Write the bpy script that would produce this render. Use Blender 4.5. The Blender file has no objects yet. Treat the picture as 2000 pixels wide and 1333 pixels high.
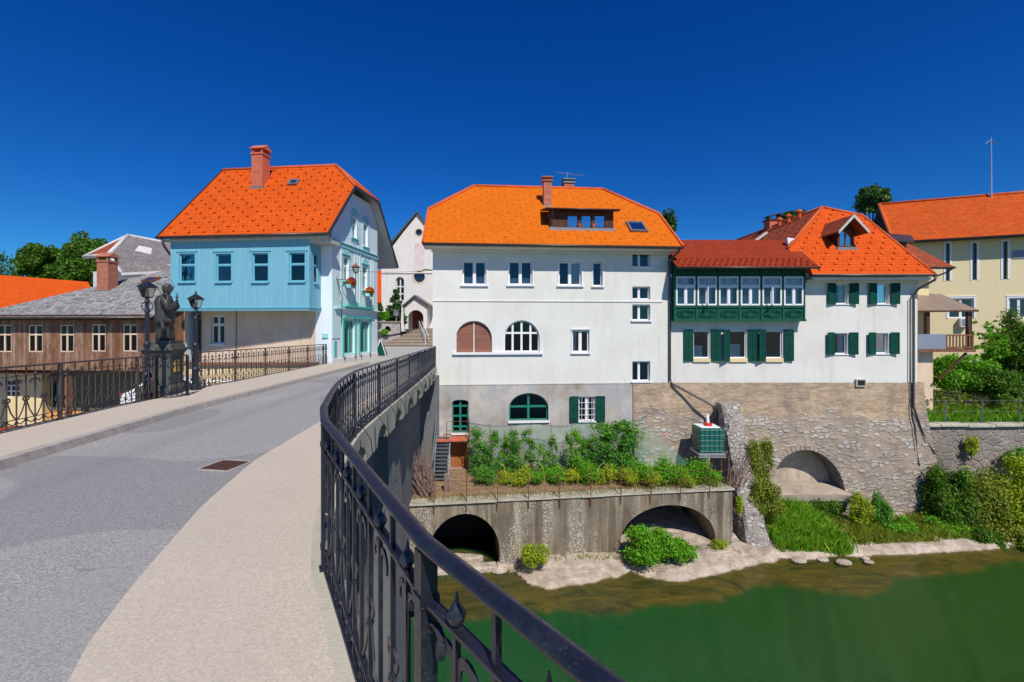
import bpy, math, random
import numpy as np
from mathutils import Vector, Matrix
from mathutils.geometry import tessellate_polygon
R = math.radians
S = bpy.context.scene
COL = S.collection
F = 900.0; HX = 1000.0; HY = 640.0          # focal length and horizon of the photograph in its own pixels
# ---------------------------------------------------------------- camera
cd = bpy.data.cameras.new('camera'); cam = bpy.data.objects.new('camera', cd); COL.objects.link(cam)
cam.location = (0, 0, 0); cam.rotation_euler = (R(90), 0, 0)
cd.sensor_width = 36; cd.lens = 36*F/2000; cd.shift_y = -(666.5-HY)/2000
cd.clip_start = .05; cd.clip_end = 4000
S.camera = cam
# ---------------------------------------------------------------- sun and sky
SUN_TO = Vector((-.36, 1, -1.2)).normalized()     # direction the light travels
elev = math.asin(-SUN_TO.z); azim = math.atan2(-SUN_TO.x, -SUN_TO.y)
sl = bpy.data.lights.new('sun', 'SUN'); sun = bpy.data.objects.new('sun', sl); COL.objects.link(sun)
sl.energy = 4.6; sl.angle = R(.5); sl.color = (1, .94, .85)
sun.rotation_euler = SUN_TO.to_track_quat('-Z', 'Y').to_euler()
W = bpy.data.worlds.new('World'); S.world = W; W.use_nodes = True
nt = W.node_tree; nt.nodes.clear()
sk = nt.nodes.new('ShaderNodeTexSky'); sk.sky_type = 'NISHITA'; sk.sun_disc = False
sk.sun_elevation = elev; sk.sun_rotation = azim; sk.altitude = 600; sk.air_density = 1.0; sk.dust_density = .25; sk.ozone_density = 3.5
hs = nt.nodes.new('ShaderNodeHueSaturation'); hs.inputs['Saturation'].default_value = 1.38; hs.inputs['Hue'].default_value = .512
bg = nt.nodes.new('ShaderNodeBackground'); bg.inputs['Strength'].default_value = .092
wo = nt.nodes.new('ShaderNodeOutputWorld')
nt.links.new(sk.outputs[0], hs.inputs['Color']); tn = nt.nodes.new('ShaderNodeMix'); tn.data_type = 'RGBA'; tn.blend_type = 'MULTIPLY'; tn.inputs[0].default_value = 1; tn.inputs[7].default_value = (.25, .75, 1.05, 1)
nt.links.new(hs.outputs[0], tn.inputs[6]); nt.links.new(tn.outputs[2], bg.inputs[0]); nt.links.new(bg.outputs[0], wo.inputs[0])
S.view_settings.view_transform = 'Standard'; S.view_settings.look = 'None'; S.view_settings.exposure = 0.0; S.view_settings.gamma = 1
# ---------------------------------------------------------------- helpers
ORI = {}
def V(*a): return Vector(a)
def at(px, py, Y): return Vector(((px-HX)*Y/F, Y, (HY-py)*Y/F))
def auto_uv(me):
    n = len(me.polygons)
    if not n: return
    uvl = me.uv_layers.new(name='UVMap')
    nl = len(me.loops)
    vi = np.empty(nl, np.int32); me.loops.foreach_get('vertex_index', vi)
    co = np.empty(len(me.vertices)*3, np.float32); me.vertices.foreach_get('co', co); co = co.reshape(-1, 3)
    nor = np.empty(n*3, np.float32); me.polygons.foreach_get('normal', nor); nor = nor.reshape(-1, 3)
    ls = np.empty(n, np.int32); me.polygons.foreach_get('loop_start', ls)
    lt = np.empty(n, np.int32); me.polygons.foreach_get('loop_total', lt)
    pl = np.repeat(np.arange(n), lt)
    N = nor[pl]
    U = np.stack([-N[:, 1], N[:, 0], np.zeros(len(N))], 1)
    l = np.linalg.norm(U, axis=1); flat = l < .08
    U[flat] = (1, 0, 0); l[flat] = 1; U /= l[:, None]
    Vv = np.cross(N, U)
    P = co[vi]
    uv = np.stack([(P*U).sum(1), (P*Vv).sum(1)], 1).astype(np.float32)
    uvl.data.foreach_set('uv', uv.ravel())
class MB:
    def __init__(s): s.v = []; s.f = []; s.m = []
    def add(s, vs, fs, mi=0):
        b = len(s.v); s.v.extend(tuple(p) for p in vs)
        for f in fs: s.f.append(tuple(i+b for i in f)); s.m.append(mi)
        return s
    def poly(s, pts, mi=0): return s.add(pts, [tuple(range(len(pts)))], mi)
    def box(s, c, d, mi=0, rz=0, M=None):
        x, y, z = d[0]/2, d[1]/2, d[2]/2
        vs = [Vector((a*x, b*y, e*z)) for e in (-1, 1) for a, b in ((-1, -1), (1, -1), (1, 1), (-1, 1))]
        if rz: q = Matrix.Rotation(rz, 3, 'Z'); vs = [q @ p for p in vs]
        if M is not None: vs = [M @ p for p in vs]
        vs = [p+Vector(c) for p in vs]
        return s.add(vs, [(3, 2, 1, 0), (4, 5, 6, 7), (0, 1, 5, 4), (1, 2, 6, 5), (2, 3, 7, 6), (3, 0, 4, 7)], mi)
    def fbox(s, fr, u0, u1, z0, z1, n0, n1, mi=0):
        if u1 < u0: u0, u1 = u1, u0
        if z1 < z0: z0, z1 = z1, z0
        if n1 < n0: n0, n1 = n1, n0
        c = [(u0, z0, n1), (u1, z0, n1), (u1, z1, n1), (u0, z1, n1), (u0, z0, n0), (u1, z0, n0), (u1, z1, n0), (u0, z1, n0)]
        vs = [fr.pt(*q) for q in c]
        return s.add(vs, [(0, 1, 2, 3), (5, 4, 7, 6), (4, 0, 3, 7), (1, 5, 6, 2), (3, 2, 6, 7), (4, 5, 1, 0)], mi)
    def prism(s, pts, off, mi=0):                       # a polygon given thickness along off
        pts = [Vector(p) for p in pts]; off = Vector(off); n = len(pts)
        nrm = Vector((0, 0, 0))
        for i in range(n): nrm += pts[i].cross(pts[(i+1) % n])
        if nrm.dot(off) > 0: pts = pts[::-1]
        vs = pts+[p+off for p in pts]
        fs = [tuple(range(n)), tuple(range(2*n-1, n-1, -1))]
        fs += [((i+1) % n, i, i+n, (i+1) % n+n) for i in range(n)]
        return s.add(vs, fs, mi)
    def tube(s, path, r, n=6, mi=0, cap=True, sq=None, up=None):
        # sweep along path; r number or list; sq=(w,h) for a rectangular bar
        path = [Vector(p) for p in path]; m = len(path); vs = []; fs = []
        for i, p in enumerate(path):
            d = (path[min(i+1, m-1)]-path[max(i-1, 0)])
            d = d.normalized() if d.length > 1e-9 else Vector((0, 0, 1))
            upv = Vector(up) if up is not None else (Vector((0, 0, 1)) if abs(d.z) < .9 else Vector((0, 1, 0)))
            a = d.cross(upv)
            a = a.normalized() if a.length > 1e-6 else Vector((1, 0, 0))
            b = a.cross(d).normalized()
            if sq:
                w, h = sq[0]/2, sq[1]/2
                for x, y in ((-w, -h), (w, -h), (w, h), (-w, h)): vs.append(p+a*x+b*y)
            else:
                rr = r[i] if isinstance(r, (list, tuple)) else r
                for k in range(n):
                    t = 2*math.pi*k/n; vs.append(p+a*math.cos(t)*rr+b*math.sin(t)*rr)
        k = 4 if sq else n
        for i in range(m-1):
            for j in range(k):
                fs.append((i*k+j, i*k+(j+1) % k, (i+1)*k+(j+1) % k, (i+1)*k+j))
        if cap: fs.append(tuple(range(k-1, -1, -1))); fs.append(tuple((m-1)*k+j for j in range(k)))
        return s.add(vs, fs, mi)
    def lathe(s, c, prof, n=12, mi=0, sx=1, sy=1):      # prof: (radius, z)
        vs = []; fs = []; c = Vector(c)
        for r, z in prof:
            for k in range(n):
                t = 2*math.pi*(k+.5)/n; vs.append(c+Vector((r*sx*math.cos(t), r*sy*math.sin(t), z)))
        for i in range(len(prof)-1):
            for j in range(n): fs.append((i*n+j, i*n+(j+1) % n, (i+1)*n+(j+1) % n, (i+1)*n+j))
        fs.append(tuple(range(n-1, -1, -1))); fs.append(tuple((len(prof)-1)*n+j for j in range(n)))
        return s.add(vs, fs, mi)
    def loft(s, rings, mi=0, caps=True):
        n = len(rings[0]); vs = [p for r in rings for p in r]; fs = []
        for i in range(len(rings)-1):
            for j in range(n): fs.append((i*n+j, i*n+(j+1) % n, (i+1)*n+(j+1) % n, (i+1)*n+j))
        if caps: fs.append(tuple(range(n-1, -1, -1))); fs.append(tuple((len(rings)-1)*n+j for j in range(n)))
        return s.add(vs, fs, mi)
    def holed(s, fr, outer, holes, n=0, depth=.2, mi=0, ri=None, bi=1, back=True):
        # a wall sheet in frame fr with real openings, reveals and (optionally) a closed dark room behind each
        ri = mi if ri is None else ri
        loops = [outer]+holes
        P = [Vector((a, b, 0)) for l in loops for a, b in l]
        tr = tessellate_polygon([[Vector((a, b, 0)) for a, b in l] for l in loops])
        vs = [fr.pt(p.x, p.y, n) for p in P]; fs = []
        for t in tr:
            a, b, c = (P[i] for i in t)
            ar = (b-a).cross(c-a).z
            if abs(ar) < 1e-9: continue
            fs.append(tuple(t) if ar > 0 else tuple(t[::-1]))
        if fr.flip: fs = [f[::-1] for f in fs]
        s.add(vs, fs, mi)
        for h in holes:
            ar = sum(h[i][0]*h[(i+1) % len(h)][1]-h[(i+1) % len(h)][0]*h[i][1] for i in range(len(h)))
            hh = h if ar > 0 else h[::-1]; k = len(hh)
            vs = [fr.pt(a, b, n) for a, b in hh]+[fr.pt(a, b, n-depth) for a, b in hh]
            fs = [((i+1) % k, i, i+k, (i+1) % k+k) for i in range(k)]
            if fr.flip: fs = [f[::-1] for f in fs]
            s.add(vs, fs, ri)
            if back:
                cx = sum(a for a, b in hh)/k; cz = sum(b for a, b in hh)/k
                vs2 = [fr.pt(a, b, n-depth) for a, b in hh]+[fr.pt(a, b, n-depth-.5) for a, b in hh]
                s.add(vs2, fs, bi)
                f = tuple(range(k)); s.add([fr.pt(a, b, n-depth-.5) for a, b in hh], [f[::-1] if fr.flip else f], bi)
        return s
    def build(s, name, mat, parent=None, smooth=False, bevel=0, **props):
        me = bpy.data.meshes.new(name)
        off = ORI.get(parent.name, Vector((0, 0, 0))) if parent else Vector((0, 0, 0))
        me.from_pydata([(a-off.x, b-off.y, c-off.z) for a, b, c in s.v], [], s.f)
        mats = mat if isinstance(mat, (list, tuple)) else [mat]
        for m in mats: me.materials.append(m)
        if len(mats) > 1: me.polygons.foreach_set('material_index', [min(i, len(mats)-1) for i in s.m])
        if smooth: me.polygons.foreach_set('use_smooth', [True]*len(me.polygons))
        me.update(); auto_uv(me)
        o = bpy.data.objects.new(name, me); COL.objects.link(o)
        ORI[o.name] = off
        if parent: o.parent = parent
        if bevel:
            b = o.modifiers.new('bevel', 'BEVEL'); b.width = bevel; b.segments = 1; b.limit_method = 'ANGLE'
        for k, v in props.items(): o[k] = v
        return o
def tag(o, label=None, cat=None, group=None, kind=None):
    if label: o['label'] = label
    if cat: o['category'] = cat
    if group: o['group'] = group
    if kind: o['kind'] = kind
    return o
def thing(name, loc, label, cat, group=None):
    o = bpy.data.objects.new(name, None); COL.objects.link(o); o.location = loc; o.empty_display_size = .3
    ORI[o.name] = Vector(loc); return tag(o, label, cat, group)
class Fr:                                               # a wall frame: u along the wall, z up, n outwards
    def __init__(s, O, U, N):
        s.O = Vector((O[0], O[1], 0)); s.U = Vector((U[0], U[1], 0)).normalized(); s.N = Vector((N[0], N[1], 0)).normalized()
        s.flip = s.U.cross(Vector((0, 0, 1))).dot(s.N) < 0
    def pt(s, u, z, n=0): return s.O+s.U*u+s.N*n+Vector((0, 0, z))
    def px(s, x, y, n=0):
        d = Vector(((x-HX)/F, 1, (HY-y)/F)); o = s.O+s.N*n
        t = o.dot(s.N)/d.dot(s.N); p = d*t
        return (p-o).dot(s.U), p.z
    def off(s, n): return Fr(s.O+s.N*n, s.U, s.N)
def plane_px(x, y, p0, nrm):
    d = Vector(((x-HX)/F, 1, (HY-y)/F)); return d*(Vector(p0).dot(nrm)/d.dot(nrm))
def rect(a, b, c, d): return [(a, c), (b, c), (b, d), (a, d)]
def archpts(u0, u1, z0, zs, zt, n=14):                  # opening with an elliptical head: springing zs, crown zt
    c = (u0+u1)/2; r = (u1-u0)/2; p = [(u0, z0), (u1, z0)]
    if zs <= z0+1e-4: p = []
    for i in range(n+1):
        t = math.pi*i/n; p.append((c+r*math.cos(t), zs+(zt-zs)*math.sin(t)))
    return p
def roof_slab(mb, pts, th=.16, mi=0, ei=None):          # top face, underside, edge faces
    pts = [Vector(p) for p in pts]; n = len(pts)
    nr = Vector((0, 0, 0))
    for i in range(n): nr += pts[i].cross(pts[(i+1) % n])
    if nr.z < 0: pts = pts[::-1]
    mb.add(pts, [tuple(range(n))], mi)
    lo = [p-Vector((0, 0, th)) for p in pts]; ei = mi if ei is None else ei
    mb.add(lo, [tuple(range(n-1, -1, -1))], ei)
    mb.add(pts+lo, [(i, i+n, (i+1) % n+n, (i+1) % n) for i in range(n)], ei)
    return mb
def inside(p, poly):
    c = False; n = len(poly)
    for i in range(n):
        a, b = poly[i], poly[(i+1) % n]
        if (a[1] > p[1]) != (b[1] > p[1]) and p[0] < (b[0]-a[0])*(p[1]-a[1])/(b[1]-a[1])+a[0]: c = not c
    return c
def guards(mb, pts, su=.62, sv=.45, shift=.3, mi=1, edge=.25, w=.09, h=.07, skip=()):
    # snow guard tiles: small hooked noses in rows over a roof plane
    pts = [Vector(p) for p in pts]
    nr = (pts[1]-pts[0]).cross(pts[2]-pts[0]).normalized()
    if nr.z < 0: nr = -nr
    u = Vector((0, 0, 1)).cross(nr).normalized(); v = nr.cross(u).normalized()
    if v.z < 0: v = -v
    o = pts[0]; P = [((p-o).dot(u), (p-o).dot(v)) for p in pts]
    a0, a1 = min(p[0] for p in P), max(p[0] for p in P); b0, b1 = min(p[1] for p in P), max(p[1] for p in P)
    cx = sum(p[0] for p in P)/len(P); cy = sum(p[1] for p in P)/len(P)
    sm = [(cx+(p[0]-cx)*.96, cy+(p[1]-cy)*.94) for p in P]
    r = 0; b = b0+edge
    while b < b1:
        a = a0+(r*shift) % su
        while a < a1:
            if inside((a, b), sm) and not any(q[0] < a < q[1] and q[2] < b < q[3] for q in skip):
                c = o+u*a+v*b+nr*.004
                vs = [c-u*w/2, c+u*w/2, c+u*w/2+v*.16, c-u*w/2+v*.16, c-u*w*.35+nr*h, c+u*w*.35+nr*h]
                mb.add(vs, [(0, 1, 5, 4), (4, 5, 2, 3), (1, 2, 5), (0, 4, 3)], mi)
            a += su
        b += sv; r += 1
def copy_tree(o, loc=None, parent=None):
    c = o.copy(); COL.objects.link(c); c.parent = parent
    if loc is not None: c.location = loc
    for ch in list(o.children): copy_tree(ch, None, c)
    return c
# ---------------------------------------------------------------- materials (all procedural)
def _new(name):
    m = bpy.data.materials.new(name); m.use_nodes = True
    nt = m.node_tree; b = nt.nodes['Principled BSDF']; return m, nt, b
class G:                                                # short node-graph writer
    def __init__(s, nt): s.nt = nt
    def n(s, t, **k):
        x = s.nt.nodes.new(t)
        for a, v in k.items(): setattr(x, a, v)
        return x
    def set(s, sock, v):
        if hasattr(v, 'links') or isinstance(v, bpy.types.NodeSocket): s.nt.links.new(v, sock)
        elif isinstance(v, (tuple, list)) and len(v) == 3 and sock.type == 'RGBA': sock.default_value = (*v, 1)
        else: sock.default_value = v
    def math(s, op, a, b=0.0, c=None, clamp=False):
        x = s.n('ShaderNodeMath', operation=op); x.use_clamp = clamp; s.set(x.inputs[0], a); s.set(x.inputs[1], b)
        if c is not None: s.set(x.inputs[2], c)
        return x.outputs[0]
    def mix(s, f, a, b, blend='MIX'):
        x = s.n('ShaderNodeMix', data_type='RGBA', blend_type=blend); s.set(x.inputs[0], f); s.set(x.inputs[6], a); s.set(x.inputs[7], b); return x.outputs[2]
    def coord(s, kind='Object'): return s.n('ShaderNodeTexCoord').outputs[kind]
    def pos(s): return s.n('ShaderNodeNewGeometry').outputs['Position']
    def map(s, v, sc=(1, 1, 1), loc=(0, 0, 0)):
        x = s.n('ShaderNodeMapping'); s.set(x.inputs[0], v); x.inputs[3].default_value = sc; x.inputs[1].default_value = loc; return x.outputs[0]
    def noise(s, v, sc, det=4, rough=.6, dist=0):
        x = s.n('ShaderNodeTexNoise'); s.set(x.inputs['Vector'], v); x.inputs['Scale'].default_value = sc
        x.inputs['Detail'].default_value = det; x.inputs['Roughness'].default_value = rough; x.inputs['Distortion'].default_value = dist; return x.outputs[0]
    def vor(s, v, sc, feature='F1', out='Distance', rnd=1):
        x = s.n('ShaderNodeTexVoronoi', feature=feature); s.set(x.inputs['Vector'], v); x.inputs['Scale'].default_value = sc
        x.inputs['Randomness'].default_value = rnd; return x.outputs[out]
    def ramp(s, f, stops, interp='LINEAR'):
        x = s.n('ShaderNodeValToRGB'); s.set(x.inputs[0], f); cr = x.color_ramp; cr.interpolation = interp
        while len(cr.elements) < len(stops): cr.elements.new(.5)
        for e, (p, c) in zip(cr.elements, stops):
            e.position = p; e.color = (c, c, c, 1) if isinstance(c, (int, float)) else (*c, 1)
        return x.outputs[0]
    def sep(s, v):
        x = s.n('ShaderNodeSeparateXYZ'); s.set(x.inputs[0], v); return x.outputs
    def comb(s, a, b, c=0.0):
        x = s.n('ShaderNodeCombineXYZ'); s.set(x.inputs[0], a); s.set(x.inputs[1], b); s.set(x.inputs[2], c); return x.outputs[0]
    def white(s, v):
        x = s.n('ShaderNodeTexWhiteNoise', noise_dimensions='3D'); s.set(x.inputs[0], v); return x.outputs[0]
    def bump(s, h, st=.3, d=.02, nrm=None):
        x = s.n('ShaderNodeBump'); s.set(x.inputs['Height'], h); x.inputs['Strength'].default_value = st; x.inputs['Distance'].default_value = d
        if nrm is not None: s.set(x.inputs['Normal'], nrm)
        return x.outputs[0]
def sc(c, k): return tuple(min(1, x*k) for x in c)
def plain(name, c, rough=.6, metal=0, var=.12, vs=3, bump=0, bs=40, spec=.5):
    m, nt, b = _new(name); g = G(nt); p = g.pos()
    f = g.noise(p, vs, 4)
    nt.links.new(g.mix(g.ramp(f, [(.3, 0.0), (.7, 1.0)]), sc(c, 1-var), sc(c, 1+var)), b.inputs['Base Color'])
    b.inputs['Roughness'].default_value = rough; b.inputs['Metallic'].default_value = metal; b.inputs['Specular IOR Level'].default_value = spec
    if bump: nt.links.new(g.bump(g.noise(p, bs, 3), bump, .01), b.inputs['Normal'])
    return m
def plaster(name, c, dirt=(.45, .42, .38), amt=.25, bump=.15, streak=.3, patch=None, pa=.5, zlo=None):
    m, nt, b = _new(name); g = G(nt); p = g.pos()
    big = g.noise(p, .5, 5, .65); fine = g.noise(p, 9, 5, .6)
    st = g.noise(g.map(p, (2.6, 2.6, .22)), 1.3, 5, .6)
    col = g.mix(g.ramp(big, [(.42, 0.0), (.72, amt)]), c, dirt)
    col = g.mix(g.ramp(st, [(.52, 0.0), (.78, streak)]), col, sc(dirt, .8))
    if patch is not None: col = g.mix(g.ramp(g.noise(g.map(p, (1, 1, 1), (7, 3, 1)), .9, 6, .7, .4), [(.5, 0.0), (.56, pa)]), col, patch)
    if zlo is not None:                                 # splashed dirt along the foot of the wall
        z = g.sep(p)[2]; d = g.math('SUBTRACT', 1.0, g.math('DIVIDE', g.math('SUBTRACT', z, zlo), 1.0), clamp=True)
        col = g.mix(g.math('MULTIPLY', d, g.math('MULTIPLY', fine, .9)), col, sc(dirt, .9))
    col = g.mix(g.ramp(fine, [(.3, 0.0), (.8, .14)]), col, sc(c, .72))
    nt.links.new(col, b.inputs['Base Color']); b.inputs['Roughness'].default_value = .88; b.inputs['Specular IOR Level'].default_value = .2
    h = g.math('ADD', g.math('MULTIPLY', g.noise(p, 2.2, 3), 1.5), g.noise(p, 45, 3))
    nt.links.new(g.bump(h, bump, .02), b.inputs['Normal'])
    return m
def tiles(name, c1, c2, w=.2, h=.19, bump=.8, moss=None, moss_amt=.3, rough=.75, wave=False, lich=None):
    m, nt, b = _new(name); g = G(nt); uv = g.coord('UV'); p = g.pos()
    x, y, _ = g.sep(uv); v = g.math('DIVIDE', y, h); row = g.math('FLOOR', v); fv = g.math('FRACT', v)
    u = g.math('ADD', g.math('DIVIDE', x, w), g.math('MULTIPLY', g.math('MODULO', row, 2.0), .5)); fu = g.math('FRACT', u)
    rnd = g.white(g.comb(g.math('FLOOR', u), row, 1.0))
    col = g.mix(rnd, c1, c2)
    big = g.noise(p, .55, 5, .65)
    col = g.mix(g.ramp(big, [(.35, 0.0), (.75, .35)]), col, sc(c1, .76)); col = g.mix(g.ramp(g.white(g.comb(g.math('FLOOR', u), row, 7.0)), [(.9, 0.0), (.97, .5)]), col, sc(c2, .6)); col = g.mix(g.ramp(g.noise(g.map(uv, (.5, 2.5, 1)), 1.1, 6, .75), [(.55, 0.0), (.72, .35)]), col, sc(c1, .62))
    if moss is not None: col = g.mix(g.ramp(g.noise(p, 1.7, 6, .75), [(.5, 0.0), (.68, moss_amt)]), col, moss)
    if lich is not None: col = g.mix(g.ramp(g.noise(p, 6, 6, .8), [(.52, 0.0), (.62, .8)]), col, lich)
    # tile noses curve: lower edge dips toward the middle of each tile
    dx = g.math('ABSOLUTE', g.math('SUBTRACT', fu, .5))
    nose = g.math('MULTIPLY', g.math('POWER', g.math('MULTIPLY', dx, 2.0), 3.0), .3)
    fv2 = g.math('SUBTRACT', fv, nose)
    edge = g.ramp(fv2, [(0.0, 1.0), (.10, .0)])
    side = g.ramp(dx, [(.44, 0.0), (.5, .6)])
    dark = g.math('MAXIMUM', edge, side)
    col = g.mix(g.math('MULTIPLY', dark, .5), col, sc(c1, .4))
    nt.links.new(col, b.inputs['Base Color']); b.inputs['Roughness'].default_value = rough; b.inputs['Specular IOR Level'].default_value = .12
    hgt = g.math('SUBTRACT', g.math('SUBTRACT', 1.0, fv), g.math('MULTIPLY', dark, .5))
    hgt = g.math('ADD', hgt, g.math('MULTIPLY', rnd, .35))
    nt.links.new(g.bump(hgt, bump, .03), b.inputs['Normal'])
    return m
def boards(name, c1, c2, w=.14, gap=.06, rough=.7, horiz=False, stain=None, stain_amt=.5, bump=.6, grain=.4):
    m, nt, b = _new(name); g = G(nt); uv = g.coord('UV'); p = g.pos()
    x, y, _ = g.sep(uv)
    if horiz: x, y = y, x
    u = g.math('DIVIDE', x, w); fu = g.math('FRACT', u); rnd = g.white(g.comb(g.math('FLOOR', u), 3.0, 0.0))
    gr = g.noise(g.comb(g.math('MULTIPLY', x, 26.0), g.math('MULTIPLY', y, 1.1), g.math('MULTIPLY', rnd, 9.0)), 1, 6, .7)
    col = g.mix(rnd, c1, c2); col = g.mix(g.math('MULTIPLY', g.ramp(gr, [(.35, 0.0), (.7, 1.0)]), grain), col, sc(c1, .45))
    if stain is not None:
        st = g.noise(g.comb(g.math('MULTIPLY', x, 2.0), g.math('MULTIPLY', y, .6), 0.0), 1.4, 6, .75)
        col = g.mix(g.ramp(st, [(.42, 0.0), (.66, stain_amt)]), col, stain)
    d = g.math('ABSOLUTE', g.math('SUBTRACT', fu, .5)); gp = g.ramp(d, [(.5-gap, 0.0), (.5, 1.0)])
    col = g.mix(g.math('MULTIPLY', gp, .7), col, sc(c1, .25))
    nt.links.new(col, b.inputs['Base Color']); b.inputs['Roughness'].default_value = rough; b.inputs['Specular IOR Level'].default_value = .3
    hh = g.math('ADD', g.math('SUBTRACT', 1.0, gp), g.math('ADD', g.math('MULTIPLY', gr, .25), g.math('MULTIPLY', rnd, .3)))
    nt.links.new(g.bump(hh, bump, .015), b.inputs['Normal'])
    return m
def rubble(name, stone1, stone2, mortar, size=3.2, stretch=1.7, mort=.06, plast=None, pl_amt=.0, top=None, topz=None, bump=.9, dirt=None):
    m, nt, b = _new(name); g = G(nt); p = g.pos()
    warp = g.n('ShaderNodeVectorMath', operation='ADD'); nz = g.n('ShaderNodeTexNoise'); nz.inputs['Scale'].default_value = 2.1; g.set(nz.inputs['Vector'], p)
    scl = g.n('ShaderNodeVectorMath', operation='SCALE'); g.set(scl.inputs[0], nz.outputs['Color']); scl.inputs['Scale'].default_value = .25
    g.set(warp.inputs[0], p); g.set(warp.inputs[1], scl.outputs[0])
    q = g.map(warp.outputs[0], (1, 1, stretch))
    de = g.vor(q, size, 'DISTANCE_TO_EDGE', 'Distance', .9); cc = g.vor(q, size, 'F1', 'Color', .9)
    rv = g.sep(cc)[0]; n2 = g.noise(p, 7, 6, .7)
    col = g.mix(g.ramp(rv, [(.35, 0.0), (.8, 1.0)]), stone2, stone1); col = g.mix(g.ramp(n2, [(.35, 0.0), (.75, .55)]), col, sc(stone1, .5))
    mf = g.ramp(de, [(mort*.5, 1.0), (mort*1.6, 0.0)])
    big = g.noise(p, .55, 6, .7)
    keep = g.ramp(g.math('ADD', g.math('MULTIPLY', rv, .5), g.math('MULTIPLY', g.noise(g.map(p, (1, 1, 2.2)), .8, 5, .65), .9)), [(.68, 1.0), (.78, 0.0)])
    mf = g.math('MAXIMUM', mf, g.math('MULTIPLY', keep, pl_amt))
    mcol = g.mix(g.ramp(g.noise(p, 3, 6, .7), [(.3, 0.0), (.7, 1.0)]), sc(mortar, .72), sc(mortar, 1.15))
    col = g.mix(mf, col, mcol)
    if top is not None:                                  # peeling render over the upper courses, its lower edge ragged
        z = g.sep(p)[2]; e = g.math('ADD', g.math('SUBTRACT', z, topz), g.math('MULTIPLY', g.math('SUBTRACT', big, .5), 2.6))
        tf = g.ramp(g.math('ADD', g.math('MULTIPLY', e, .8), .5), [(.35, 0.0), (.55, 1.0)])
        tn = g.noise(g.map(p, (.9, .9, 2.6)), 2.2, 8, .82, .8)
        tc = g.mix(g.ramp(tn, [(.4, 0.0), (.62, 1.0)]), top, sc(top, .5)); tc = g.mix(g.ramp(g.noise(p, .9, 4), [(.5, 0.0), (.7, .6)]), tc, (.5, .34, .2))
        col = g.mix(g.math('MULTIPLY', tf, .9), col, tc)
    if dirt is not None: col = g.mix(g.ramp(g.noise(g.map(p, (1, 1, .5)), .7, 6, .7), [(.48, 0.0), (.7, .75)]), col, dirt)
    nt.links.new(col, b.inputs['Base Color']); b.inputs['Roughness'].default_value = .93; b.inputs['Specular IOR Level'].default_value = .15
    rel = g.math('SUBTRACT', 1.0, g.math('MULTIPLY', keep, pl_amt))
    if top is not None: rel = g.math('MULTIPLY', rel, g.math('SUBTRACT', 1.0, tf))
    hh = g.math('ADD', g.math('MULTIPLY', g.ramp(de, [(0.0, 0.0), (mort*2.2, 1.0)]), rel), g.math('MULTIPLY', g.noise(p, 11, 6, .75), .9))
    if top is not None: hh = g.math('ADD', hh, g.math('MULTIPLY', tn, 1.2))
    nt.links.new(g.bump(hh, bump, .06), b.inputs['Normal'])
    return m
def brick(name, c1, c2, mortar=(.3, .25, .2)):
    m, nt, b = _new(name); g = G(nt); uv = g.coord('UV'); x = g.n('ShaderNodeTexBrick'); g.set(x.inputs['Vector'], uv)
    x.inputs['Scale'].default_value = 1; x.inputs['Brick Width'].default_value = .25; x.inputs['Row Height'].default_value = .08; x.inputs['Mortar Size'].default_value = .008
    g.set(x.inputs['Color1'], c1); g.set(x.inputs['Color2'], c2); g.set(x.inputs['Mortar'], mortar)
    col = g.mix(g.ramp(g.noise(g.pos(), 4, 5, .7), [(.4, 0.0), (.7, .5)]), x.outputs[0], sc(c1, .45))
    nt.links.new(col, b.inputs['Base Color']); b.inputs['Roughness'].default_value = .9
    nt.links.new(g.bump(x.outputs['Fac'], -.5, .01), b.inputs['Normal']); return m
def leafm(name, c1, c2, c3=None, trans=.35, rough=.5):
    m, nt, b = _new(name); g = G(nt)
    r = g.n('ShaderNodeNewGeometry').outputs['Random Per Island']
    st = [(0, c1), (.6, c2), (1, c3 or sc(c2, 1.4))]
    col = g.ramp(r, st); big = g.noise(g.pos(), 1.3, 3)
    col = g.mix(g.ramp(big, [(.35, 0.0), (.7, .35)]), col, sc(c1, .7))
    nt.links.new(col, b.inputs['Base Color']); b.inputs['Roughness'].default_value = rough; b.inputs['Specular IOR Level'].default_value = .35
    t = g.n('ShaderNodeBsdfTranslucent'); nt.links.new(g.mix(.35, col, (.35, .5, .05)), t.inputs[0])
    mx = g.n('ShaderNodeMixShader'); mx.inputs[0].default_value = trans
    out = nt.nodes['Material Output']; nt.links.new(b.outputs[0], mx.inputs[1]); nt.links.new(t.outputs[0], mx.inputs[2]); nt.links.new(mx.outputs[0], out.inputs[0])
    return m
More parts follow.
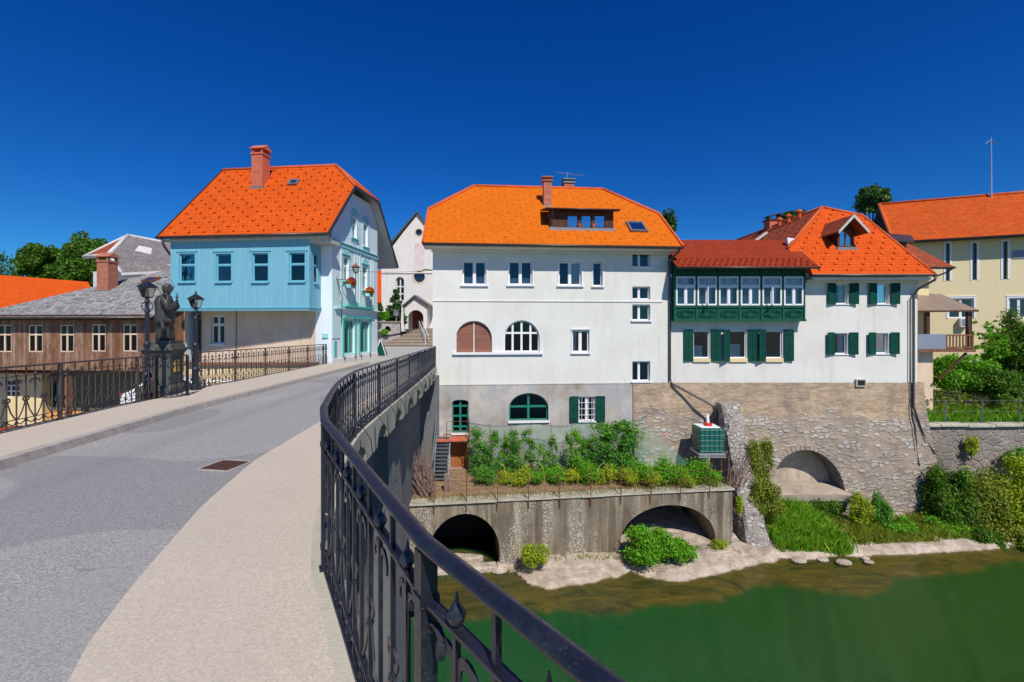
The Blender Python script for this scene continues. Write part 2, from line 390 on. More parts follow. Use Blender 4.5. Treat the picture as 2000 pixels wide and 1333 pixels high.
def glassm(name, tint=(.8, .84, .84), refl=.04, trans=True, base=(.012, .016, .02)):
    m, nt, b = _new(name); g = G(nt); out = nt.nodes['Material Output']
    gl = g.n('ShaderNodeBsdfGlossy'); gl.inputs['Roughness'].default_value = .03; gl.inputs[0].default_value = (1, 1, 1, 1)
    nt.links.new(g.bump(g.noise(g.pos(), 1.7, 2), .06, .05), gl.inputs['Normal'])
    fr = g.n('ShaderNodeFresnel'); fr.inputs[0].default_value = 1.5
    f = g.math('ADD', fr.outputs[0], refl-.04, clamp=True)
    if trans: t = g.n('ShaderNodeBsdfTransparent'); t.inputs[0].default_value = (*tint, 1); to = t.outputs[0]
    else: b.inputs['Base Color'].default_value = (*base, 1); b.inputs['Roughness'].default_value = .3; to = b.outputs[0]
    mx = g.n('ShaderNodeMixShader'); g.set(mx.inputs[0], f); nt.links.new(to, mx.inputs[1]); nt.links.new(gl.outputs[0], mx.inputs[2]); nt.links.new(mx.outputs[0], out.inputs[0])
    return m
def asphalt():
    m, nt, b = _new('asphalt'); g = G(nt); p = g.pos()
    v = g.vor(p, 110, 'F1', 'Color'); r = g.sep(v)[0]; sp = g.noise(p, 260, 2, .5)
    col = g.mix(g.ramp(r, [(.1, 0.0), (.9, 1.0)]), (.2, .195, .185), (.47, .455, .43))
    col = g.mix(g.ramp(sp, [(.6, 0.0), (.72, .5)]), col, (.42, .43, .45))
    big = g.noise(g.map(p, (1, .35, 1)), .8, 5, .65)
    col = g.mix(g.ramp(big, [(.35, 0.0), (.7, .6)]), col, (.33, .325, .31))
    # dried pale washes along the wheel line
    d = g.noise(g.map(p, (1.5, .45, 1), (3.1, .4, 0)), .9, 5, .6, .3)
    x = g.sep(p)[0]; y = g.sep(p)[1]
    band = g.math('ABSOLUTE', g.math('ADD', g.math('ADD', x, 6.0), g.math('MULTIPLY', y, .03)))
    bf = g.ramp(band, [(0.0, 1.0), (.75, 0.0)])
    col = g.mix(g.math('MULTIPLY', bf, g.ramp(d, [(.52, 0.0), (.7, .6)])), col, (.45, .45, .445))
    pt = g.ramp(g.noise(g.map(p, (.5, .5, 1), (11, 2, 0)), .55, 1, .3), [(.56, 0.0), (.565, 1.0)])
    col = g.mix(g.math('MULTIPLY', pt, .35), col, (.17, .17, .18))
    for cx_ in (5.0, 6.6):
        tb_ = g.math('ABSOLUTE', g.math('ADD', g.math('ADD', x, cx_), g.math('MULTIPLY', y, .07))); col = g.mix(g.ramp(tb_, [(.05, .28), (.4, 0.0)]), col, (.2, .2, .208))
    cw = g.n('ShaderNodeVectorMath', operation='ADD'); cn = g.n('ShaderNodeTexNoise'); cn.inputs['Scale'].default_value = 1.6; cn.inputs['Detail'].default_value = 6; g.set(cn.inputs['Vector'], p); g.set(cw.inputs[0], p); g.set(cw.inputs[1], cn.outputs['Color']); crk = g.vor(cw.outputs[0], .33, 'DISTANCE_TO_EDGE'); 
    col = g.mix(g.math('MULTIPLY', g.ramp(crk, [(0.0, .45), (.004, 0.0)]), g.ramp(g.noise(p, .4, 2), [(.52, 0.0), (.58, 1.0)])), col, (.1, .1, .1))
    nt.links.new(col, b.inputs['Base Color']); b.inputs['Roughness'].default_value = .85; b.inputs['Specular IOR Level'].default_value = .3
    nt.links.new(g.bump(g.math('ADD', r, g.noise(p, 60, 3)), .5, .008), b.inputs['Normal']); return m
def pavement(name='pavement_concrete', c=(.56, .49, .395)):
    m, nt, b = _new(name); g = G(nt); p = g.pos()
    r = g.sep(g.vor(p, 85, 'F1', 'Color'))[0]
    col = g.mix(r, sc(c, .86), sc(c, 1.12)); col = g.mix(g.ramp(g.noise(p, 150, 2), [(.6, 0.0), (.75, .55)]), col, (.3, .24, .19))
    col = g.mix(g.ramp(g.noise(p, .9, 5, .65), [(.4, 0.0), (.75, .3)]), col, sc(c, .78))
    col = g.mix(g.ramp(g.vor(p, 2.3, 'F1'), [(.02, .7), (.035, 0.0)]), col, (.12, .1, .09))
    nt.links.new(col, b.inputs['Base Color']); b.inputs['Roughness'].default_value = .85; b.inputs['Specular IOR Level'].default_value = .25
    nt.links.new(g.bump(g.math('ADD', r, g.noise(p, 40, 3)), .35, .006), b.inputs['Normal']); return m
def iron(name, c=(.011, .014, .023), rough=.36):
    m, nt, b = _new(name); g = G(nt); p = g.pos()
    n1 = g.noise(p, 14, 6, .7); n2 = g.noise(p, 90, 3)
    col = g.mix(g.ramp(n1, [(.5, 0.0), (.75, .6)]), c, (.035, .04, .055)); col = g.mix(g.ramp(g.noise(g.map(p, (1, 1, 1), (4, 4, 4)), 9, 8, .8), [(.64, 0.0), (.7, .8)]), col, (.16, .07, .035))
    col = g.mix(g.ramp(n2, [(.66, 0.0), (.74, .4)]), col, (.25, .25, .27))
    nt.links.new(col, b.inputs['Base Color']); nt.links.new(g.ramp(n1, [(.3, rough-.08), (.7, rough+.2)]), b.inputs['Roughness']); b.inputs['Specular IOR Level'].default_value = .6
    nt.links.new(g.bump(g.noise(p, 55, 4, .7), .25, .003), b.inputs['Normal']); return m
def concrete_stained(name='stained_concrete'):
    m, nt, b = _new(name); g = G(nt); p = g.pos()
    big = g.noise(p, .5, 6, .7); st = g.noise(g.map(p, (3, 3, .16)), 1.2, 6, .65)
    col = g.mix(g.ramp(big, [(.35, 0.0), (.65, 1.0)]), (.15, .122, .088), (.27, .225, .165))
    col = g.mix(g.ramp(st, [(.45, 0.0), (.7, .8)]), col, (.075, .058, .045))
    col = g.mix(g.ramp(g.noise(g.map(p, (2.2, 2.2, .2), (9, 0, 0)), 1.1, 5, .6), [(.52, 0.0), (.7, .65)]), col, (.44, .37, .26))
    # pale lichen speckles in vertical drifts
    sp = g.noise(p, 17, 5, .8); zone = g.noise(g.map(p, (1.5, 1.5, .25), (2, 5, 0)), .9, 4)
    col = g.mix(g.math('MULTIPLY', g.ramp(sp, [(.53, 0.0), (.58, 1.0)]), g.ramp(zone, [(.5, 0.0), (.62, .95)])), col, (.72, .7, .64))
    nt.links.new(col, b.inputs['Base Color']); b.inputs['Roughness'].default_value = .92; b.inputs['Specular IOR Level'].default_value = .15
    nt.links.new(g.bump(g.math('ADD', g.noise(p, 3, 5), g.noise(p, 25, 5)), .5, .04), b.inputs['Normal']); return m
def bankm():
    m, nt, b = _new('river_bank_rock'); g = G(nt); p = g.pos(); z = g.sep(p)[2]
    n = g.noise(p, 2.3, 7, .7); n2 = g.noise(g.map(p, (.6, 2.2, 1)), 1.2, 6, .7, .8)
    dry = g.mix(g.ramp(n, [(.35, 0.0), (.65, 1.0)]), (.36, .28, .21), (.66, .56, .46)); dry = g.mix(g.ramp(g.noise(p, .8, 5), [(.55, 0.0), (.7, .5)]), dry, (.2, .18, .1))
    wet = g.mix(g.ramp(n2, [(.35, 0.0), (.68, 1.0)]), (.055, .036, .01), (.27, .165, .04))
    deep = g.mix(g.ramp(g.math('MULTIPLY', g.math('ADD', g.sep(p)[0], 2.0), .055), [(0.0, 0.0), (1.0, 1.0)]), (.005, .11, .035), (.018, .09, .012))
    f = g.math('ADD', z, g.math('MULTIPLY', g.math('SUBTRACT', n, .5), .06))
    col = g.mix(g.ramp(g.math('MULTIPLY', g.math('SUBTRACT', f, -10.31), 16.0), [(0.0, 0.0), (1.0, 1.0)]), wet, dry)
    col = g.mix(g.ramp(g.math('MULTIPLY', g.math('SUBTRACT', -10.6, z), 5.0), [(0.0, 0.0), (1.0, 1.0)]), col, deep)
    nt.links.new(col, b.inputs['Base Color']); b.inputs['Roughness'].default_value = .85
    nt.links.new(g.bump(g.math('ADD', n2, g.noise(p, 9, 6, .7)), .8, .12), b.inputs['Normal']); return m
def waterm():
    m, nt, b = _new('river_water'); g = G(nt); p = g.pos(); out = nt.nodes['Material Output']
    b.inputs['Roughness'].default_value = .7; b.inputs['Specular IOR Level'].default_value = 0
    nz = g.math('ADD', g.math('MULTIPLY', g.math('SUBTRACT', g.noise(g.map(p, (.25, .5, 1)), .6, 4, .6), .5), 1.2), g.math('MULTIPLY', g.math('ADD', g.sep(p)[0], 2.0), .06))
    nt.links.new(g.mix(g.ramp(nz, [(.3, 0.0), (.7, 1.0)]), (.008, .13, .06), (.02, .125, .028)), b.inputs['Base Color'])
    t = g.n('ShaderNodeBsdfTransparent'); t.inputs[0].default_value = (.82, .8, .6, 1)
    m1 = g.n('ShaderNodeMixShader'); m1.inputs[0].default_value = .16; nt.links.new(t.outputs[0], m1.inputs[1]); nt.links.new(b.outputs[0], m1.inputs[2])
    gl = g.n('ShaderNodeBsdfGlossy'); gl.inputs['Roughness'].default_value = .12
    bn = g.bump(g.math('ADD', g.noise(g.map(p, (1, 2.2, 1)), 2.2, 4, .6), g.math('MULTIPLY', g.noise(p, 9, 3), .25)), .12, .1); nt.links.new(bn, gl.inputs['Normal'])
    fr = g.n('ShaderNodeFresnel'); fr.inputs[0].default_value = 1.2; nt.links.new(bn, fr.inputs['Normal'])
    m2 = g.n('ShaderNodeMixShader'); nt.links.new(fr.outputs[0], m2.inputs[0]); nt.links.new(m1.outputs[0], m2.inputs[1]); nt.links.new(gl.outputs[0], m2.inputs[2]); nt.links.new(m2.outputs[0], out.inputs[0])
    return m
def netm():
    m, nt, b = _new('garden_net'); g = G(nt); out = nt.nodes['Material Output']
    b.inputs['Base Color'].default_value = (.06, .3, .22, 1); b.inputs['Roughness'].default_value = .6
    x, y, _ = g.sep(g.coord('UV')); fx = g.math('FRACT', g.math('MULTIPLY', x, 22.0)); fy = g.math('FRACT', g.math('MULTIPLY', y, 22.0))
    f = g.math('MAXIMUM', g.math('GREATER_THAN', fx, .87), g.math('GREATER_THAN', fy, .87))
    t = g.n('ShaderNodeBsdfTransparent'); mx = g.n('ShaderNodeMixShader'); g.set(mx.inputs[0], f); nt.links.new(t.outputs[0], mx.inputs[1]); nt.links.new(b.outputs[0], mx.inputs[2]); nt.links.new(mx.outputs[0], out.inputs[0]); return m
def fresco():
    m, nt, b = _new('faded_fresco'); g = G(nt); p = g.pos()
    n = g.noise(p, 1.1, 6, .7, 1.2); n2 = g.noise(p, 2.8, 5, .7)
    col = g.ramp(n, [(.3, (.62, .24, .2)), (.45, (.75, .5, .46)), (.55, (.7, .62, .66)), (.7, (.4, .42, .52))]); col = g.mix(g.ramp(n2, [(.5, 0.0), (.7, .6)]), col, (.75, .66, .6))
    nt.links.new(col, b.inputs['Base Color']); b.inputs['Roughness'].default_value = .9; return m
M = {}
M['white'] = plaster('white_plaster', (.74, .735, .69), (.5, .47, .4), .3, .18, .3)
M['white2'] = plaster('white_plaster_warm', (.745, .73, .68), (.5, .45, .37), .32, .18, .34)
M['trim'] = plain('white_trim', (.78, .79, .8), .5, var=.03)
M['frame'] = plain('white_window_paint', (.8, .8, .82), .35, var=.02)
M['dark'] = plain('dark_interior', (.012, .012, .014), .9, var=.1)  # near-black colour put in for the shade of rooms, hollows and gaps
M['lower_wall'] = plaster('grey_render', (.52, .49, .45), (.26, .22, .17), .95, .35, .5, patch=(.38, .385, .40), pa=.75)
M['tile_w'] = tiles('orange_tiles_white_house', (.66, .14, .004), (.74, .165, .005), .19, .17, moss=(.55, .15, .02), moss_amt=.2)
M['tile_b'] = tiles('orange_tiles_blue_house', (.62, .085, .006), (.7, .105, .008), .24, .25, moss=(.5, .08, .02), moss_amt=.25)
M['tile_r'] = tiles('orange_tiles_end_house', (.62, .08, .006), (.7, .1, .009), .24, .25, moss=(.45, .07, .02), moss_amt=.25)
M['tile_red'] = tiles('red_tiles', (.27, .036, .011), (.34, .046, .015), .22, .2)
M['tile_dk'] = tiles('weathered_shaded_brown_tiles', (.28, .065, .03), (.42, .09, .035), .22, .25, moss=(.14, .07, .04), moss_amt=.5)  # also laid on the end house's left slope to paint its shade
M['tile_y'] = tiles('rusty_orange_tiles', (.5, .075, .01), (.66, .11, .012), .2, .2, moss=(.3, .09, .03), moss_amt=.55)
M['slate'] = tiles('grey_slate', (.17, .165, .16), (.36, .35, .35), .32, .26, moss=(.1, .085, .06), moss_amt=.8, lich=(.52, .52, .53))
M['slate2'] = tiles('dark_grey_slate', (.17, .15, .145), (.26, .235, .23), .3, .26, lich=(.34, .31, .3))
M['guard'] = plain('snow_guard', (.3, .035, .01), .9, spec=.1)  # darker than the tiles: the guards' shadow put into their colour
M['guard_w'] = plain('pale_snow_guard', (.5, .1, .008), .9, spec=.1)  # milder version of the same painted shadow
M['ridge'] = plain('ridge_tile', (.58, .1, .015), .8, var=.2)
M['ridge_p'] = plain('pale_ridge', (.6, .57, .55), .8, var=.15)
M['gutter'] = plain('brown_gutter', (.055, .035, .025), .4, var=.2)
M['gutter_g'] = plain('grey_gutter', (.1, .095, .09), .4, metal=.3, var=.15)
M['soffit'] = plain('painted_soffit', (.5, .48, .43), .7)
M['wood_dk'] = boards('dark_brown_timber', (.07, .03, .016), (.1, .045, .024), .15)
M['wood_br'] = boards('brown_timber', (.2, .085, .045), (.26, .12, .065), .15)
M['wood_old'] = boards('weathered_boards', (.27, .12, .055), (.5, .35, .25), .17, .05, stain=(.1, .04, .02), stain_amt=.85, grain=.75)
M['blue_bd'] = boards('blue_boards', (.17, .47, .60), (.2, .51, .64), .12, .07, stain=(.3, .52, .6), stain_amt=.35, grain=.3)
M['blue_tr'] = plain('blue_trim', (.16, .46, .58), .5, var=.08)
M['bluew'] = plaster('pale_blue_plaster', (.76, .84, .89), (.58, .65, .68), .2, .1, .12)
M['turq'] = plain('turquoise_trim', (.3, .66, .66), .7, var=.12)
M['turq_d'] = plain('turquoise_shop_paint', (.1, .5, .42), .5, var=.08)
M['turq_l'] = plaster('pale_turquoise_plaster', (.6, .8, .8), (.45, .6, .62), .2, .1, .1)
M['pinkw'] = plaster('cream_pink_plaster', (.78, .62, .47), (.5, .33, .2), .45, .2, .3, patch=(.66, .46, .3), pa=.4)
M['ochre'] = plaster('ochre_plaster', (.78, .38, .1), (.6, .4, .25), .35, .2, .3)
M['ochre_l'] = plaster('pale_yellow_plaster', (.8, .64, .36), (.55, .4, .25), .3, .2, .2)
M['cream'] = plaster('yellow_plaster', (.78, .66, .4), (.6, .5, .33), .18, .1, .12)
M['church'] = plaster('church_plaster', (.74, .71, .65), (.5, .46, .4), .3, .2, .3)
M['glass'] = glassm('window_glass'); M['glass_d'] = glassm('dark_window_glass', trans=False, refl=.05)
M['glass_b'] = glassm('sky_reflecting_glass', trans=False, refl=.55)
M['curtain'] = plain('curtain_cloth', (.82, .83, .85), .9, var=.1, vs=8)
M['green'] = plain('dark_green_paint', (.004, .062, .046), .75, var=.3, vs=6, spec=.12)
M['green_b'] = plain('carved_green_paint', (.006, .085, .052), .6, var=.3, vs=7, spec=.2)
M['teal'] = plain('teal_door_paint', (.01, .19, .14), .4, var=.12)
M['brick_c'] = brick('chimney_brick', (.42, .11, .06), (.55, .17, .09)); M['brick_o'] = brick('red_chimney_brick', (.55, .12, .06), (.66, .17, .09), (.5, .2, .13))
M['lead'] = plain('lead_flashing', (.22, .23, .24), .5, metal=.4)
M['asphalt'] = asphalt(); M['pave'] = pavement(); M['kerb'] = plain('kerb_stone', (.4, .36, .31), .85, var=.2, vs=8, bump=.3)
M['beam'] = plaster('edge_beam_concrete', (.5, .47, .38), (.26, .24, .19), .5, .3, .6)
M['iron'] = iron('painted_iron'); M['iron_l'] = iron('weathered_iron', (.07, .05, .042), .6)
M['rust'] = plain('rusty_iron', (.17, .06, .03), .8, var=.4, vs=12)
M['steel'] = plain('grey_painted_steel', (.13, .16, .19), .5, metal=.3, var=.2)
M['concrete'] = concrete_stained(); M['stone'] = rubble('foundation_stone', (.58, .535, .475), (.4, .35, .31), (.43, .345, .265), 2.9, 2.1, .06, pl_amt=.97, top=(.7, .52, .35), topz=-4.5, dirt=(.23, .19, .165))
M['stone_b'] = rubble('buttress_stone', (.62, .59, .55), (.42, .38, .35), (.42, .37, .33), 3.6, 1.7, .04, bump=1.3, pl_amt=.7, dirt=(.3, .26, .23))
M['stone_q'] = rubble('river_wall_stone', (.3, .27, .24), (.2, .18, .17), (.36, .31, .25), 1.6, 1.5, .05, pl_amt=.4, dirt=(.13, .12, .1))
M['stone_c'] = rubble('pale_terrace_stone', (.5, .48, .46), (.36, .33, .32), (.55, .52, .5), 2.3, 2.2, .04, bump=.4)
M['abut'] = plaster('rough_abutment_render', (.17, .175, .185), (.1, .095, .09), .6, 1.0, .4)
M['bank'] = bankm(); M['water'] = waterm(); M['net'] = netm(); M['fresco'] = fresco()
M['grass'] = leafm('grass_blades', (.08, .27, .01), (.18, .45, .015), (.45, .55, .04))
M['leaf_t'] = leafm('tree_leaves', (.03, .1, .008), (.085, .23, .012), (.2, .36, .02))
M['leaf_g'] = leafm('tomato_leaves', (.04, .18, .02), (.11, .36, .035), (.24, .46, .06))
M['leaf_y'] = leafm('yellow_green_leaves', (.17, .32, .012), (.38, .5, .015), (.66, .58, .03))
M['leaf_b'] = leafm('bright_leaves', (.07, .28, .01), (.16, .46, .012), (.3, .6, .03))
M['leaf_c'] = leafm('conifer_needles', (.02, .075, .015), (.05, .15, .025), (.1, .22, .04), .2)
M['leaf_o'] = leafm('olive_leaves', (.1, .18, .012), (.26, .33, .025), (.5, .46, .06))
M['petal'] = leafm('red_petals', (.5, .012, .01), (.75, .04, .02), (.85, .25, .03), .2)
M['bark'] = plain('bark', (.09, .06, .045), .9, var=.3, vs=10, bump=.6, bs=14)
M['stick'] = plain('dry_sticks', (.24, .16, .13), .9, var=.35, vs=9)
M['soil'] = plain('garden_soil', (.24, .16, .09), .95, var=.35, vs=5, bump=.7, bs=15)
M['dirt'] = plain('yard_ground', (.25, .23, .2), .95, var=.2, vs=2, bump=.4, bs=12)
M['street'] = plain('street_paving', (.42, .4, .37), .9, var=.1, vs=1.5, bump=.2)
M['field'] = plain('grassy_ground', (.07, .11, .03), .95, var=.35, vs=.6, bump=.5, bs=6)
M['steps'] = plain('step_stone', (.3, .25, .2), .9, var=.2, vs=4, bump=.4, bs=12)
M['bronze'] = iron('dark_bronze', (.045, .04, .036), .42)
M['ped'] = plain('pedestal_stone', (.085, .083, .072), .85, var=.25, vs=5, bump=.4, bs=20)
M['gold'] = plain('yellow_plaque', (.75, .45, .05), .5, var=.15, vs=20)
M['lampglass'] = glassm('lantern_glass', (.9, .88, .8), .12)
M['chrome'] = plain('galvanised_steel', (.55, .56, .58), .35, metal=.6, var=.08)
M['doorwood'] = boards('church_door_wood', (.22, .05, .025), (.26, .065, .03), .2)
M['orangewood'] = boards('orange_door_boards', (.42, .13, .035), (.5, .18, .06), .16, stain=(.2, .09, .05))
M['redshut'] = boards('terracotta_blind', (.3, .11, .07), (.38, .16, .11), .06, horiz=True, stain=(.12, .08, .07), stain_amt=.6)
M['panel'] = plain('blue_grey_panel', (.22, .25, .32), .5, var=.04)
M['ibc'] = plain('green_plastic', (.012, .12, .1), .35, var=.2, vs=6)
M['whitep'] = plain('white_car_paint', (.75, .75, .76), .25, var=.02); M['rubber'] = plain('black_rubber', (.02, .02, .02), .8)
M['metalroof'] = boards('brown_ribbed_sheet', (.3, .22, .16), (.36, .27, .2), .28, .12, rough=.55, bump=1)
M['straw'] = plain('dry_stalks', (.35, .33, .12), .9, var=.3)
M['infill'] = plaster('arch_infill', (.55, .46, .36), (.26, .2, .15), .9, 1.0, .7, patch=(.4, .33, .26), pa=.7)
M['valley'] = plain('valley_ground', (.2, .19, .16), .95, var=.25, vs=.4)
M['coping'] = plain('brown_coping', (.2, .09, .05), .8, var=.3, vs=6)
M['olive'] = plaster('olive_painted_shade', (.16, .16, .11), (.1, .09, .06), .6, .2, .5)  # yellow wall's shade under the overhang, put into a dark olive colour
M['rust_d'] = plain('dark_rusty_grate', (.08, .035, .025), .9, var=.3, vs=20)
M['tread'] = plain('pale_tread_stone', (.5, .42, .33), .9, var=.2, vs=3)  # treads paler than the riser stone
# ---------------------------------------------------------------- ground, road, river
def dz(Y): return -1.66-.0145*min(max(Y, -10), 25)      # deck height along the bridge
def itp(L, Y):
    L = sorted(L, key=lambda p: p[1])
    if Y <= L[0][1]: return L[0][0]
    for a, b in zip(L, L[1:]):
        if Y <= b[1]: return a[0]+(b[0]-a[0])*(Y-a[1])/(b[1]-a[1])
    return L[-1][0]
RP = [(4.4, -5.5), (2.75, -3), (1.2, -.75), (.15, .79), (-.27, 1.34), (-.60, 1.92), (-1.0, 2.64), (-1.35, 3.26), (-1.60, 3.85), (-1.93, 4.87), (-2.16, 5.61), (-2.42, 6.66), (-2.63, 7.77), (-2.81, 9.92), (-2.96, 11.9), (-3.39, 17.5), (-3.93, 23.5)]
KR = [(1.2, -5.5), (-.1, -2.5), (-1.0, -.5), (-1.6, 1.0), (-2.10, 2.16), (-2.28, 2.48), (-2.52, 3.07), (-3.0, 4.45), (-3.38, 6.0), (-3.68, 9), (-3.95, 13), (-4.35, 20), (-4.45, 24.5), (-4.45, 60)]
LK = [(-3.2, -5.5), (-5.2, 0), (-6.0, 3), (-6.6, 5.93), (-7.22, 10.04), (-7.5, 14.5), (-8.2, 24.7), (-8.0, 32), (-9, 60)]
LO = [(-4.9, -5.5), (-6.9, 0), (-7.75, 4), (-8.35, 7.5), (-8.85, 10.4), (-8.85, 12.2), (-9.3, 13.4), (-9.42, 15.4), (-10.1, 24.9)]
def strip(name, LA, LB, y0, y1, lift, mat, step=.4, skirt=None):
    mb = MB(); n = int((y1-y0)/step)+1; vs = []
    for i in range(n+1):
        y = y0+(y1-y0)*i/n; z = dz(y)+lift
        vs += [(itp(LA, y), y, z), (itp(LB, y), y, z)]
    fs = [(2*i, 2*i+1, 2*i+3, 2*i+2) for i in range(n)]
    mb.add(vs, fs)
    if skirt:
        for k in (0, 1):
            b = [(v[0], v[1], v[2]-skirt) for v in vs[k::2]]; t = vs[k::2]; m = len(t)
            mb.add(t+b, [((i, i+1, i+m+1, i+m) if k else (i+1, i, i+m, i+m+1)) for i in range(m-1)])
    o = mb.build(name, mat); return tag(o, kind='structure')
strip('road', LK, KR, -5.5, 48, -.05, M['asphalt'])
# right-hand pavement follows the railing
class Path:
    def __init__(s, pts, zf=None):
        s.p = [Vector((a, b, 0)) for a, b in pts]; s.L = [0]
        for a, b in zip(s.p, s.p[1:]): s.L.append(s.L[-1]+(b-a).length)
        s.len = s.L[-1]; s.zf = zf or (lambda y: dz(y))
    def pos(s, t, off=0, z=0):
        p, d = s._pd(t); n = Vector((d.y, -d.x, 0)); q = p+n*off; return Vector((q.x, q.y, s.zf(p.y)+z))
    def _pd(s, t):
        i = 0; t = min(max(t, 0), s.len)
        while i < len(s.L)-2 and s.L[i+1] < t: i += 1
        f = (t-s.L[i])/(s.L[i+1]-s.L[i]); p = s.p[i].lerp(s.p[i+1], f); d = (s.p[i+1]-s.p[i]).normalized(); return p, d
    def tan(s, t):
        a, _ = s._pd(t-.12); b, _ = s._pd(t+.12); return (b-a).normalized()
    def near(s, x, y):
        best = min(range(int(s.len/.02)), key=lambda k: (s._pd(k*.02)[0]-Vector((x, y, 0))).length); return best*.02
    def ang(s, t): d = s.tan(t); return math.atan2(d.y, d.x)
def smooth(pts, it=2, keep=()):
    P = [Vector((a, b)) for a, b in pts]
    for _ in range(it):
        Q = [P[0]]
        for a, b in zip(P, P[1:]): Q += [a.lerp(b, .25), a.lerp(b, .75)]
        Q.append(P[-1]); P = Q
    return [(p.x, p.y) for p in P]
RPATH = Path([(a+.025, b) for a, b in RP[:8]]+[(a+.025, b) for a, b in smooth(RP[8:], 1)])
mb = MB(); n = 90; vs = []
for i in range(n+1):
    t = RPATH.len*i/n; a = RPATH.pos(t, -.065); k = itp(KR, a.y); kk = Vector((k, a.y, dz(a.y))); 
    vs += [kk, a, kk-Vector((0, 0, .12))]
mb.add(vs, [(3*i, 3*i+1, 3*i+4, 3*i+3) for i in range(n)]+[(3*i+2, 3*i, 3*i+3, 3*i+5) for i in range(n)])
tag(mb.build('pavement', M['pave']), kind='structure')
strip('pavement', LO, LK, -5.5, 25.2, .07, M['pave'], skirt=.14)
# darker kerb line along the left pavement
mb = MB(); n = 70
for i in range(n):
    y0 = -5.5+31.5*i/n; y1 = -5.5+31.5*(i+1)/n
    a0, a1 = itp(LK, y0), itp(LK, y1)
    mb.add([(a0-.015, y0, dz(y0)+.074), (a1-.015, y1, dz(y1)+.074), (a1+.13, y1, dz(y1)+.07), (a0+.13, y0, dz(y0)+.07), (a0+.16, y0, dz(y0)-.06), (a1+.16, y1, dz(y1)-.06)], [(3, 2, 1, 0), (4, 5, 2, 3)])
tag(mb.build('kerb', M['kerb']), kind='structure')
# street in front of the church and the town ground out to the horizon
mb = MB(); mb.poly([(-10.0, 25.0, -2.11), (-3.9, 23.9, -2.11), (-3.9, 60, -2.11), (-10.2, 60, -2.11)][::1])
mb.poly([(-40, 33, -2.12), (-9.9, 33, -2.12), (-9.9, 62, -2.12), (-40, 62, -2.12)])
tag(mb.build('street', M['street']), kind='structure')
mb = MB()
mb.poly([(-800, 44, -2.2), (800, 44, -2.2), (800, 1500, -2.2), (-800, 1500, -2.2)])
mb.poly([(-9.95, 25.5, -2.2), (21, 25.5, -2.2), (21, 44, -2.2), (-9.95, 44, -2.2)])
tag(mb.build('ground', M['field']), kind='structure')
mb = MB(); mb.poly([(-1600, -1500, -16), (1600, -1500, -16), (1600, 60, -16), (-1600, 60, -16)]); tag(mb.build('valley_floor', M['valley']), kind='structure')
# lower yard left of the bridge
def yardz(x): t = min(max((-x-18)/6, 0), 1); return -3.95-2.3*t*t*(3-2*t)
mb = MB(); xs = [-9.0-.5*i for i in range(10)]+[-14-1.0*i for i in range(16)]+[-34, -50, -90, -160]; ys = [7, 14, 20, 28, 36, 46]
vs = [(x, y, yardz(x)) for y in ys for x in xs]; w = len(xs)
mb.add(vs, [((j+1)*w+i, (j+1)*w+i+1, j*w+i+1, j*w+i) for j in range(len(ys)-1) for i in range(w-1)])
mb.add([(xs[0], 7, -14), (xs[0], 46, -14), (xs[0], 46, yardz(xs[0])), (xs[0], 7, yardz(xs[0]))], [(0, 1, 2, 3)])
mb.add([(x, 7, yardz(x)) for x in xs]+[(x, 7, -14) for x in xs], [(i, i+1, w+i+1, w+i) for i in range(w-1)])
tag(mb.build('yard', M['dirt']), kind='structure')
# river
WL = -10.3
def wpt(px, py): Y = -WL*F/(py-HY); return ((px-HX)*Y/F, Y)
SH = [wpt(*p) for p in [(560, 1190), (700, 1172), (745, 1162), (800, 1130), (850, 1110), (905, 1108), (950, 1112), (1010, 1118), (1035, 1143), (1075, 1152), (1150, 1141), (1205, 1128), (1238, 1118), (1260, 1128), (1330, 1139), (1400, 1122), (1450, 1110), (1500, 1100), (1535, 1091), (1580, 1094), (1650, 1086), (1720, 1086), (1800, 1083), (1890, 1075), (1950, 1072), (2020, 1068), (2300, 1050)]]
ED = [(lambda q: (q[0], q[1]+.12))(wpt(*p)) for p in [(560, 1200), (700, 1190), (760, 1192), (850, 1197), (950, 1190), (1020, 1176), (1100, 1173), (1150, 1183), (1200, 1181), (1280, 1166), (1340, 1166), (1400, 1160), (1440, 1142), (1480, 1128), (1530, 1126), (1600, 1139), (1680, 1146), (1720, 1140), (1760, 1117), (1830, 1110), (1900, 1101), (1960, 1088), (2010, 1076), (2300, 1056)]]
def ix(L, X):
    if X <= L[0][0]: return L[0][1]
    for a, b in zip(L, L[1:]):
        if X <= b[0]: return a[1]+(b[1]-a[1])*(X-a[0])/max(b[0]-a[0], 1e-6)
    return L[-1][1]
from mathutils import noise as mn
def bank_h(X, Y):
    s = ix(SH, X)+.16*mn.noise(Vector((X*1.7, Y*.4, 7)))+.07*mn.noise(Vector((X*5, Y, 3))); e = min(ix(ED, X)+.3*mn.noise(Vector((X*1.3, Y*.5, 11)))+.14*mn.noise(Vector((X*4.1, Y, 13))), s-.15); nz = mn.noise(Vector((X*1.1, Y*1.1, 0)))*.10+mn.noise(Vector((X*3.1, Y*3.1, 4)))*.05
    if Y >= s:
        if X < .6 and Y > 19.5+X*.13: return WL-.15+nz*.3
        d = Y-s; return WL+.03+min(d*.9, .12)+min(max(d-.1, 0)*.16, .9)+abs(nz)*min(d*2, 1)
    if Y >= e: t = (Y-e)/max(s-e, .01); return WL-.30+.28*t+nz*.5*min(1, (s-Y)*3)
    return WL-.32-min((e-Y)*2.2, 3.4)
mb = MB(); NX = 300; NY = 110
XS = [-9+52*(i/NX) for i in range(NX+1)]; YS = [-60+14.5*j for j in range(5)]+[12.5+16*(j/NY) for j in range(NY+1)]; NY += 5
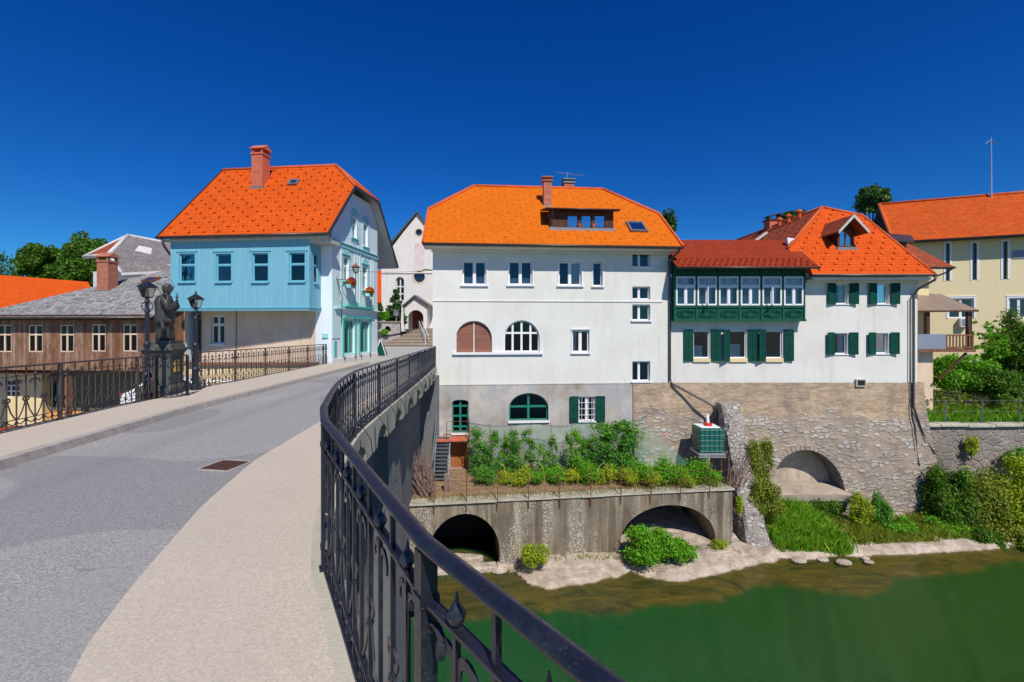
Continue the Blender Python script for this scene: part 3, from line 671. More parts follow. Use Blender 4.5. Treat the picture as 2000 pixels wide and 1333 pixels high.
vs = [(x, y, bank_h(x, y)) for y in YS for x in XS]; w = NX+1
mb.add(vs, [(j*w+i, j*w+i+1, (j+1)*w+i+1, (j+1)*w+i) for j in range(NY) for i in range(NX)])
tag(mb.build('river_bank', M['bank'], smooth=True), kind='structure')
mb = MB(); mb.poly([(-120, -150, WL), (160, -150, WL), (160, 27, WL), (-120, 27, WL)]); tag(mb.build('river_water', M['water']), kind='structure')
# ---------------------------------------------------------------- bridge
bridge = thing('bridge', (-3, 8, -2), 'grey concrete bridge with scalloped edge beam crossing the green river to the white house', 'bridge')
mb = MB(); t = 0; ds = .05; top = []; bot = []; T0 = RPATH.near(-2.5, 7.6)
n = int(RPATH.len/ds)
for i in range(n+1):
    t = RPATH.len*i/n; c = ((t-T0+1.0) % 2.0)-1.0; sc_ = 0
    if abs(c) < .5: sc_ = .36*math.sqrt(1-(c/.5)**2)
    top.append(t); bot.append(-.58+sc_)
vs = []
for t, b in zip(top, bot): vs += [RPATH.pos(t, .065, .006), RPATH.pos(t, .065, b), RPATH.pos(t, -.10, b), RPATH.pos(t, -.09, .006)]
mb.add(vs, [q for i in range(n) for q in ((4*i+1, 4*i+5, 4*i+4, 4*i), (4*i+2, 4*i+6, 4*i+5, 4*i+1), (4*i, 4*i+4, 4*i+7, 4*i+3))])
# shallow grooves marking the beam sections
mb.build('edge_beam', M['beam'], bridge)
# side wall with its great arch: strips along the path, from the beam down
ya, yb = RPATH.near(-3.12, 12.3), RPATH.near(-.9, 2.4); mid = (ya+yb)/2; hr = (ya-yb)/2
mb = MB(); n = 160; vs = []; s0 = RPATH.near(2.75, -3); s1 = RPATH.len
for i in range(n+1):
    t = s0+(s1-s0)*i/n; q = (t-mid)/hr; zb = -11.5 if abs(q) >= 1 else -9.6+7.0*math.sqrt(1-q*q)-0*q
    zt = RPATH.pos(t).z
    vs += [RPATH.pos(t, -.74, -.5), Vector((*RPATH.pos(t, -.74)[:2], min(zb, zt-.7))), Vector((*RPATH.pos(t, -4.6)[:2], min(zb, zt-.6)))]
mb.add(vs, [q for i in range(n) for q in ((3*i+1, 3*i+4, 3*i+3, 3*i), (3*i+2, 3*i+5, 3*i+4, 3*i+1))])
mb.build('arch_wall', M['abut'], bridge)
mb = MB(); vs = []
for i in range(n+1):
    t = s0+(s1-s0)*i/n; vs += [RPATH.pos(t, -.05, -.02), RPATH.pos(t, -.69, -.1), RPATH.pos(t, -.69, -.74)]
mb.add(vs, [q for i in range(n) for q in ((3*i+1, 3*i+4, 3*i+3, 3*i), (3*i+2, 3*i+5, 3*i+4, 3*i+1))]); mb.build('beam_cavity_shade', M['dark'], bridge)  # dark sheet behind the scallops, painting the shade under the slab
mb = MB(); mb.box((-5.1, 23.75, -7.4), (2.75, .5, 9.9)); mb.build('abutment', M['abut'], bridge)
# cutwater buttress beside the arch, and left side wall
mb = MB(); b0 = RPATH.pos(ya+.4, -.74)
mb.add([(b0.x-.1, b0.y-.1, -2.9), (b0.x+.32, b0.y-.05, -2.9), (b0.x+.3, b0.y+1.3, -2.9), (b0.x-.1, b0.y+1.3, -2.9), (b0.x-.1, b0.y-.5, -11.5), (b0.x+.6, b0.y-.3, -11.5), (b0.x+.6, b0.y+1.7, -11.5), (b0.x-.1, b0.y+1.7, -11.5)], [(0, 1, 2, 3), (5, 1, 0, 4), (6, 2, 1, 5), (7, 3, 2, 6)][::1])
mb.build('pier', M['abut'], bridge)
mb = MB(); vs = []
for i in range(41):
    y = -5.5+30.6*i/40; x = itp(LO, y); vs += [(x, y, dz(y)+.06), (x, y, -12)]
mb.add(vs, [(2*i+1, 2*i, 2*i+2, 2*i+3) for i in range(40)]); mb.build('side_wall', M['beam'], bridge)
# iron drain rods and cable hooks hanging from the beam
for k in range(13):
    t = RPATH.near(-2.3, 6.4)+k*1.28
    if t > RPATH.len-.4: break
    mb = MB(); P = [RPATH.pos(t, .03, .2), RPATH.pos(t+.02, .22, -.1), RPATH.pos(t+.06, .24, -.35), RPATH.pos(t+.1, .12, -.66), RPATH.pos(t+.3, .1, -.66)]
    mb.tube(P, .008, 5); lp = [RPATH.pos(t-.25+.11*math.cos(a), .12, -.62+.14*math.sin(a)) for a in [i*.5 for i in range(13)]]
    mb.tube(lp, .005, 4); mb.tube([RPATH.pos(t-.25, .12, -.5), RPATH.pos(t-.22, .09, -.05)], .007, 4)
    mb.build('cable_hook', M['iron'], bridge)
# ---------------------------------------------------------------- railings
def arc(cx, cz, r, a0, a1, n=8): return [Vector((cx+r*math.cos(R(a0+(a1-a0)*i/n)), 0, cz+r*math.sin(R(a0+(a1-a0)*i/n)))) for i in range(n+1)]
def bal_full(mb):                                        # bar up to the handrail, with a lily and two raking legs at mid height
    mb.tube([V(0, 0, .03), V(0, 0, 1.03)], 0, sq=(.016, .018))
    mb.lathe((0, 0, 0), [(.011, .40), (.019, .42), (.011, .44)], 6)
    for s in (-1, 1):
        mb.tube([V(s*.008, 0, .50), V(s*.03, 0, .42), V(s*.075, 0, .30), V(s*.14, 0, .20), V(s*.172, 0, .168)], 0, sq=(.022, .007), up=(0, 1, 0))
        c = arc(s*.034, .50, .027, 180 if s > 0 else 0, -100 if s > 0 else 280, 10); mb.tube(c, 0, sq=(.028, .007), up=(0, 1, 0))
    return mb
def bal_spear(mb):                                       # bar up to the second rail, onion finial, scrolls, bow and drop
    mb.tube([V(0, 0, .03), V(0, 0, .89)], 0, sq=(.015, .017))
    mb.lathe((0, 0, 0), [(.010, .893), (.020, .905), (.027, .922), (.020, .94), (.008, .957), (.002, .985)], 8)
    for s in (-1, 1):
        mb.tube([V(s*.006, 0, .66), V(s*.009, 0, .73)]+arc(s*.052, .775, .044, 180 if s > 0 else 0, -30 if s > 0 else 210, 10), 0, sq=(.028, .008), up=(0, 1, 0))
        mb.tube([V(s*.172, 0, .168), V(s*.15, 0, .12), V(s*.08, 0, .085), V(s*.03, 0, .10), V(s*.02, 0, .13)], 0, sq=(.018, .006), up=(0, 1, 0))
    mb.lathe((0, 0, 0), [(.003, .045), (.018, .075), (.008, .11)], 6)
    return mb
def railing(label, path, s0, s1, s_post, bay=2.2, unit=.185, mat=None, near_first=None, wide=.058, count=100, extra_posts=()):
    mat = mat or M['iron']
    p0 = path.pos(s0); root = thing('iron_railing', p0, label, 'railing')
    m1 = bal_full(MB()).build('baluster', mat); m2 = bal_spear(MB()).build('baluster', mat)
    protos = [m1, m2]; pos = []
    posts = []; s = s_post
    while s > s0: s -= bay
    s += bay if s < s0-.01 else 0
    while s <= s1+.01: posts.append(s); s += bay
    posts += list(extra_posts); allp = sorted([s0]+posts+[s1])
    for a, b in zip(allp, allp[1:]):
        k = int(round((b-a)/unit))
        for i in range(1, k): pos.append((a+(b-a)*i/k, i % 2))
    key = lambda q: path.pos(q[0]).length
    pos.sort(key=key); used = [False, False]; rest = MB()
    for n, (t, ty) in enumerate(pos):
        p = path.pos(t); an = path.ang(t)
        if n < count:
            o = protos[ty] if not used[ty] else protos[ty].copy()
            if used[ty]: COL.objects.link(o)
            used[ty] = True; o.parent = root; o.location = p-p0; o.rotation_euler = (0, 0, an)
        else:
            b = MB(); (bal_full, bal_spear)[1-ty if False else ty](b); q = Matrix.Rotation(an, 3, 'Z')
            rest.add([q @ Vector(v)+p for v in b.v], b.f)
    if rest.v: tag(rest.build('baluster', mat, root), kind='stuff')
    def run(z, off=0, st=.1):
        k = max(2, int((s1-s0)/st)); return [path.pos(s0+(s1-s0)*i/k, off, z) for i in range(k+1)]
    # handrail: a flattened half-round bar
    P = run(1.045); prof = [(-wide/2, -.004), (-wide/2, .006), (-wide*.32, .018), (0, .023), (wide*.32, .018), (wide/2, .006), (wide/2, -.004), (0, -.012)]
    rings = []
    for i, p in enumerate(P):
        t = s0+(s1-s0)*i/(len(P)-1); d = path.tan(t); nn = Vector((d.y, -d.x, 0)); rings.append([p+nn*a+Vector((0, 0, b)) for a, b in prof[::-1]])
    mb = MB(); mb.loft(rings); mb.build('handrail', mat, root, smooth=True)
    for z, w, h in ((.887, .036, .011), (.168, .03, .010), (.035, .04, .014)):
        mb = MB(); mb.tube(run(z), 0, sq=(w, h), up=(0, 0, 1)); mb.build('rail', mat, root)
    for t in posts+[x for x in (s0, s1)]:
        mb = MB(); p = path.pos(t); an = path.ang(t)
        mb.box(p+Vector((0, 0, .515)), (.052, .052, 1.03), rz=an); mb.box(p+Vector((0, 0, .012)), (.075, .075, .024), rz=an)
        mb.box(p+Vector((0, 0, .887)), (.062, .062, .03), rz=an); mb.box(p+Vector((0, 0, .168)), (.062, .062, .03), rz=an)
        for s in (-1, 1):
            q = Matrix.Rotation(an, 3, 'Z')
            for c in (arc(s*.075, .80, .045, 180 if s > 0 else 0, -40 if s > 0 else 220, 8), arc(s*.075, .40, .045, 180 if s > 0 else 0, -80 if s > 0 else 260, 8), [V(s*.026, 0, .5), V(s*.05, 0, .36), V(s*.13, 0, .2)]):
                mb.tube([q @ v+p for v in c], 0, sq=(.02, .006))
        mb.build('post', mat, root)
    return root
sp = RPATH.near(-.27, 1.34)
railing('long black wrought iron railing with wide handrail curving from the foreground to the white house', RPATH, RPATH.near(1.9, -1.8), RPATH.len-.03, sp, 2.17)
LP1 = Path([(-7.6, 4), (-8.2, 7.5), (-8.66, 10.1), (-8.78, 11.3)], lambda y: dz(y)+.07)
railing('dark iron railing on the left pavement ending at the lamp post beside the statue', LP1, 0, LP1.len, LP1.near(-8.38, 8.55), 2.2, mat=M['iron_l'], wide=.04)
LP2 = Path([(-9.2, 13.3), (-9.3, 15.4), (-9.98, 24.75)], lambda y: dz(y)+.07)
railing('dark iron railing behind the second lamp post running to the blue house', LP2, 0, LP2.len, 2.2, 2.2, mat=M['iron_l'], wide=.04)
LP3 = Path([(-8.78, 11.38), (-8.45, 11.42), (-8.42, 11.95)], lambda y: dz(y)+.07)
railing('short black iron railing returning in front of the statue pedestal', LP3, 0, LP3.len, 9, 3, mat=M['iron'], wide=.05)
# drain grate in the road
g0 = Vector((-3.72, 5.98, dz(6)-.046))
gr = thing('drain_grate', g0, 'rusty iron drain grate set in the asphalt at the edge of the pavement', 'drain')
q = R(80); mb = MB()
fr_ = [(-.3, 0, .05, .5), (.3, 0, .05, .5)]
for a in (-.22, .22): mb.box(g0+Matrix.Rotation(q, 3, 'Z') @ V(0, a, .004), (.42, .03, .012), rz=q); mb.box(g0+Matrix.Rotation(q, 3, 'Z') @ V(a, 0, .004), (.035, .4, .014), rz=q)
mb.build('frame', M['kerb'], gr); mb = MB()
for i in range(9): mb.box(g0+Matrix.Rotation(q, 3, 'Z') @ V(-.176+i*.044, 0, .003), (.016, .4, .012), rz=q)
for i in range(3): mb.box(g0+Matrix.Rotation(q, 3, 'Z') @ V(0, -.11+i*.11, .002), (.4, .016, .01), rz=q)
mb.build('bars', M['rust_d'], gr); mb = MB(); mb.box(g0+V(0, 0, -.0015), (.42, .42, .003), rz=q); mb.build('shaft', M['dark'], gr)
# ---------------------------------------------------------------- window, shutter, wall helpers
def shutter(fr, parent, hu, z0, z1, w, side, ang=8, n=.03, rows=18, mat=None, panel=False, nm='shutter'):
    # a louvred leaf hinged at u=hu; side -1 opens to the left; ang = degrees off the wall
    mat = mat or M['green']; mb = MB(); a = R(ang); H = fr.pt(hu, 0, n)
    du = (fr.U*side*math.cos(a)+fr.N*math.sin(a)).normalized(); dn = du.cross(Vector((0, 0, 1))).normalized()
    if dn.dot(fr.N) < 0: dn = -dn
    f2 = Fr((H.x, H.y, 0), du, dn); st = .055; t = .035
    mb.fbox(f2, 0, st, z0, z1, 0, t); mb.fbox(f2, w-st, w, z0, z1, 0, t)
    for a0, a1 in ((z0, z0+.07), (z1-.07, z1), ((z0+z1)/2-.03+.08, (z0+z1)/2+.03+.08)): mb.fbox(f2, st, w-st, a0, a1, .002, t-.002)
    if panel: mb.fbox(f2, st, w-st, z0+.07, z1-.07, .008, .022)
    else:
        for i in range(rows):
            z = z0+.08+(z1-z0-.16)*(i+.5)/rows; h = (z1-z0-.16)/rows*.8
            c = [f2.pt(st, z-h/2, t-.003), f2.pt(w-st, z-h/2, t-.003), f2.pt(w-st, z+h/2, .006), f2.pt(st, z+h/2, .006)]
            mb.prism(c, dn*-.006)
        mb.fbox(f2, st, w-st, z0+.07, z1-.07, .001, .004, 1)
        mb.fbox(f2, w/2-.012, w/2+.012, z0+.07, z1-.07, t-.008, t+.004)
    return mb.build(nm, [mat, M['dark']], parent)
def window(fr, parent, u0, u1, z0, z1, rec=.12, fw=.06, mull=(.5,), trans=(), sill=None, curt=None, mat=None, glass=None, sur=None, arch=None, smat=None, bars=False, sash=True, mtop=None, name='window'):
    mat = mat or M['frame']; glass = glass or M['glass']; mb = MB(); d0, d1 = -rec-.05, -rec
    w = u1-u0; h = z1-z0
    if arch:
        out = archpts(u0+.002, u1-.002, z0+.002, arch[0], z1-.002); inn = archpts(u0+fw, u1-fw, z0+fw, arch[0], z1-fw)
        k = len(out); vs = [fr.pt(a, b, d1) for a, b in out]+[fr.pt(a, b, d1) for a, b in inn]+[fr.pt(a, b, d0) for a, b in inn]
        fs = [(i, (i+1) % k, (i+1) % k+k, i+k) for i in range(k)]+[(i+k, (i+1) % k+k, (i+1) % k+2*k, i+2*k) for i in range(k)]
        mb.add(vs, fs)
    else:
        mb.fbox(fr, u0+.002, u0+fw, z0+.002, z1-.002, d0, d1); mb.fbox(fr, u1-fw, u1-.002, z0+.002, z1-.002, d0, d1)
        mb.fbox(fr, u0+fw, u1-fw, z0+.002, z0+fw, d0, d1-.002); mb.fbox(fr, u0+fw, u1-fw, z1-fw, z1-.002, d0, d1-.002)
    def topz(u):
        if not arch: return z1-fw
        c = (u0+u1)/2; r = w/2; q = max(0, 1-((u-c)/r)**2); return arch[0]+(z1-arch[0])*math.sqrt(q)-fw*.5
    for m in mull: u = u0+w*m; mw = fw*.75; mb.fbox(fr, u-mw, u+mw, z0+fw, topz(u) if mtop is None else z0+h*mtop, d0+.005, d1+.012)
    for m in trans:
        z = z0+h*m; aa, bb = u0+fw, u1-fw
        if arch and z > arch[0]:
            c = (u0+u1)/2; q = math.sqrt(max(0, 1-((z-arch[0])/(z1-arch[0]))**2))*w/2; aa, bb = c-q+fw*.5, c+q-fw*.5
        mb.fbox(fr, aa, bb, z-fw*.7, z+fw*.7, d0+.003, d1+.008)
    if sash and not arch:                                # inner sash lines
        cols = [0]+list(mull)+[1]; rows_ = [0]+list(trans)+[1]
        for a, b in zip(cols, cols[1:]):
            for c, d in zip(rows_, rows_[1:]):
                x0 = u0+w*a+fw*.8; x1 = u0+w*b-fw*.8; y0 = z0+h*c+fw*.8; y1 = z0+h*d-fw*.8; s = .028
                for q in ((x0, x0+s, y0, y1), (x1-s, x1, y0, y1), (x0, x1, y0, y0+s), (x0, x1, y1-s, y1)): mb.fbox(fr, *q, d0+.012, d1-.012)
    W_ = mb.build(name, mat, parent)
    mb = MB()
    if arch: mb.add([fr.pt(a, b, -rec-.03) for a, b in archpts(u0+fw*.6, u1-fw*.6, z0+fw*.6, arch[0], z1-fw*.6)], [tuple(range(len(archpts(0, 1, 0, .5, 1)))) if not fr.flip else tuple(range(len(archpts(0, 1, 0, .5, 1))))[::-1]])
    else: mb.fbox(fr, u0+fw*.6, u1-fw*.6, z0+fw*.6, z1-fw*.6, -rec-.032, -rec-.028)
    mb.build('pane', glass, W_)
    if sill is not None:
        mb = MB(); mb.fbox(fr, u0-sill, u1+sill, z0-.07, z0-.002, -rec, .1); mb.fbox(fr, u0-sill+.03, u1+sill-.03, z0-.11, z0-.072, .003, .05); mb.build('sill', smat or M['trim'], W_)
    if curt:
        a, b, c, d = curt; mb = MB(); k = 28; vs = []
        for i in range(k+1):
            u = u0+w*(a+(b-a)*i/k); n = -rec-.075+.02*math.sin(i*1.9)+.01*math.sin(i*4.3); vs += [fr.pt(u, z0+h*c, n), fr.pt(u, z0+h*d, n)]
        fs = [(2*i, 2*i+2, 2*i+3, 2*i+1) for i in range(k)]
        mb.add(vs, fs); mb.build('curtain', M['curtain'], W_)
    if sur:
        mb = MB(); s = sur
        for q in ((u0-s, u0-.001, z0-.001, z1+s), (u1+.001, u1+s, z0-.001, z1+s), (u0, u1, z1+.001, z1+s)): mb.fbox(fr, *q, .002, .03)
        mb.fbox(fr, u0-s-.03, u1+s+.03, z1+s+.001, z1+s+.06, .003, .05); mb.build('surround', smat or M['trim'], W_)
    if bars:
        mb = MB()
        for i in range(1, 5): mb.tube([fr.pt(u0+w*i/5, z0, -.03), fr.pt(u0+w*i/5, z1, -.03)], .012, 5)
        for i in range(1, 4): mb.tube([fr.pt(u0, z0+h*i/4, -.02), fr.pt(u1, z0+h*i/4, -.02)], .012, 5)
        mb.build('bars', M['trim'], W_)
    return W_
def R4(fr, x0, y0, x1, y1, n=0):
    a = fr.px(x0, (y0+y1)/2, n)[0]; b = fr.px(x1, (y0+y1)/2, n)[0]; xm = (x0+x1)/2
    return a, b, fr.px(xm, y1, n)[1], fr.px(xm, y0, n)[1]
def gutter(parent, pts, r=.07, mat=None, name='gutter'):
    mb = MB(); mb.tube(pts, r, 8); return mb.build(name, mat or M['gutter'], parent, smooth=True)
def chimney(parent, c, w, d, z0, z1, mat, cap=None, rz=0, hood=False, flash=True):
    mb = MB(); mb.box((c[0], c[1], (z0+z1)/2), (w, d, z1-z0), rz=rz); o = mb.build('chimney', mat, parent)
    mb = MB()
    if hood:
        mb.box((c[0], c[1], z1+.05), (w+.1, d+.1, .1), rz=rz)
        q = Matrix.Rotation(rz, 3, 'Z'); hh = .55
        for sx in (-1, 1):
            for sy in (-1, 1): mb.box(Vector((c[0], c[1], z1+.22))+q @ V(sx*(w/2-.06), sy*(d/2-.06), 0), (.12, .12, .26), rz=rz)
        P = [Vector((c[0], c[1], z1+.34))+q @ V(*p) for p in ((-w/2-.1, -d/2-.1, 0), (w/2+.1, -d/2-.1, 0), (w/2+.1, d/2+.1, 0), (-w/2-.1, d/2+.1, 0), (-w/2-.1, 0, .32), (w/2+.1, 0, .32))]
        mb.add(P, [(0, 1, 5, 4), (2, 3, 4, 5), (1, 2, 5), (3, 0, 4), (3, 2, 1, 0)])
    else:
        mb.box((c[0], c[1], z1+.03), (w+.14, d+.14, .07), rz=rz); mb.box((c[0], c[1], z1+.14), (w-.1, d-.1, .15), rz=rz); mb.box((c[0], c[1], z1+.24), (w+.16, d+.16, .05), rz=rz)
    mb.build('chimney_cap', cap or mat, o)
    if flash: mb = MB(); mb.box((c[0], c[1], z0+.18), (w+.12, d+.12, .3), rz=rz); mb.build('flashing', M['lead'], o)
    return o
def on_roof_frame(p, nr):
    nr = Vector(nr).normalized(); nr = nr if nr.z > 0 else -nr
    u = nr.cross(Vector((0, 0, 1))).normalized() if False else Vector((0, 0, 1)).cross(nr).normalized(); v = nr.cross(u).normalized(); return u, v, nr
def skylight(parent, px, p0, nr, w, h, mat=None):
    u, v, n = on_roof_frame(None, nr); c = plane_px(px[0], px[1], p0, Vector(nr).normalized())
    mb = MB(); fw = .09
    def sl(a0, a1, b0, b1, n0, n1, mb): mb.prism([c+u*a0+v*b0+n*n0, c+u*a1+v*b0+n*n0, c+u*a1+v*b1+n*n0, c+u*a0+v*b1+n*n0], n*(n1-n0))
    sl(-w/2, w/2, -h/2, -h/2+fw, .01, .13, mb); sl(-w/2, w/2, h/2-fw, h/2, .01, .13, mb); sl(-w/2, -w/2+fw, -h/2+fw, h/2-fw, .01, .13, mb); sl(w/2-fw, w/2, -h/2+fw, h/2-fw, .01, .13, mb)
    o = mb.build('skylight', mat or M['lead'], parent); mb = MB(); sl(-w/2+fw, w/2-fw, -h/2+fw, h/2-fw, .05, .09, mb); mb.build('pane', M['glass_b'], o); return o
# ---------------------------------------------------------------- the white house over the river
WA = V(-4.06, 23.6, 0); WB = V(8.35, 24.64, 0); wu = (WB-WA).normalized(); wn = V(wu.y, -wu.x, 0)
FW = Fr(WA, wu, wn); LW = (WB-WA).length
white = thing('white_house', (2, 24, -10), 'large white house with bright orange half hipped roof and arched windows at the bridge end', 'house')
U35 = FW.px(1235, 751)[0]; ztop = 4.02; zb = FW.px(1000, 751)[1]; zf = -10.4
specs = []
def W1(*a, **k): specs.append((R4(FW, *a), k)); return specs[-1][0]
for q in ((903, 510, 950, 557), (993, 510, 1040, 557), (1091, 511, 1136, 558)):
    i = len(specs); W1(*q, rec=.13, fw=.07, sill=.1, sur=.05, curt=((.02, .98, 0, .36), (.02, .98, 0, .3), (.5, .98, 0, .95))[i])
W1(1158, 512, 1177, 559, rec=.16, fw=.05, mull=(), sill=.08, sur=.04)
for q in ((1235, 495, 1270, 522), (1235, 560, 1270, 585), (1235, 595, 1270, 626), (1235, 706, 1270, 745)):
    W1(*q, rec=.16, fw=.045, mull=(.42,), sill=.08 if q[1] != 560 else None)
W1(1117, 645, 1151, 689, rec=.12, fw=.07, sill=.06, sur=.02, curt=(.02, .3, 0, .95))
a1_ = R4(FW, 890, 627, 961, 690); a2_ = R4(FW, 984, 626, 1054, 688)
holes = [rect(*s[0]) for s in specs]
zs1 = FW.px(925, 662)[1]; zs2 = FW.px(1019, 661)[1]
holes += [archpts(*a1_[:2], a1_[2], zs1, a1_[3]), archpts(*a2_[:2], a2_[2], zs2, a2_[3])]
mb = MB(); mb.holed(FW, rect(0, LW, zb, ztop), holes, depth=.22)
D = 10.6
mb.add([FW.pt(0, zf, 0), FW.pt(0, ztop, 0), FW.pt(0, ztop, -D), FW.pt(0, zf, -D), FW.pt(LW, zf, 0), FW.pt(LW, ztop, 0), FW.pt(LW, ztop, -D), FW.pt(LW, zf, -D)], [(0, 1, 2, 3), (7, 6, 5, 4), (3, 2, 6, 7)])
# gable ends up to the half hips
def wroof(n): return 4.18+.79*(n)                         # n = distance behind the eave line
EA = .85
for uu in (0.02, LW-.02):
    g_ = [FW.pt(uu, ztop-.05, 0), FW.pt(uu, 6.45, -(6.6-4.18)/.79+EA), FW.pt(uu, 6.45, -D+(6.6-4.18)/.79-EA), FW.pt(uu, ztop-.05, -D)]
    mb.add(g_, [(0, 1, 2, 3)] if uu < 1 else [(3, 2, 1, 0)])
mb.build('wall', [M['white'], M['dark']], white)
for (a, k) in specs: window(FW, white, *a, **k)
o = window(FW, white, *a2_, rec=.14, fw=.07, mull=(.25, .5, .75), trans=(.60,), arch=(zs2,), sash=False)
o = window(FW, white, *a1_, rec=.14, fw=.03, mull=(.5,), arch=(zs1,), sash=False, glass=M['redshut'])
mb = MB(); a = FW.px(884, 691)[0]; b = FW.px(1060, 691)[0]; z = a2_[2]; mb.fbox(FW, a, b, z-.12, z-.003, .002, .12); mb.build('sill', M['trim'], white)
mb = MB(); z = FW.px(1000, 588.5)[1]; mb.fbox(FW, -.02, LW-.3, z-.025, z+.02, .002, .04); mb.build('string_course', M['white2'], white)
mb = MB(); mb.fbox(FW, -.03, U35-.01, zb-.03, zb+.012, .001, .045); mb.build('drip_edge', M['lower_wall'], white)
# cornice: stepped boards under the eave
mb = MB(); mb.fbox(FW, -.4, LW+.35, ztop-.02, ztop+.10, -.1, EA-.08); mb.fbox(FW, -.06, LW+.03, ztop-.16, ztop-.022, .001, .14); mb.build('eave_cornice', M['white2'], white)
# basement render, flaring toward the bridge
pb = [(-.12, zb-.032), (LW*0+FW.px(1235, 760)[0], zb-.032), (FW.px(1235, 900)[0], zf), (-1.15, zf), (-.75, -6.8), (-.3, -4.2)]
dr = R4(FW, 883, 781, 915, 846); ar = R4(FW, 994, 768, 1071, 822); sw = R4(FW, 1130, 775, 1163, 823); od = R4(FW, 880, 864, 913, 905)
od = (od[0], od[1], -7.25, od[3])
hs_ = [archpts(dr[0], dr[1], dr[2], dr[3]-.12, dr[3], 6), archpts(ar[0], ar[1], ar[2], FW.px(1030, 797)[1], ar[3]), rect(*sw), rect(*od)]
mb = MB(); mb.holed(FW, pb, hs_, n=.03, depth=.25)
mb.add([FW.pt(-.12, zb-.032, .03), FW.pt(-.3, -4.2, .03), FW.pt(-.75, -6.8, .03), FW.pt(-1.15, zf, .03), FW.pt(0, zf, -1), FW.pt(0, zb, -1)], [(0, 5, 4, 3, 2, 1)])
mb.build('basement_wall', [M['lower_wall'], M['dark']], white)
window(FW, white, *dr, rec=.14, fw=.07, mull=(.5,), trans=(.18, .5, .8), mat=M['teal'], arch=(dr[3]-.12,), sash=False)
window(FW, white, *ar, rec=.16, fw=.08, mull=(.5,), trans=(.5,), mat=M['teal'], arch=(FW.px(1030, 797)[1],), sash=False)
mb = MB(); mb.fbox(FW, ar[0]-.05, ar[1]+.05, ar[2]-.1, ar[2]-.003, .032, .12); mb.build('sill', M['trim'], white); mb = MB(); mb.fbox(FW, dr[0]-.05, dr[1]+.05, dr[2]-.08, dr[2]-.003, .032, .1); mb.build('sill', M['trim'], white)
o = window(FW, white, *sw, rec=.1, fw=.05, mull=(.5,), bars=True, sill=.02)
shutter(FW, o, sw[0]-.02, sw[2]-.02, sw[3]+.03, .47, -1, 6, .05); shutter(FW, o, sw[1]+.02, sw[2]-.02, sw[3]+.03, .47, 1, 6, .05)
mb = MB(); mb.fbox(FW, od[0]+.01, od[1]-.01, od[2], od[3]-.01, -.16, -.1); mb.build('door', M['orangewood'], white)
# roof
def WP(u, z, back): return FW.pt(u, z, EA-back)
ov = .42; kz = 6.62; kb = (kz-4.18)/.79; rz_ = 8.85; rb = (rz_-4.18)/.79; ri = 2.55; tot = 2*rb
uL, uR = -ov, LW+ov
front = [WP(uL, 4.18, 0), WP(uR, 4.18, 0), WP(uR, kz, kb), WP(uR-ri, rz_, rb), WP(uL+ri, rz_, rb), WP(uL, kz, kb)]
back = [WP(uR, 4.18, tot), WP(uL, 4.18, tot), WP(uL, kz, tot-kb), WP(uL+ri, rz_, rb), WP(uR-ri, rz_, rb), WP(uR, kz, tot-kb)]
mb = MB(); roof_slab(mb, front, .14, 0, 2); roof_slab(mb, back, .14, 0, 2)
roof_slab(mb, [WP(uL, kz, kb), WP(uL+ri, rz_, rb), WP(uL, kz, tot-kb)], .14, 0, 2); roof_slab(mb, [WP(uR, kz, kb), WP(uR-ri, rz_, rb), WP(uR, kz, tot-kb)], .14, 0, 2)
guards(mb, front, .75, .42, .37, 1, w=.05, h=.03, skip=[(0, 30, 0, 0)])
wroofo = mb.build('roof', [M['tile_w'], M['guard_w'], M['soffit']], white)
def ridge(parent, pts, r=.11, mat=None):
    mb = MB(); mb.tube(pts, r, 8); return mb.build('ridge', mat or M['ridge'], parent, smooth=True)
ridge(white, [front[3], front[4]]); ridge(white, [front[5], front[4]]); ridge(white, [front[2], front[3]]); ridge(white, [back[2], front[4]]); ridge(white, [back[5], front[3]])
gutter(white, [WP(uL, 4.12, -.07), WP(uR, 4.12, -.07)])
for a, b in ((front[0], front[5]), (front[1], front[2])): mb = MB(); mb.tube([a, b], 0, sq=(.1, .16)); mb.build('verge_board', M['ridge'], white)
wnr = (front[1]-front[0]).cross(front[2]-front[1]).normalized()
skylight(white, (1243, 445), front[0], wnr, .95, 1.15)
# dormer
dz0 = plane_px(1130, 446, front[0], wnr); fd = Fr(dz0, wu, wn)
du0, du1 = fd.px(1073, 430)[0], fd.px(1198, 430)[0]; zt = fd.px(1130, 413)[1]; zbm = dz0.z
dorm = MB(); fd0 = fd
wh = [rect(*R4(fd, x0, 421, x1, 445)) for x0, x1 in ((1108, 1129), (1135, 1155), (1161, 1182))]
dorm.holed(fd, rect(du0, du1, zbm-.12, zt), wh, depth=.08)
bk = (zt-zbm)/.79+.4
for uu, fl in ((du0, 0), (du1, 1)):
    p = [fd.pt(uu, zbm-.12, 0), fd.pt(uu, zt, 0), fd.pt(uu, zt, -bk)]
    dorm.add(p, [(0, 1, 2) if not fl else (2, 1, 0)])
do = dorm.build('dormer', [M['wood_dk'], M['dark']], white)
for r_ in wh: window(fd, do, r_[0][0], r_[1][0], r_[0][1], r_[2][1], rec=.03, fw=.035, mull=(), mat=M['wood_dk'], glass=M['glass_b'], sash=False)
mb = MB(); A0 = [fd.pt(du0-.25, zt+.06, .35), fd.pt(du1+.25, zt+.06, .35), fd.pt(du1+.25, zt+.45, -1.5), fd.pt(du0-.25, zt+.45, -1.5)]
roof_slab(mb, A0, .1, 0, 1); mb.build('dormer_roof', [M['tile_w'], M['wood_dk']], do)
gutter(do, [A0[0]+V(0, -.03, -.03), A0[1]+V(0, -.03, -.03)], .04)
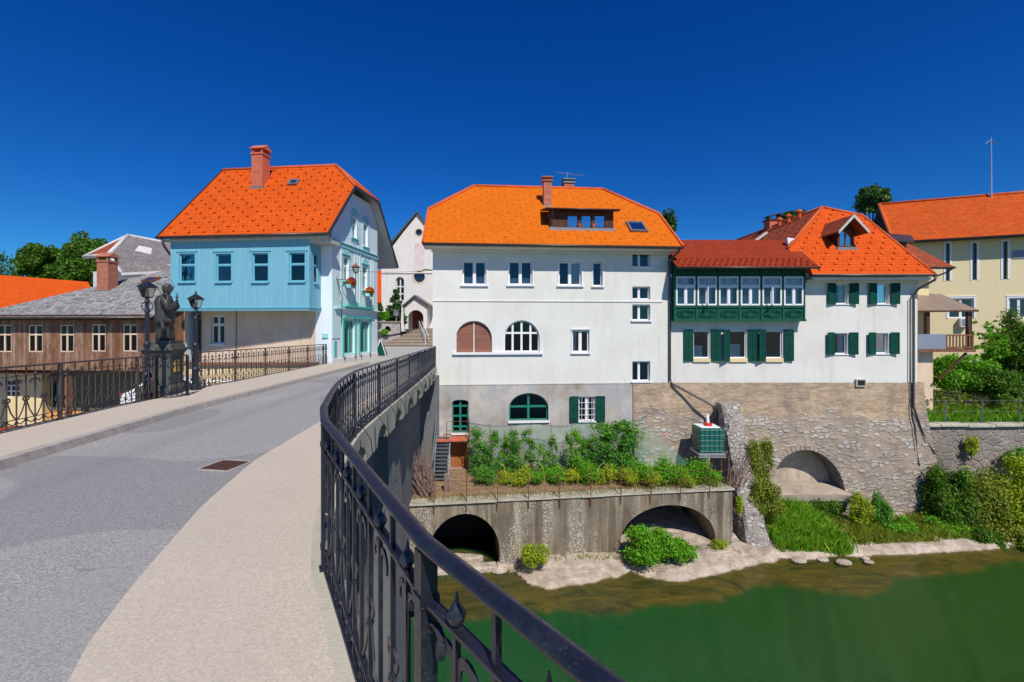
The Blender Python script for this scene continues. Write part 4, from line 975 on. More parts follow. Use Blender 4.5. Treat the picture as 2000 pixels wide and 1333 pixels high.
mb = MB(); mb.fbox(fd, du0-.05, du1+.05, zbm-.2, zbm-.02, .01, .22); mb.build('flashing', M['lead'], do)
mb = MB(); mb.tube([fd.pt(du0+.1, zt+.02, .36), fd.pt(du0+.1, zbm+.1, .08), fd.pt(du0+.12, zbm-.1, .12)], .03, 6); mb.build('downpipe', M['gutter'], do)
pot = MB()
for x in (1131, 1158): p = fd.px(x, 443); pot.lathe(fd.pt(p[0], p[1]-.05, .08), [(.07, 0), (.1, .15), (.1, .17)], 8)
pot.build('flower_pot', M['ridge'], do)
c = plane_px(1069, 403, front[0], wnr); chimney(white, (c.x, c.y+.25), .46, .5, c.z-.3, .318*c.y, M['brick_c'], M['brick_c'], rz=-.08*0+math.atan2(wu.y, wu.x))
c2 = at(1109, 368, 29.6); ch2 = chimney(white, (c2.x+.1, c2.y+.6), .66, .6, c2.z-1.4, c2.z+.45, M['brick_c'], M['lead'], rz=math.atan2(wu.y, wu.x), flash=False)
mb = MB(); a = V(c2.x, c2.y+.9, c2.z+.5); mb.tube([a, a+V(.1, 0, .85)], .02, 5); mb.tube([a+V(-.7, -.2, .75), a+V(1.3, .2, .65)], .012, 4)
for i in range(7): q = a+V(-.5+i*.28, -.1+i*.05, .74-i*.012); mb.tube([q+V(-.1, -.3, .05), q+V(.1, .3, -.02)], .008, 4)
mb.build('antenna', M['chrome'], white)
# downpipe between the two houses
pd = FW.px(1318, 488, .5); 
mb = MB(); uP = FW.px(1307, 600)[0]; mb.tube([FW.pt(LW+.25, 4.1, EA), FW.pt(LW+.25, 3.95, EA-.1), FW.pt(LW+.05, 3.7, .5), FW.pt(uP+.02, 3.45, .14), FW.pt(uP, 3.1, .1), FW.pt(uP, -2.75, .1), FW.pt(uP+.1, -3.0, .16), at(1380, 786, 24.0), at(1394, 795, 23.95), at(1396, 830, 23.9)], .06, 8)
mb.build('downpipe', M['gutter_g'], white, smooth=True)
# metal stair, landing and lower door of the basement
st = thing('metal_stair', at(860, 945, 22.6), 'narrow grey steel stair climbing the basement wall of the white house to the teal door', 'stair')
mb = MB(); A = at(861, 944, 21.9); B = at(866, 852, 23.3); hw = .35
A = V(A.x, A.y, -7.3)
for s in (-1, 1): mb.tube([A+V(s*hw, 0, 0), B+V(s*hw, 0, 0)], 0, sq=(.05, .16))
mb.build('stringer', M['steel'], st)
for i in range(12):
    t = (i+.6)/12; p = A.lerp(B, t); mb = MB(); mb.box(p, (2*hw, .24, .035)); mb.build('tread', M['steel'], st)
mb = MB(); hr_ = V(0, 0, .95)
mb.tube([A+V(-hw-.03, 0, .1)+hr_*.9, B+V(-hw-.03, 0, 0)+hr_, B+V(-hw-.03, .3, .1)+hr_], .022, 6)
for t in (0, .5, 1): p = A.lerp(B, t)+V(-hw-.03, 0, 0); mb.tube([p, p+hr_], .018, 6)
mb.build('handrail', M['steel'], st)
mb = MB(); L0 = FW.px(878, 852)[0]; L1 = FW.px(916, 852)[0]; zl = FW.px(900, 852)[1]; mb.fbox(FW, L0-.6, L1+.02, zl-.1, zl, .032, .75); mb.build('landing', M['brick_o'], st)
mb = MB()
for u in (L0-.1, L1): mb.tube([FW.pt(u, zl, .72), FW.pt(u, zl+.9, .72)], .018, 5); mb.tube([FW.pt(u, zl-2, .5), FW.pt(u, zl-.1, .72)], .025, 5)
for z in (zl+.45, zl+.9): mb.tube([FW.pt(L0-.1, z, .72), FW.pt(L1, z, .72), FW.pt(L1, z, .05)], .014, 5)
mb.build('guard_rail', M['rust'], st)
# ---------------------------------------------------------------- the white house with green bay (one building) right of it
RY = 24.64; FR = Fr((WB.x, RY), (1, 0), (0, -1)); LR = at(1792, 600, RY).x-WB.x
rh = thing('white_house', (15, 25, -10), 'white riverside house with dark green glazed bay and green shutters on a rubble base', 'house')
zbr = FR.px(1500, 748)[1]; zt1 = FR.px(1700, 542)[1]
sp3 = [R4(FR, x0, 646, x1, 700) for x0, x1 in ((1354, 1386), (1425, 1458), (1495, 1528))]
sp4 = [R4(FR, *q) for q in ((1631, 555, 1656, 594), (1711, 555, 1736, 594), (1629, 651, 1655, 692), (1709, 651, 1735, 691))]
vent = R4(FR, 1669, 741, 1688, 755)
mb = MB(); mb.holed(FR, rect(0, LR, zbr, zt1), [rect(*q) for q in sp3+sp4], depth=.22)
DR = 17
mb.add([FR.pt(LR, -10, 0), FR.pt(LR, zt1, 0), FR.pt(LR, zt1, -DR), FR.pt(LR, -10, -DR)], [(3, 2, 1, 0)])
mb.add([FR.pt(0, zt1, .0), FR.pt(LR, zt1, .0), FR.pt(LR, zt1, -.3), FR.pt(0, zt1, -.3)], [(3, 2, 1, 0)])
mb.build('wall', [M['white2'], M['dark']], rh)
curts = [(.02, .62, .02, .45), (.02, .7, .02, .5), None]
for q, c in zip(sp3, curts):
    o = window(FR, rh, *q, rec=.08, fw=.06, mull=(), curt=c, sash=False)
    mb = MB(); mb.fbox(FR, q[0]-.02, q[1]+.02, q[2]-.2, q[2]-.003, .002, .09); mb.build('sill', M['ochre_l'], o)
for i, (q, l, r_) in enumerate(zip(sp3, ((1336, 1354), (1408, 1425), (1476, 1494)), ((1390, 1408), (1460, 1476), (1531, 1549)))):
    w = .5
    shutter(FR, rh, q[0]-.02, q[2]-.15, q[3]+.05, w, -1, (4, 28, 24)[i], .04); shutter(FR, rh, q[1]+.06, q[2]-.15, q[3]+.05, w, 1, (7, 9, 6)[i], .04)
for i, q in enumerate(sp4):
    o = window(FR, rh, *q, rec=.13, fw=.055, mull=(), curt=(.45, .98, .02, .98) if i != 1 else None, glass=M['glass'] if i % 2 == 0 else M['glass_b'], sash=False)
    mb = MB(); mb.fbox(FR, q[0]-.06, q[1]+.06, q[2]-.05, q[2]-.003, .002, .06); mb.build('sill', M['trim'], o)
    shutter(FR, rh, q[0]-.01, q[2]-.02, q[3]+.04, .43, -1, 10, .05, 14, panel=True); shutter(FR, rh, q[1]+.06, q[2]-.02, q[3]+.04, .43, 1, 12, .05, 14, panel=True)
# main roof: front slope between a long hip on the left and a verge with half hip on the right
ze = 2.78; A = V(13.2, 23.95, ze); B = V(22.0, 23.95, ze); C = V(21.35, 28.0, ze+4.0); Dp = V(19.35, 28.75, ze+4.72)
E = V(19.35, 42, ze+4.72); F_ = V(13.2, 42, ze); C2 = V(21.5, 42, ze+4.0)
mb = MB(); hp = A.lerp(Dp, .35); A2 = V(15.35, 23.95, ze); front2 = [A2, B, C, Dp, hp]; roof_slab(mb, front2, .14, 0, 3); left2 = [hp, Dp, E, F_]; roof_slab(mb, left2, .14, 1, 3); roof_slab(mb, [C, C2, E, Dp], .14, 0, 3)
mb.add([B-V(.3, 0, 0), C-V(0, 0, .1), C2-V(0, 0, .1), V(21.7, 42, ze)], [(0, 1, 2, 3), (3, 2, 1, 0)], 3)
guards(mb, front2, .74, .5, .37, 2, w=.065, h=.045); guards(mb, left2, .9, .6, .45, 2)
mb.build('roof', [M['tile_r'], M['tile_dk'], M['guard'], M['soffit']], rh)  # left slope's darker tiles paint the shade of facing away from the sun
ridge(rh, [hp, Dp], .1); ridge(rh, [C, Dp], .1); ridge(rh, [Dp, E], .1); ridge(rh, [B, C], .07)
gutter(rh, [V(15.4, 23.9, ze-.08), V(22.05, 23.9, ze-.08)], .06)
mb = MB(); mb.fbox(FR, FR.px(1573, 545)[0], LR+.15, ze-.28, ze-.16, 0, .62); mb.fbox(FR, FR.px(1573, 545)[0], LR, ze-.42, ze-.282, .001, .1); mb.build('eave_cornice', M['white2'], rh)
for x, y in ((1549, 437), (1572, 430), (1595, 423)):      # little vent cowls on the left slope
    p = plane_px(x-2, y+6, A, (Dp-A).cross(E-Dp).normalized())
mb = MB()
for k in (.13, .22, .30):
    p = Dp.lerp(E, k)+V(-.35, 0, -.3); mb.lathe(p, [(.12, 0), (.12, .38), (.19, .4), (.19, .5), (.08, .6)], 8)
mb.build('roof_vent', M['ridge'], rh)
mb = MB(); mb.box((19.6, 34.6, ze+4.4), (.95, .8, 1.6)); o = mb.build('chimney', M['brick_o'], rh); mb = MB(); mb.box((19.6, 34.6, ze+5.25), (1.15, 1.0, .1)); mb.prism([V(19.0, 34.2, ze+5.45), V(20.2, 34.2, ze+5.75), V(20.2, 35, ze+5.75), V(19.0, 35, ze+5.45)], V(0, 0, .06)); mb.box((19.2, 34.6, ze+5.38), (.06, .5, .2)); mb.box((20.0, 34.6, ze+5.5), (.06, .5, .4)); mb.build('chimney_cap', M['gutter'], o)
mb = MB(); mb.tube([V(13.9, 33, ze+.8), V(18.2, 33, ze+4.0)], 0, sq=(.35, .12)); mb.build('flashing', M['ridge_p'], rh)
# gabled dormer
rn = (B-A).cross(Dp-A).normalized(); dp = plane_px(1655, 485, A, rn); fd = Fr((dp.x, dp.y), (1, 0), (0, -1))
g0, g1 = fd.px(1636, 470)[0], fd.px(1668, 470)[0]; zb2, zt2, za = dp.z-.1, fd.px(1655, 452)[1], fd.px(1655, 428)[1]
wn_ = R4(fd, 1640, 451, 1664, 481)
mb = MB(); mb.holed(fd, [(g0, zb2), (g1, zb2), (g1, zt2), ((g0+g1)/2, za-.15), (g0, zt2)], [rect(*wn_)], depth=.08)
for uu, fl in ((g0, 0), (g1, 1)): mb.add([fd.pt(uu, zb2, 0), fd.pt(uu, zt2, 0), fd.pt(uu, zt2, -1.6)], [(0, 1, 2) if not fl else (2, 1, 0)])
do = mb.build('dormer', [M['wood_dk'], M['dark']], rh)
window(fd, do, *wn_, rec=.03, fw=.04, mull=(.5,), mat=M['wood_br'], glass=M['glass_b'], sash=False)
rc = (g0+g1)/2; hwid = (g1-g0)/2+.38; zed = zt2-.12; zap = za+.1
mb = MB()
for s in (-1, 1): roof_slab(mb, [fd.pt(rc, zap, .6), fd.pt(rc+s*hwid, zed, .6), fd.pt(rc+s*hwid, zed, -2.0), fd.pt(rc, zap, -2.4)], .1, 0, 1)
mb.build('dormer_roof', [M['tile_dk'], M['wood_br']], do)
mb = MB()
for s in (-1, 1): mb.prism([fd.pt(rc, zap+.02, .6), fd.pt(rc+s*hwid, zed+.02, .6), fd.pt(rc+s*hwid, zed-.16, .6), fd.pt(rc, zap-.16, .6)], V(0, -.04, 0))
mb.build('barge_board', M['soffit'], do)
mb = MB(); mb.fbox(fd, g0-.1, g1+.1, zb2-.05, zb2+.14, .01, .12); mb.build('flashing', M['lead'], do)
# red lean-to roof over the bay
mb = MB(); Rr = [V(8.42, 23.45, 3.1), V(15.62, 23.45, 3.1), V(16.2, 27.1, 5.15), V(8.42, 27.1, 5.15)]
roof_slab(mb, Rr, .12, 0, 2)
for rr in range(3):
    pass
guards(mb, [Rr[0], Rr[1], Rr[0].lerp(Rr[3], .3)+V(7.2, 0, 0), Rr[0].lerp(Rr[3], .3)], .32, .28, .16, 1, edge=.15, w=.08, h=.05)
mb.build('bay_roof', [M['tile_red'], M['tile_red'], M['wood_dk']], rh)
gutter(rh, [V(8.45, 23.38, 3.04), V(15.65, 23.38, 3.04)], .06)
mb = MB(); mb.prism([Rr[1]+V(0, 0, .02), Rr[2]+V(0, 0, .02), Rr[2]+V(0, 0, -.3), Rr[1]+V(0, 0, -.16)], V(.05, 0, 0)); mb.build('verge_board', M['ridge'], rh)
mb = MB(); p = plane_px(1541, 480, Rr[0], (Rr[1]-Rr[0]).cross(Rr[2]-Rr[0]).normalized()); mb.prism([p+V(-.22, -.2, .42), p+V(.18, -.2, .36), p+V(.2, -.2, -.02), p+V(.05, -.2, -.14), p+V(-.16, -.2, -.02)], V(.1, .4, 0)); mb.build('chimney_cap', M['trim'], rh)
# the green bay
by = .42; FBy = FR.off(by); b0, b1 = FBy.px(1317, 570)[0], FBy.px(1572, 570)[0]; bz0, bz1 = FBy.px(1450, 627)[1], 3.3
wins = [R4(FBy, x, 540.5, x+38, 597) for x in (1320, 1362, 1404, 1446.5, 1489, 1531)]
mb = MB(); mb.holed(FBy, rect(b0, b1, bz0, bz1), [rect(*q) for q in wins], depth=.12, n=0)
mb.add([FR.pt(b0, bz0, 0), FR.pt(b0, bz1, 0), FR.pt(b0, bz1, by), FR.pt(b0, bz0, by), FR.pt(b1, bz0, 0), FR.pt(b1, bz1, 0), FR.pt(b1, bz1, by), FR.pt(b1, bz0, by)], [(0, 3, 2, 1), (4, 5, 6, 7), (0, 4, 7, 3)])
bay = mb.build('bay', [M['green_b'], M['dark']], rh)
for i, q in enumerate(wins):
    fr_ = .07; o = window(FBy, bay, *q, rec=-.02, fw=fr_, mull=(.5,), trans=(.66,), mtop=.66, sash=True, glass=M['glass'])
    # half height curtains and upper veil
    mb = MB(); k = 30; a, b = q[0]+.05, q[1]-.05
    for (c0, c1, x0, x1) in ((.03, .34 if i % 2 else .3, 0, .52), (.02, .62, .56, .8 if i % 3 else .98), (.68, .97, .02, .98 if i else .7)):
        vs = []
        for j in range(k+1):
            u = a+(b-a)*(x0+(x1-x0)*j/k); vs += [FBy.pt(u, q[2]+(q[3]-q[2])*c0, -.1+.02*math.sin(j*2.1)), FBy.pt(u, q[2]+(q[3]-q[2])*c1+.03*math.sin(j*1.3), -.1+.02*math.sin(j*2.1))]
        mb.add(vs, [(2*j, 2*j+2, 2*j+3, 2*j+1) for j in range(k)])
    mb.build('curtain', M['curtain'], o)
    if i in (1, 4):                                      # an open casement with its sill tray
        sash = MB(); uc = (q[0]+q[1])/2; zc1 = q[2]+(q[3]-q[2])*.62
        fs2 = Fr(FBy.pt(uc, 0, .03)[:2], (-.35, -1 if i == 1 else -.6), (1, -.35)); 
        for t in ((0, .05, q[2]+.05, zc1), (.36, .41, q[2]+.05, zc1), (.05, .36, q[2]+.05, q[2]+.1), (.05, .36, zc1-.05, zc1)): sash.fbox(fs2, *t, 0, .04)
        sash.build('open_casement', M['frame'], o)
mb = MB(); rnd = random.Random(4)
for i, q in enumerate(wins):                             # posts, panels and carved scroll work
    u0_, u1_ = q[0]-.06, q[1]+.06
    mb.fbox(FBy, q[1]+.012, q[1]+.075, bz0+.1, bz1-.3, .003, .05)
    cx, cz = (q[0]+q[1])/2, bz0+.36
    for r_ in (1, .62):
        pts = [FBy.pt(cx+.44*r_*math.cos(t*.349), cz+.20*r_*math.sin(t*.349), .022) for t in range(19)]; mb.tube(pts, .017, 4)
    for s in (-1, 1):
        for sx, rr in ((.17, .1), (.36, .065)):
            for sz in (-1, 1):
                pts = [FBy.pt(cx+s*(sx+rr*(1-t/14)*math.cos(t*.6)), cz+sz*(.09+rr*(1-t/14)*math.sin(t*.6)), .025) for t in range(12)]; mb.tube(pts, .014, 4)
mb.fbox(FBy, b0-.02, b1+.04, bz0-.03, bz0+.09, .003, .07); mb.fbox(FBy, b0-.02, b0+.06, bz0+.091, bz1-.3, .003, .05)
mb.fbox(FBy, b0, b1, wins[0][2]-.12, wins[0][2]-.03, .002, .06); mb.fbox(FBy, b0, b1, wins[0][3]+.04, wins[0][3]+.1, .002, .04)
mb.build('carved_trim', M['green_b'], bay)
mb = MB(); mb.box((12.05, 24.5, 3.2), (7.3, .35, .7)); mb.build('eave_board', M['green'], bay)
# right downpipe, and the long pipe across the stone
mb = MB(); mb.tube([V(22.0, 23.9, ze-.1), V(21.95, 23.9, ze-.3), V(21.5, 24.4, ze-.75), V(21.35, 24.5, ze-1.1), V(21.35, 24.5, -4.2), V(21.5, 24.2, -5.4), V(21.65, 23.6, -6.5)], .06, 8)
mb.tube([V(21.2, 24.52, ze-1.2), V(21.2, 24.52, -4.2), V(21.45, 23.9, -6.0)], .025, 6); mb.build('downpipe', M['gutter_g'], rh, smooth=True)
# stone base: battered rubble wall with an arched cellar opening
xl = FR.px(1235, 800)[0]; SO = FR
def batter(z): return .05+max(0, (-4.6-z))*.13
zs_ = [zbr-.002, -4.6, -10.4]
ao = R4(Fr((0, 23.95), (1, 0), (0, -1)), 1510, 883, 1653, 962); zsp = -8.35
acx, arx, azt = (ao[0]+ao[1])/2, (ao[1]-ao[0])/2, ao[3]; abz = ao[2]
mb = MB(); U0 = FW.px(1236, 800)[0]; P0 = FW.pt(U0, 0, .0)
xa, xb = P0.x, 22.0; rv = R4(Fr((0, RY-.05), (1, 0), (0, -1)), 1669, 741, 1688, 755)
def base_y(x): return (P0.y-.04 if x < WB.x else RY) if False else RY-.0-max(0, (WB.x-x))*.084
ny, nx = 46, 150; vs = []; fs = []; idx = {}
rs = random.Random(2)
def wallpt(x, z):
    b = batter(z)+.05*mn.noise(Vector((x*1.4, z*1.8, 2)))*(1 if z < zbr-.2 else .2)
    e = max(0, (x-21.2))*max(0, (-3-z))*.05
    return Vector((x+(max(0, -3.2-z)*.1 if x > 21.5 else 0), base_y(x)-b, z))
xs = [xa+(xb-xa)*i/nx for i in range(nx+1)]; zz = [zbr-.002+(-10.4-zbr)*j/ny for j in range(ny+1)]
def snap(x, z):                                          # pull grid points near the arch onto its outline
    dx = (x-acx)/arx; dzv = (z-abz)/(azt-abz)
    r = math.hypot(dx, max(dzv, 0)); 
    if z >= abz-.02 and .93 < r < 1.07 and dzv > 0: return acx+dx/r*arx, abz+dzv/r*(azt-abz)
    return x, z
def inar(x, z): return z > abz and ((x-acx)/arx)**2+((z-abz)/(azt-abz))**2 < .999
P = []
for z in zz:
    for x in xs: X_, Z_ = snap(x, z); P.append(wallpt(X_, Z_))
w = nx+1
for j in range(ny):
    for i in range(nx):
        q = (j*w+i, j*w+i+1, (j+1)*w+i+1, (j+1)*w+i); c = sum((P[k] for k in q), Vector())/4
        if not inar(c.x, c.z): fs.append(q[::-1])
mb.add(P, fs)
k = 20; ring = [(acx+arx*math.cos(math.pi*i/k), abz+(azt-abz)*math.sin(math.pi*i/k)) for i in range(k+1)]
vs = [wallpt(x, z)+V(0, -.03, 0) for x, z in ring]+[V(x, base_y(x)+1.3, z) for x, z in ring]
mb.add(vs, [(i, i+1, i+k+2, i+k+1) for i in range(k)], 1)
mb.add([V(acx-arx-.1, base_y(acx)+.55, abz-.3), V(acx+arx+.1, base_y(acx)+.35, abz-.3), V(acx+arx+.1, base_y(acx)+.95, azt+.1), V(acx-arx-.1, base_y(acx)+.75, azt+.1)], [(0, 1, 2, 3)], 2)
mb.add([V(acx-arx, 23.6, abz+.0), V(acx+arx, 23.6, abz), V(acx+arx, 25, abz+.15), V(acx-arx, 25, abz+.15)], [(0, 1, 2, 3)], 2)
mb.add([wallpt(xb, z) for z in zz]+[Vector((xb+.3, RY+3, z)) for z in zz], [(j, j+1, ny+2+j, ny+1+j) for j in range(ny)])
mb.build('stone_base', [M['stone'], M['abut'], M['infill']], rh)
# stone voussoir ring and ledge
mb = MB(); k = 26
for i in range(k):
    a0, a1 = math.pi*i/k, math.pi*(i+1)/k; r0 = 1.0; r1 = 1.09+.05*rs.random()
    pp = [(acx+arx*r*math.cos(a), abz+(azt-abz)*r*math.sin(a)) for r, a in ((r0, a0+.008), (r1, a0+.008), (r1, a1-.008), (r0, a1-.008))]
    mb.prism([wallpt(x, z)+V(0, -.025, 0) for x, z in pp], V(0, .3, 0))
mb.build('arch_ring', M['stone'], rh)
mb = MB(); mb.box((acx+.05, 23.72, abz-.12), (2*arx+.3, .75, .24)); mb.build('ledge', M['steps'], rh)
mb = MB(); mb.box((acx+.05, 23.78, abz-.36), (2*arx+.15, .6, .22)); mb.build('ledge', M['beam'], rh)
mb = MB(); rv = vent; mb.fbox(FR, rv[0], rv[1], rv[2], rv[3], .02, .14); o = mb.build('vent', M['beam'], rh); mb = MB(); mb.fbox(FR, rv[0]+.06, rv[1]-.06, rv[2]+.06, rv[3]-.04, .05, .145); mb.build('vent_hole', M['dark'], o)
# leaning rubble buttress
bt = thing('stone_buttress', (11.2, 22, -10), 'tall leaning rubble stone buttress standing beside the green water tank', 'buttress')
rings = []; kk = 20
for j in range(29):
    t = j/28; z = -3.95-6.5*t; cy = 24.25-3.2*t; hx = .53; hy = .5; r_ = []
    for i in range(kk):
        a = 2*math.pi*i/kk; ca, sa = math.cos(a), math.sin(a); m_ = max(abs(ca), abs(sa))**.75
        p = Vector((11.35-.15*t+hx*ca/m_, cy+hy*sa/m_, z)); n_ = mn.noise(p*2.6)*.16+mn.noise(p*6)*.06; r_.append(p+Vector((ca, sa, 0))*n_)
    rings.append(r_)
mb = MB(); mb.loft(rings[::-1]); mb.build('shaft', M['stone_b'], bt)
mb = MB(); rings = []
for j in range(10):
    t = j/9; z = -9.9-.9*t; r_ = []
    for i in range(24):
        a = 2*math.pi*i/24; p = Vector((11.15+(.8+.35*t)*math.cos(a), 21.35+(.6+.3*t)*math.sin(a), z)); r_.append(p+Vector((math.cos(a), math.sin(a), 0))*mn.noise(p*1.9)*.3)
    rings.append(r_)
mb.loft(rings[::-1]); mb.build('footing', M['steps'], bt)
# ---------------------------------------------------------------- the blue house at the far end of the left pavement
bu = V(.9938, -.1115, 0); bv = V(.1115, .9938, 0); BO = V(-9.9, 25.3, 0)
def BP(a, b, z): return BO+bu*a+bv*b+V(0, 0, z)
blue = thing('blue_house', BP(-4, 3, -6), 'pale blue house with boarded oriel over the street, orange roof, turquoise shop front and tall brick chimney', 'house')
tag(blue, 'house with light blue boarded oriel, turquoise shop windows, orange roof and tall red chimney')
FG = Fr(BO, bv, bu)                                      # gable wall, u runs back from the street corner
GL = 6.25; ez = 4.9; rzb = 10.15; sl_ = (rzb-ez)/4.85
def rz_at(b): return ez+sl_*(b+1.45) if b < 3.4 else ez+sl_*(8.25-b)
up = [R4(FG, x0, y0, x1, y1) for x0, y0, x1, y1 in ((687, 423, 697, 464), (709, 437, 719, 481))]
md = [R4(FG, x0, y0, x1, y1) for x0, y0, x1, y1 in ((671, 503, 680, 548), (708, 521, 717, 566))]
def fix(q, w=.62): c = (q[0]+q[1])/2; return (c-w/2, c+w/2, q[2], q[3])
up = [fix(q, .66) for q in up]; md = [fix(q, .72) for q in md]
sh = [R4(FG, 671, 626, 692, 691), R4(FG, 703, 628, 721, 689)]
vfront = 0.0; zg = -2.4
outer = [(0, zg), (GL, zg), (GL, rz_at(GL)-.1 if False else 5.6), (GL, 6.4), (5.2, 7.7), (1.7, 8.1), (0, 6.3)]
outer = [(0, zg), (GL, zg), (GL, rz_at(GL)-.2), (5.1, rz_at(5.1)-.2), (1.67, rz_at(1.67)-.2), (0, rz_at(0)-.2)]
mb = MB(); mb.holed(FG, outer, [rect(*q) for q in up+md+sh], depth=.2)
mb.add([BP(0, 0, zg), BP(0, 0, rz_at(0)-.2), BP(-.95, .0, rz_at(0)-.2), BP(-.95, 0, zg)], [(0, 1, 2, 3)])
mb.add([BP(-9.0, 0.2, -7), BP(-9.0, 0.2, 6.3), BP(-9.0, 3.4, 9.7), BP(-9.0, GL, 6.6), BP(-9.0, GL, -7)], [(0, 1, 2, 3, 4)])
mb.add([BP(-9.0, GL, -7), BP(-9.0, GL, 6.6), BP(0, GL, 6.6), BP(0, GL, -7)], [(0, 1, 2, 3)])
mb.build('wall', [M['bluew'], M['dark']], blue)
# wall under the oriel (turned slightly away from it)
q0 = BP(-.95, .0, 0); q1 = at(388, 640, 27.0); fu = (q0-q1); fu.z = 0; FL_ = fu.length; FU = Fr(q1, fu, (fu.y, -fu.x))
gw = R4(FU, 412, 617, 438, 672)
mb = MB(); mb.holed(FU, rect(-.0, FL_+.02, -7, 3.2), [rect(*gw)], depth=.2); mb.build('street_wall', [M['pinkw'], M['dark']], blue)
window(FU, blue, *gw, rec=.1, fw=.06, mull=(.5,), trans=(.68,), sill=.08)
mb = MB(); pa, pb_ = FU.px(384, 650)[0], FU.px(372, 650)[0]
mb.tube([FU.pt(.08, 1.4, .1), FU.pt(.08, -5.5, .1)], .13, 8); mb.build('downpipe', M['gutter'], blue, smooth=True)
mb = MB(); uu = FU.px(462, 650)[0]; mb.tube([FU.pt(uu, 1.3, .03), FU.pt(uu, -6, .03)], .018, 5); mb.build('cable', M['gutter'], blue)
# oriel of blue boards
FO = Fr(BP(-8.62, -1.15, 0), bu, -bv); FO2 = Fr(BP(-.62, -1.15, 0), bv, bu)
OL = 8.0; oz0, oz1 = FO.px(480, 604)[1], ez-.05
ow = [R4(FO, *q) for q in ((350, 496, 381, 551), (422, 496, 452, 551), (493, 495, 524, 551), (565, 494, 596, 550))]
mb = MB(); mb.holed(FO, rect(0, OL, oz0, oz1), [rect(*q) for q in ow], depth=.18, n=0)
sw_ = (.42, .85, FO2.px(617, 553)[1], FO2.px(617, 497)[1])
mb.holed(FO2, rect(0, 1.15, oz0, oz1), [rect(*sw_)], depth=.15)
mb.add([BP(-8.62, -1.15, oz0), BP(-.62, -1.15, oz0), BP(-.62, .6, oz0), BP(-8.62, 1.9, oz0)], [(0, 3, 2, 1)])
mb.add([BP(-8.62, -1.15, oz0), BP(-8.62, -1.15, oz1), BP(-8.62, 3, oz1), BP(-8.62, 3, oz0)], [(0, 1, 2, 3)])
ori = mb.build('oriel', [M['blue_bd'], M['dark']], blue)
for i, q in enumerate(ow):
    o = window(FO, ori, *q, rec=.06, fw=.05, mull=(), trans=(.6,), mat=M['blue_tr'], sill=.05, smat=M['blue_tr'], curt=(.05, .95, .02, .35) if i == 9 else None)
    mb = MB()
    for t in ((q[0]-.1, q[0]-.002, q[2]-.02, q[3]+.1), (q[1]+.002, q[1]+.1, q[2]-.02, q[3]+.1), (q[0], q[1], q[3]+.002, q[3]+.1)): mb.fbox(FO, *t, .002, .03)
    mb.fbox(FO, q[0]-.14, q[1]+.14, q[3]+.101, q[3]+.15, .002, .07); mb.build('surround', M['blue_tr'], o)
window(FO2, ori, *sw_, rec=.05, fw=.04, mull=(), trans=(.6,), mat=M['blue_tr'], sill=.04, smat=M['blue_tr'])
mb = MB()                                                # scalloped valance
n = 92
for i in range(n):
    u = OL*(i+.5)/n; mb.prism([FO.pt(u-.036, oz0+.05, .02), FO.pt(u+.036, oz0+.05, .02), FO.pt(u+.028, oz0-.07, .02), FO.pt(u, oz0-.12, .02), FO.pt(u-.028, oz0-.07, .02)], bv*.025)
for i in range(13):
    u = 1.15*(i+.5)/13; mb.prism([FO2.pt(u-.036, oz0+.05, .02), FO2.pt(u+.036, oz0+.05, .02), FO2.pt(u, oz0-.12, .02)], bu*-.02)
mb.fbox(FO, -.03, OL+.05, oz0+.04, oz0+.11, .002, .05); mb.fbox(FO2, -.03, 1.15, oz0+.04, oz0+.11, .002, .05)
for u in (0.0, OL-.09): mb.fbox(FO, u, u+.09, oz0+.11, oz1, .002, .025)
mb.build('valance', M['blue_tr'], ori)
# roof
aL, aR = -9.15, .58; kb_ = 1.67; krz = 3.4
RF = [BP(aL, -1.45, ez), BP(aR, -1.45, ez), BP(aR, kb_, rz_at(kb_)), BP(-1.5, krz, rzb), BP(aL, krz, rzb)]
rbk = 8.65; RBk = [BP(aR, rbk, rz_at(rbk)), BP(aL, rbk, rz_at(rbk)), BP(aL, krz, rzb), BP(-1.5, krz, rzb), BP(aR, 5.13, rz_at(5.13))]
HH = [BP(aR, kb_, rz_at(kb_)), BP(-1.5, krz, rzb), BP(aR, 5.13, rz_at(5.13))]
mb = MB()
for p in (RF, RBk, HH): roof_slab(mb, p, .15, 0, 2)
guards(mb, RF, .86, .46, .33, 1, w=.085, h=.06); mb.build('roof', [M['tile_b'], M['guard'], M['soffit']], blue)
ridge(blue, [RF[4], RF[3]], .1); ridge(blue, [RF[3], RF[2]], .1); ridge(blue, [RF[3], RBk[4]], .1)
mb = MB()
for a, b in ((RF[1], RF[2]), (RBk[0], RBk[4]), (RF[2], RBk[4])): mb.tube([a-V(0, 0, .06), b-V(0, 0, .06)], 0, sq=(.07, .15))
mb.build('barge_board', M['gutter'], blue)
mb = MB(); mb.tube([RF[4]-V(0, 0, .08), RF[0]-V(0, 0, .08)], 0, sq=(.08, .2)); mb.build('barge_board', M['gutter'], blue)
gutter(blue, [BP(aL, -1.52, ez-.06), BP(aR, -1.52, ez-.06)], .075)
mb = MB(); mb.tube([BP(aL+.3, -1.5, ez-.1), BP(aL+.35, -1.4, ez-.5), BP(-8.8, -.9, ez-1.0), BP(-8.75, .2, ez-1.3)], .06, 8); mb.build('downpipe', M['gutter'], blue, smooth=True)
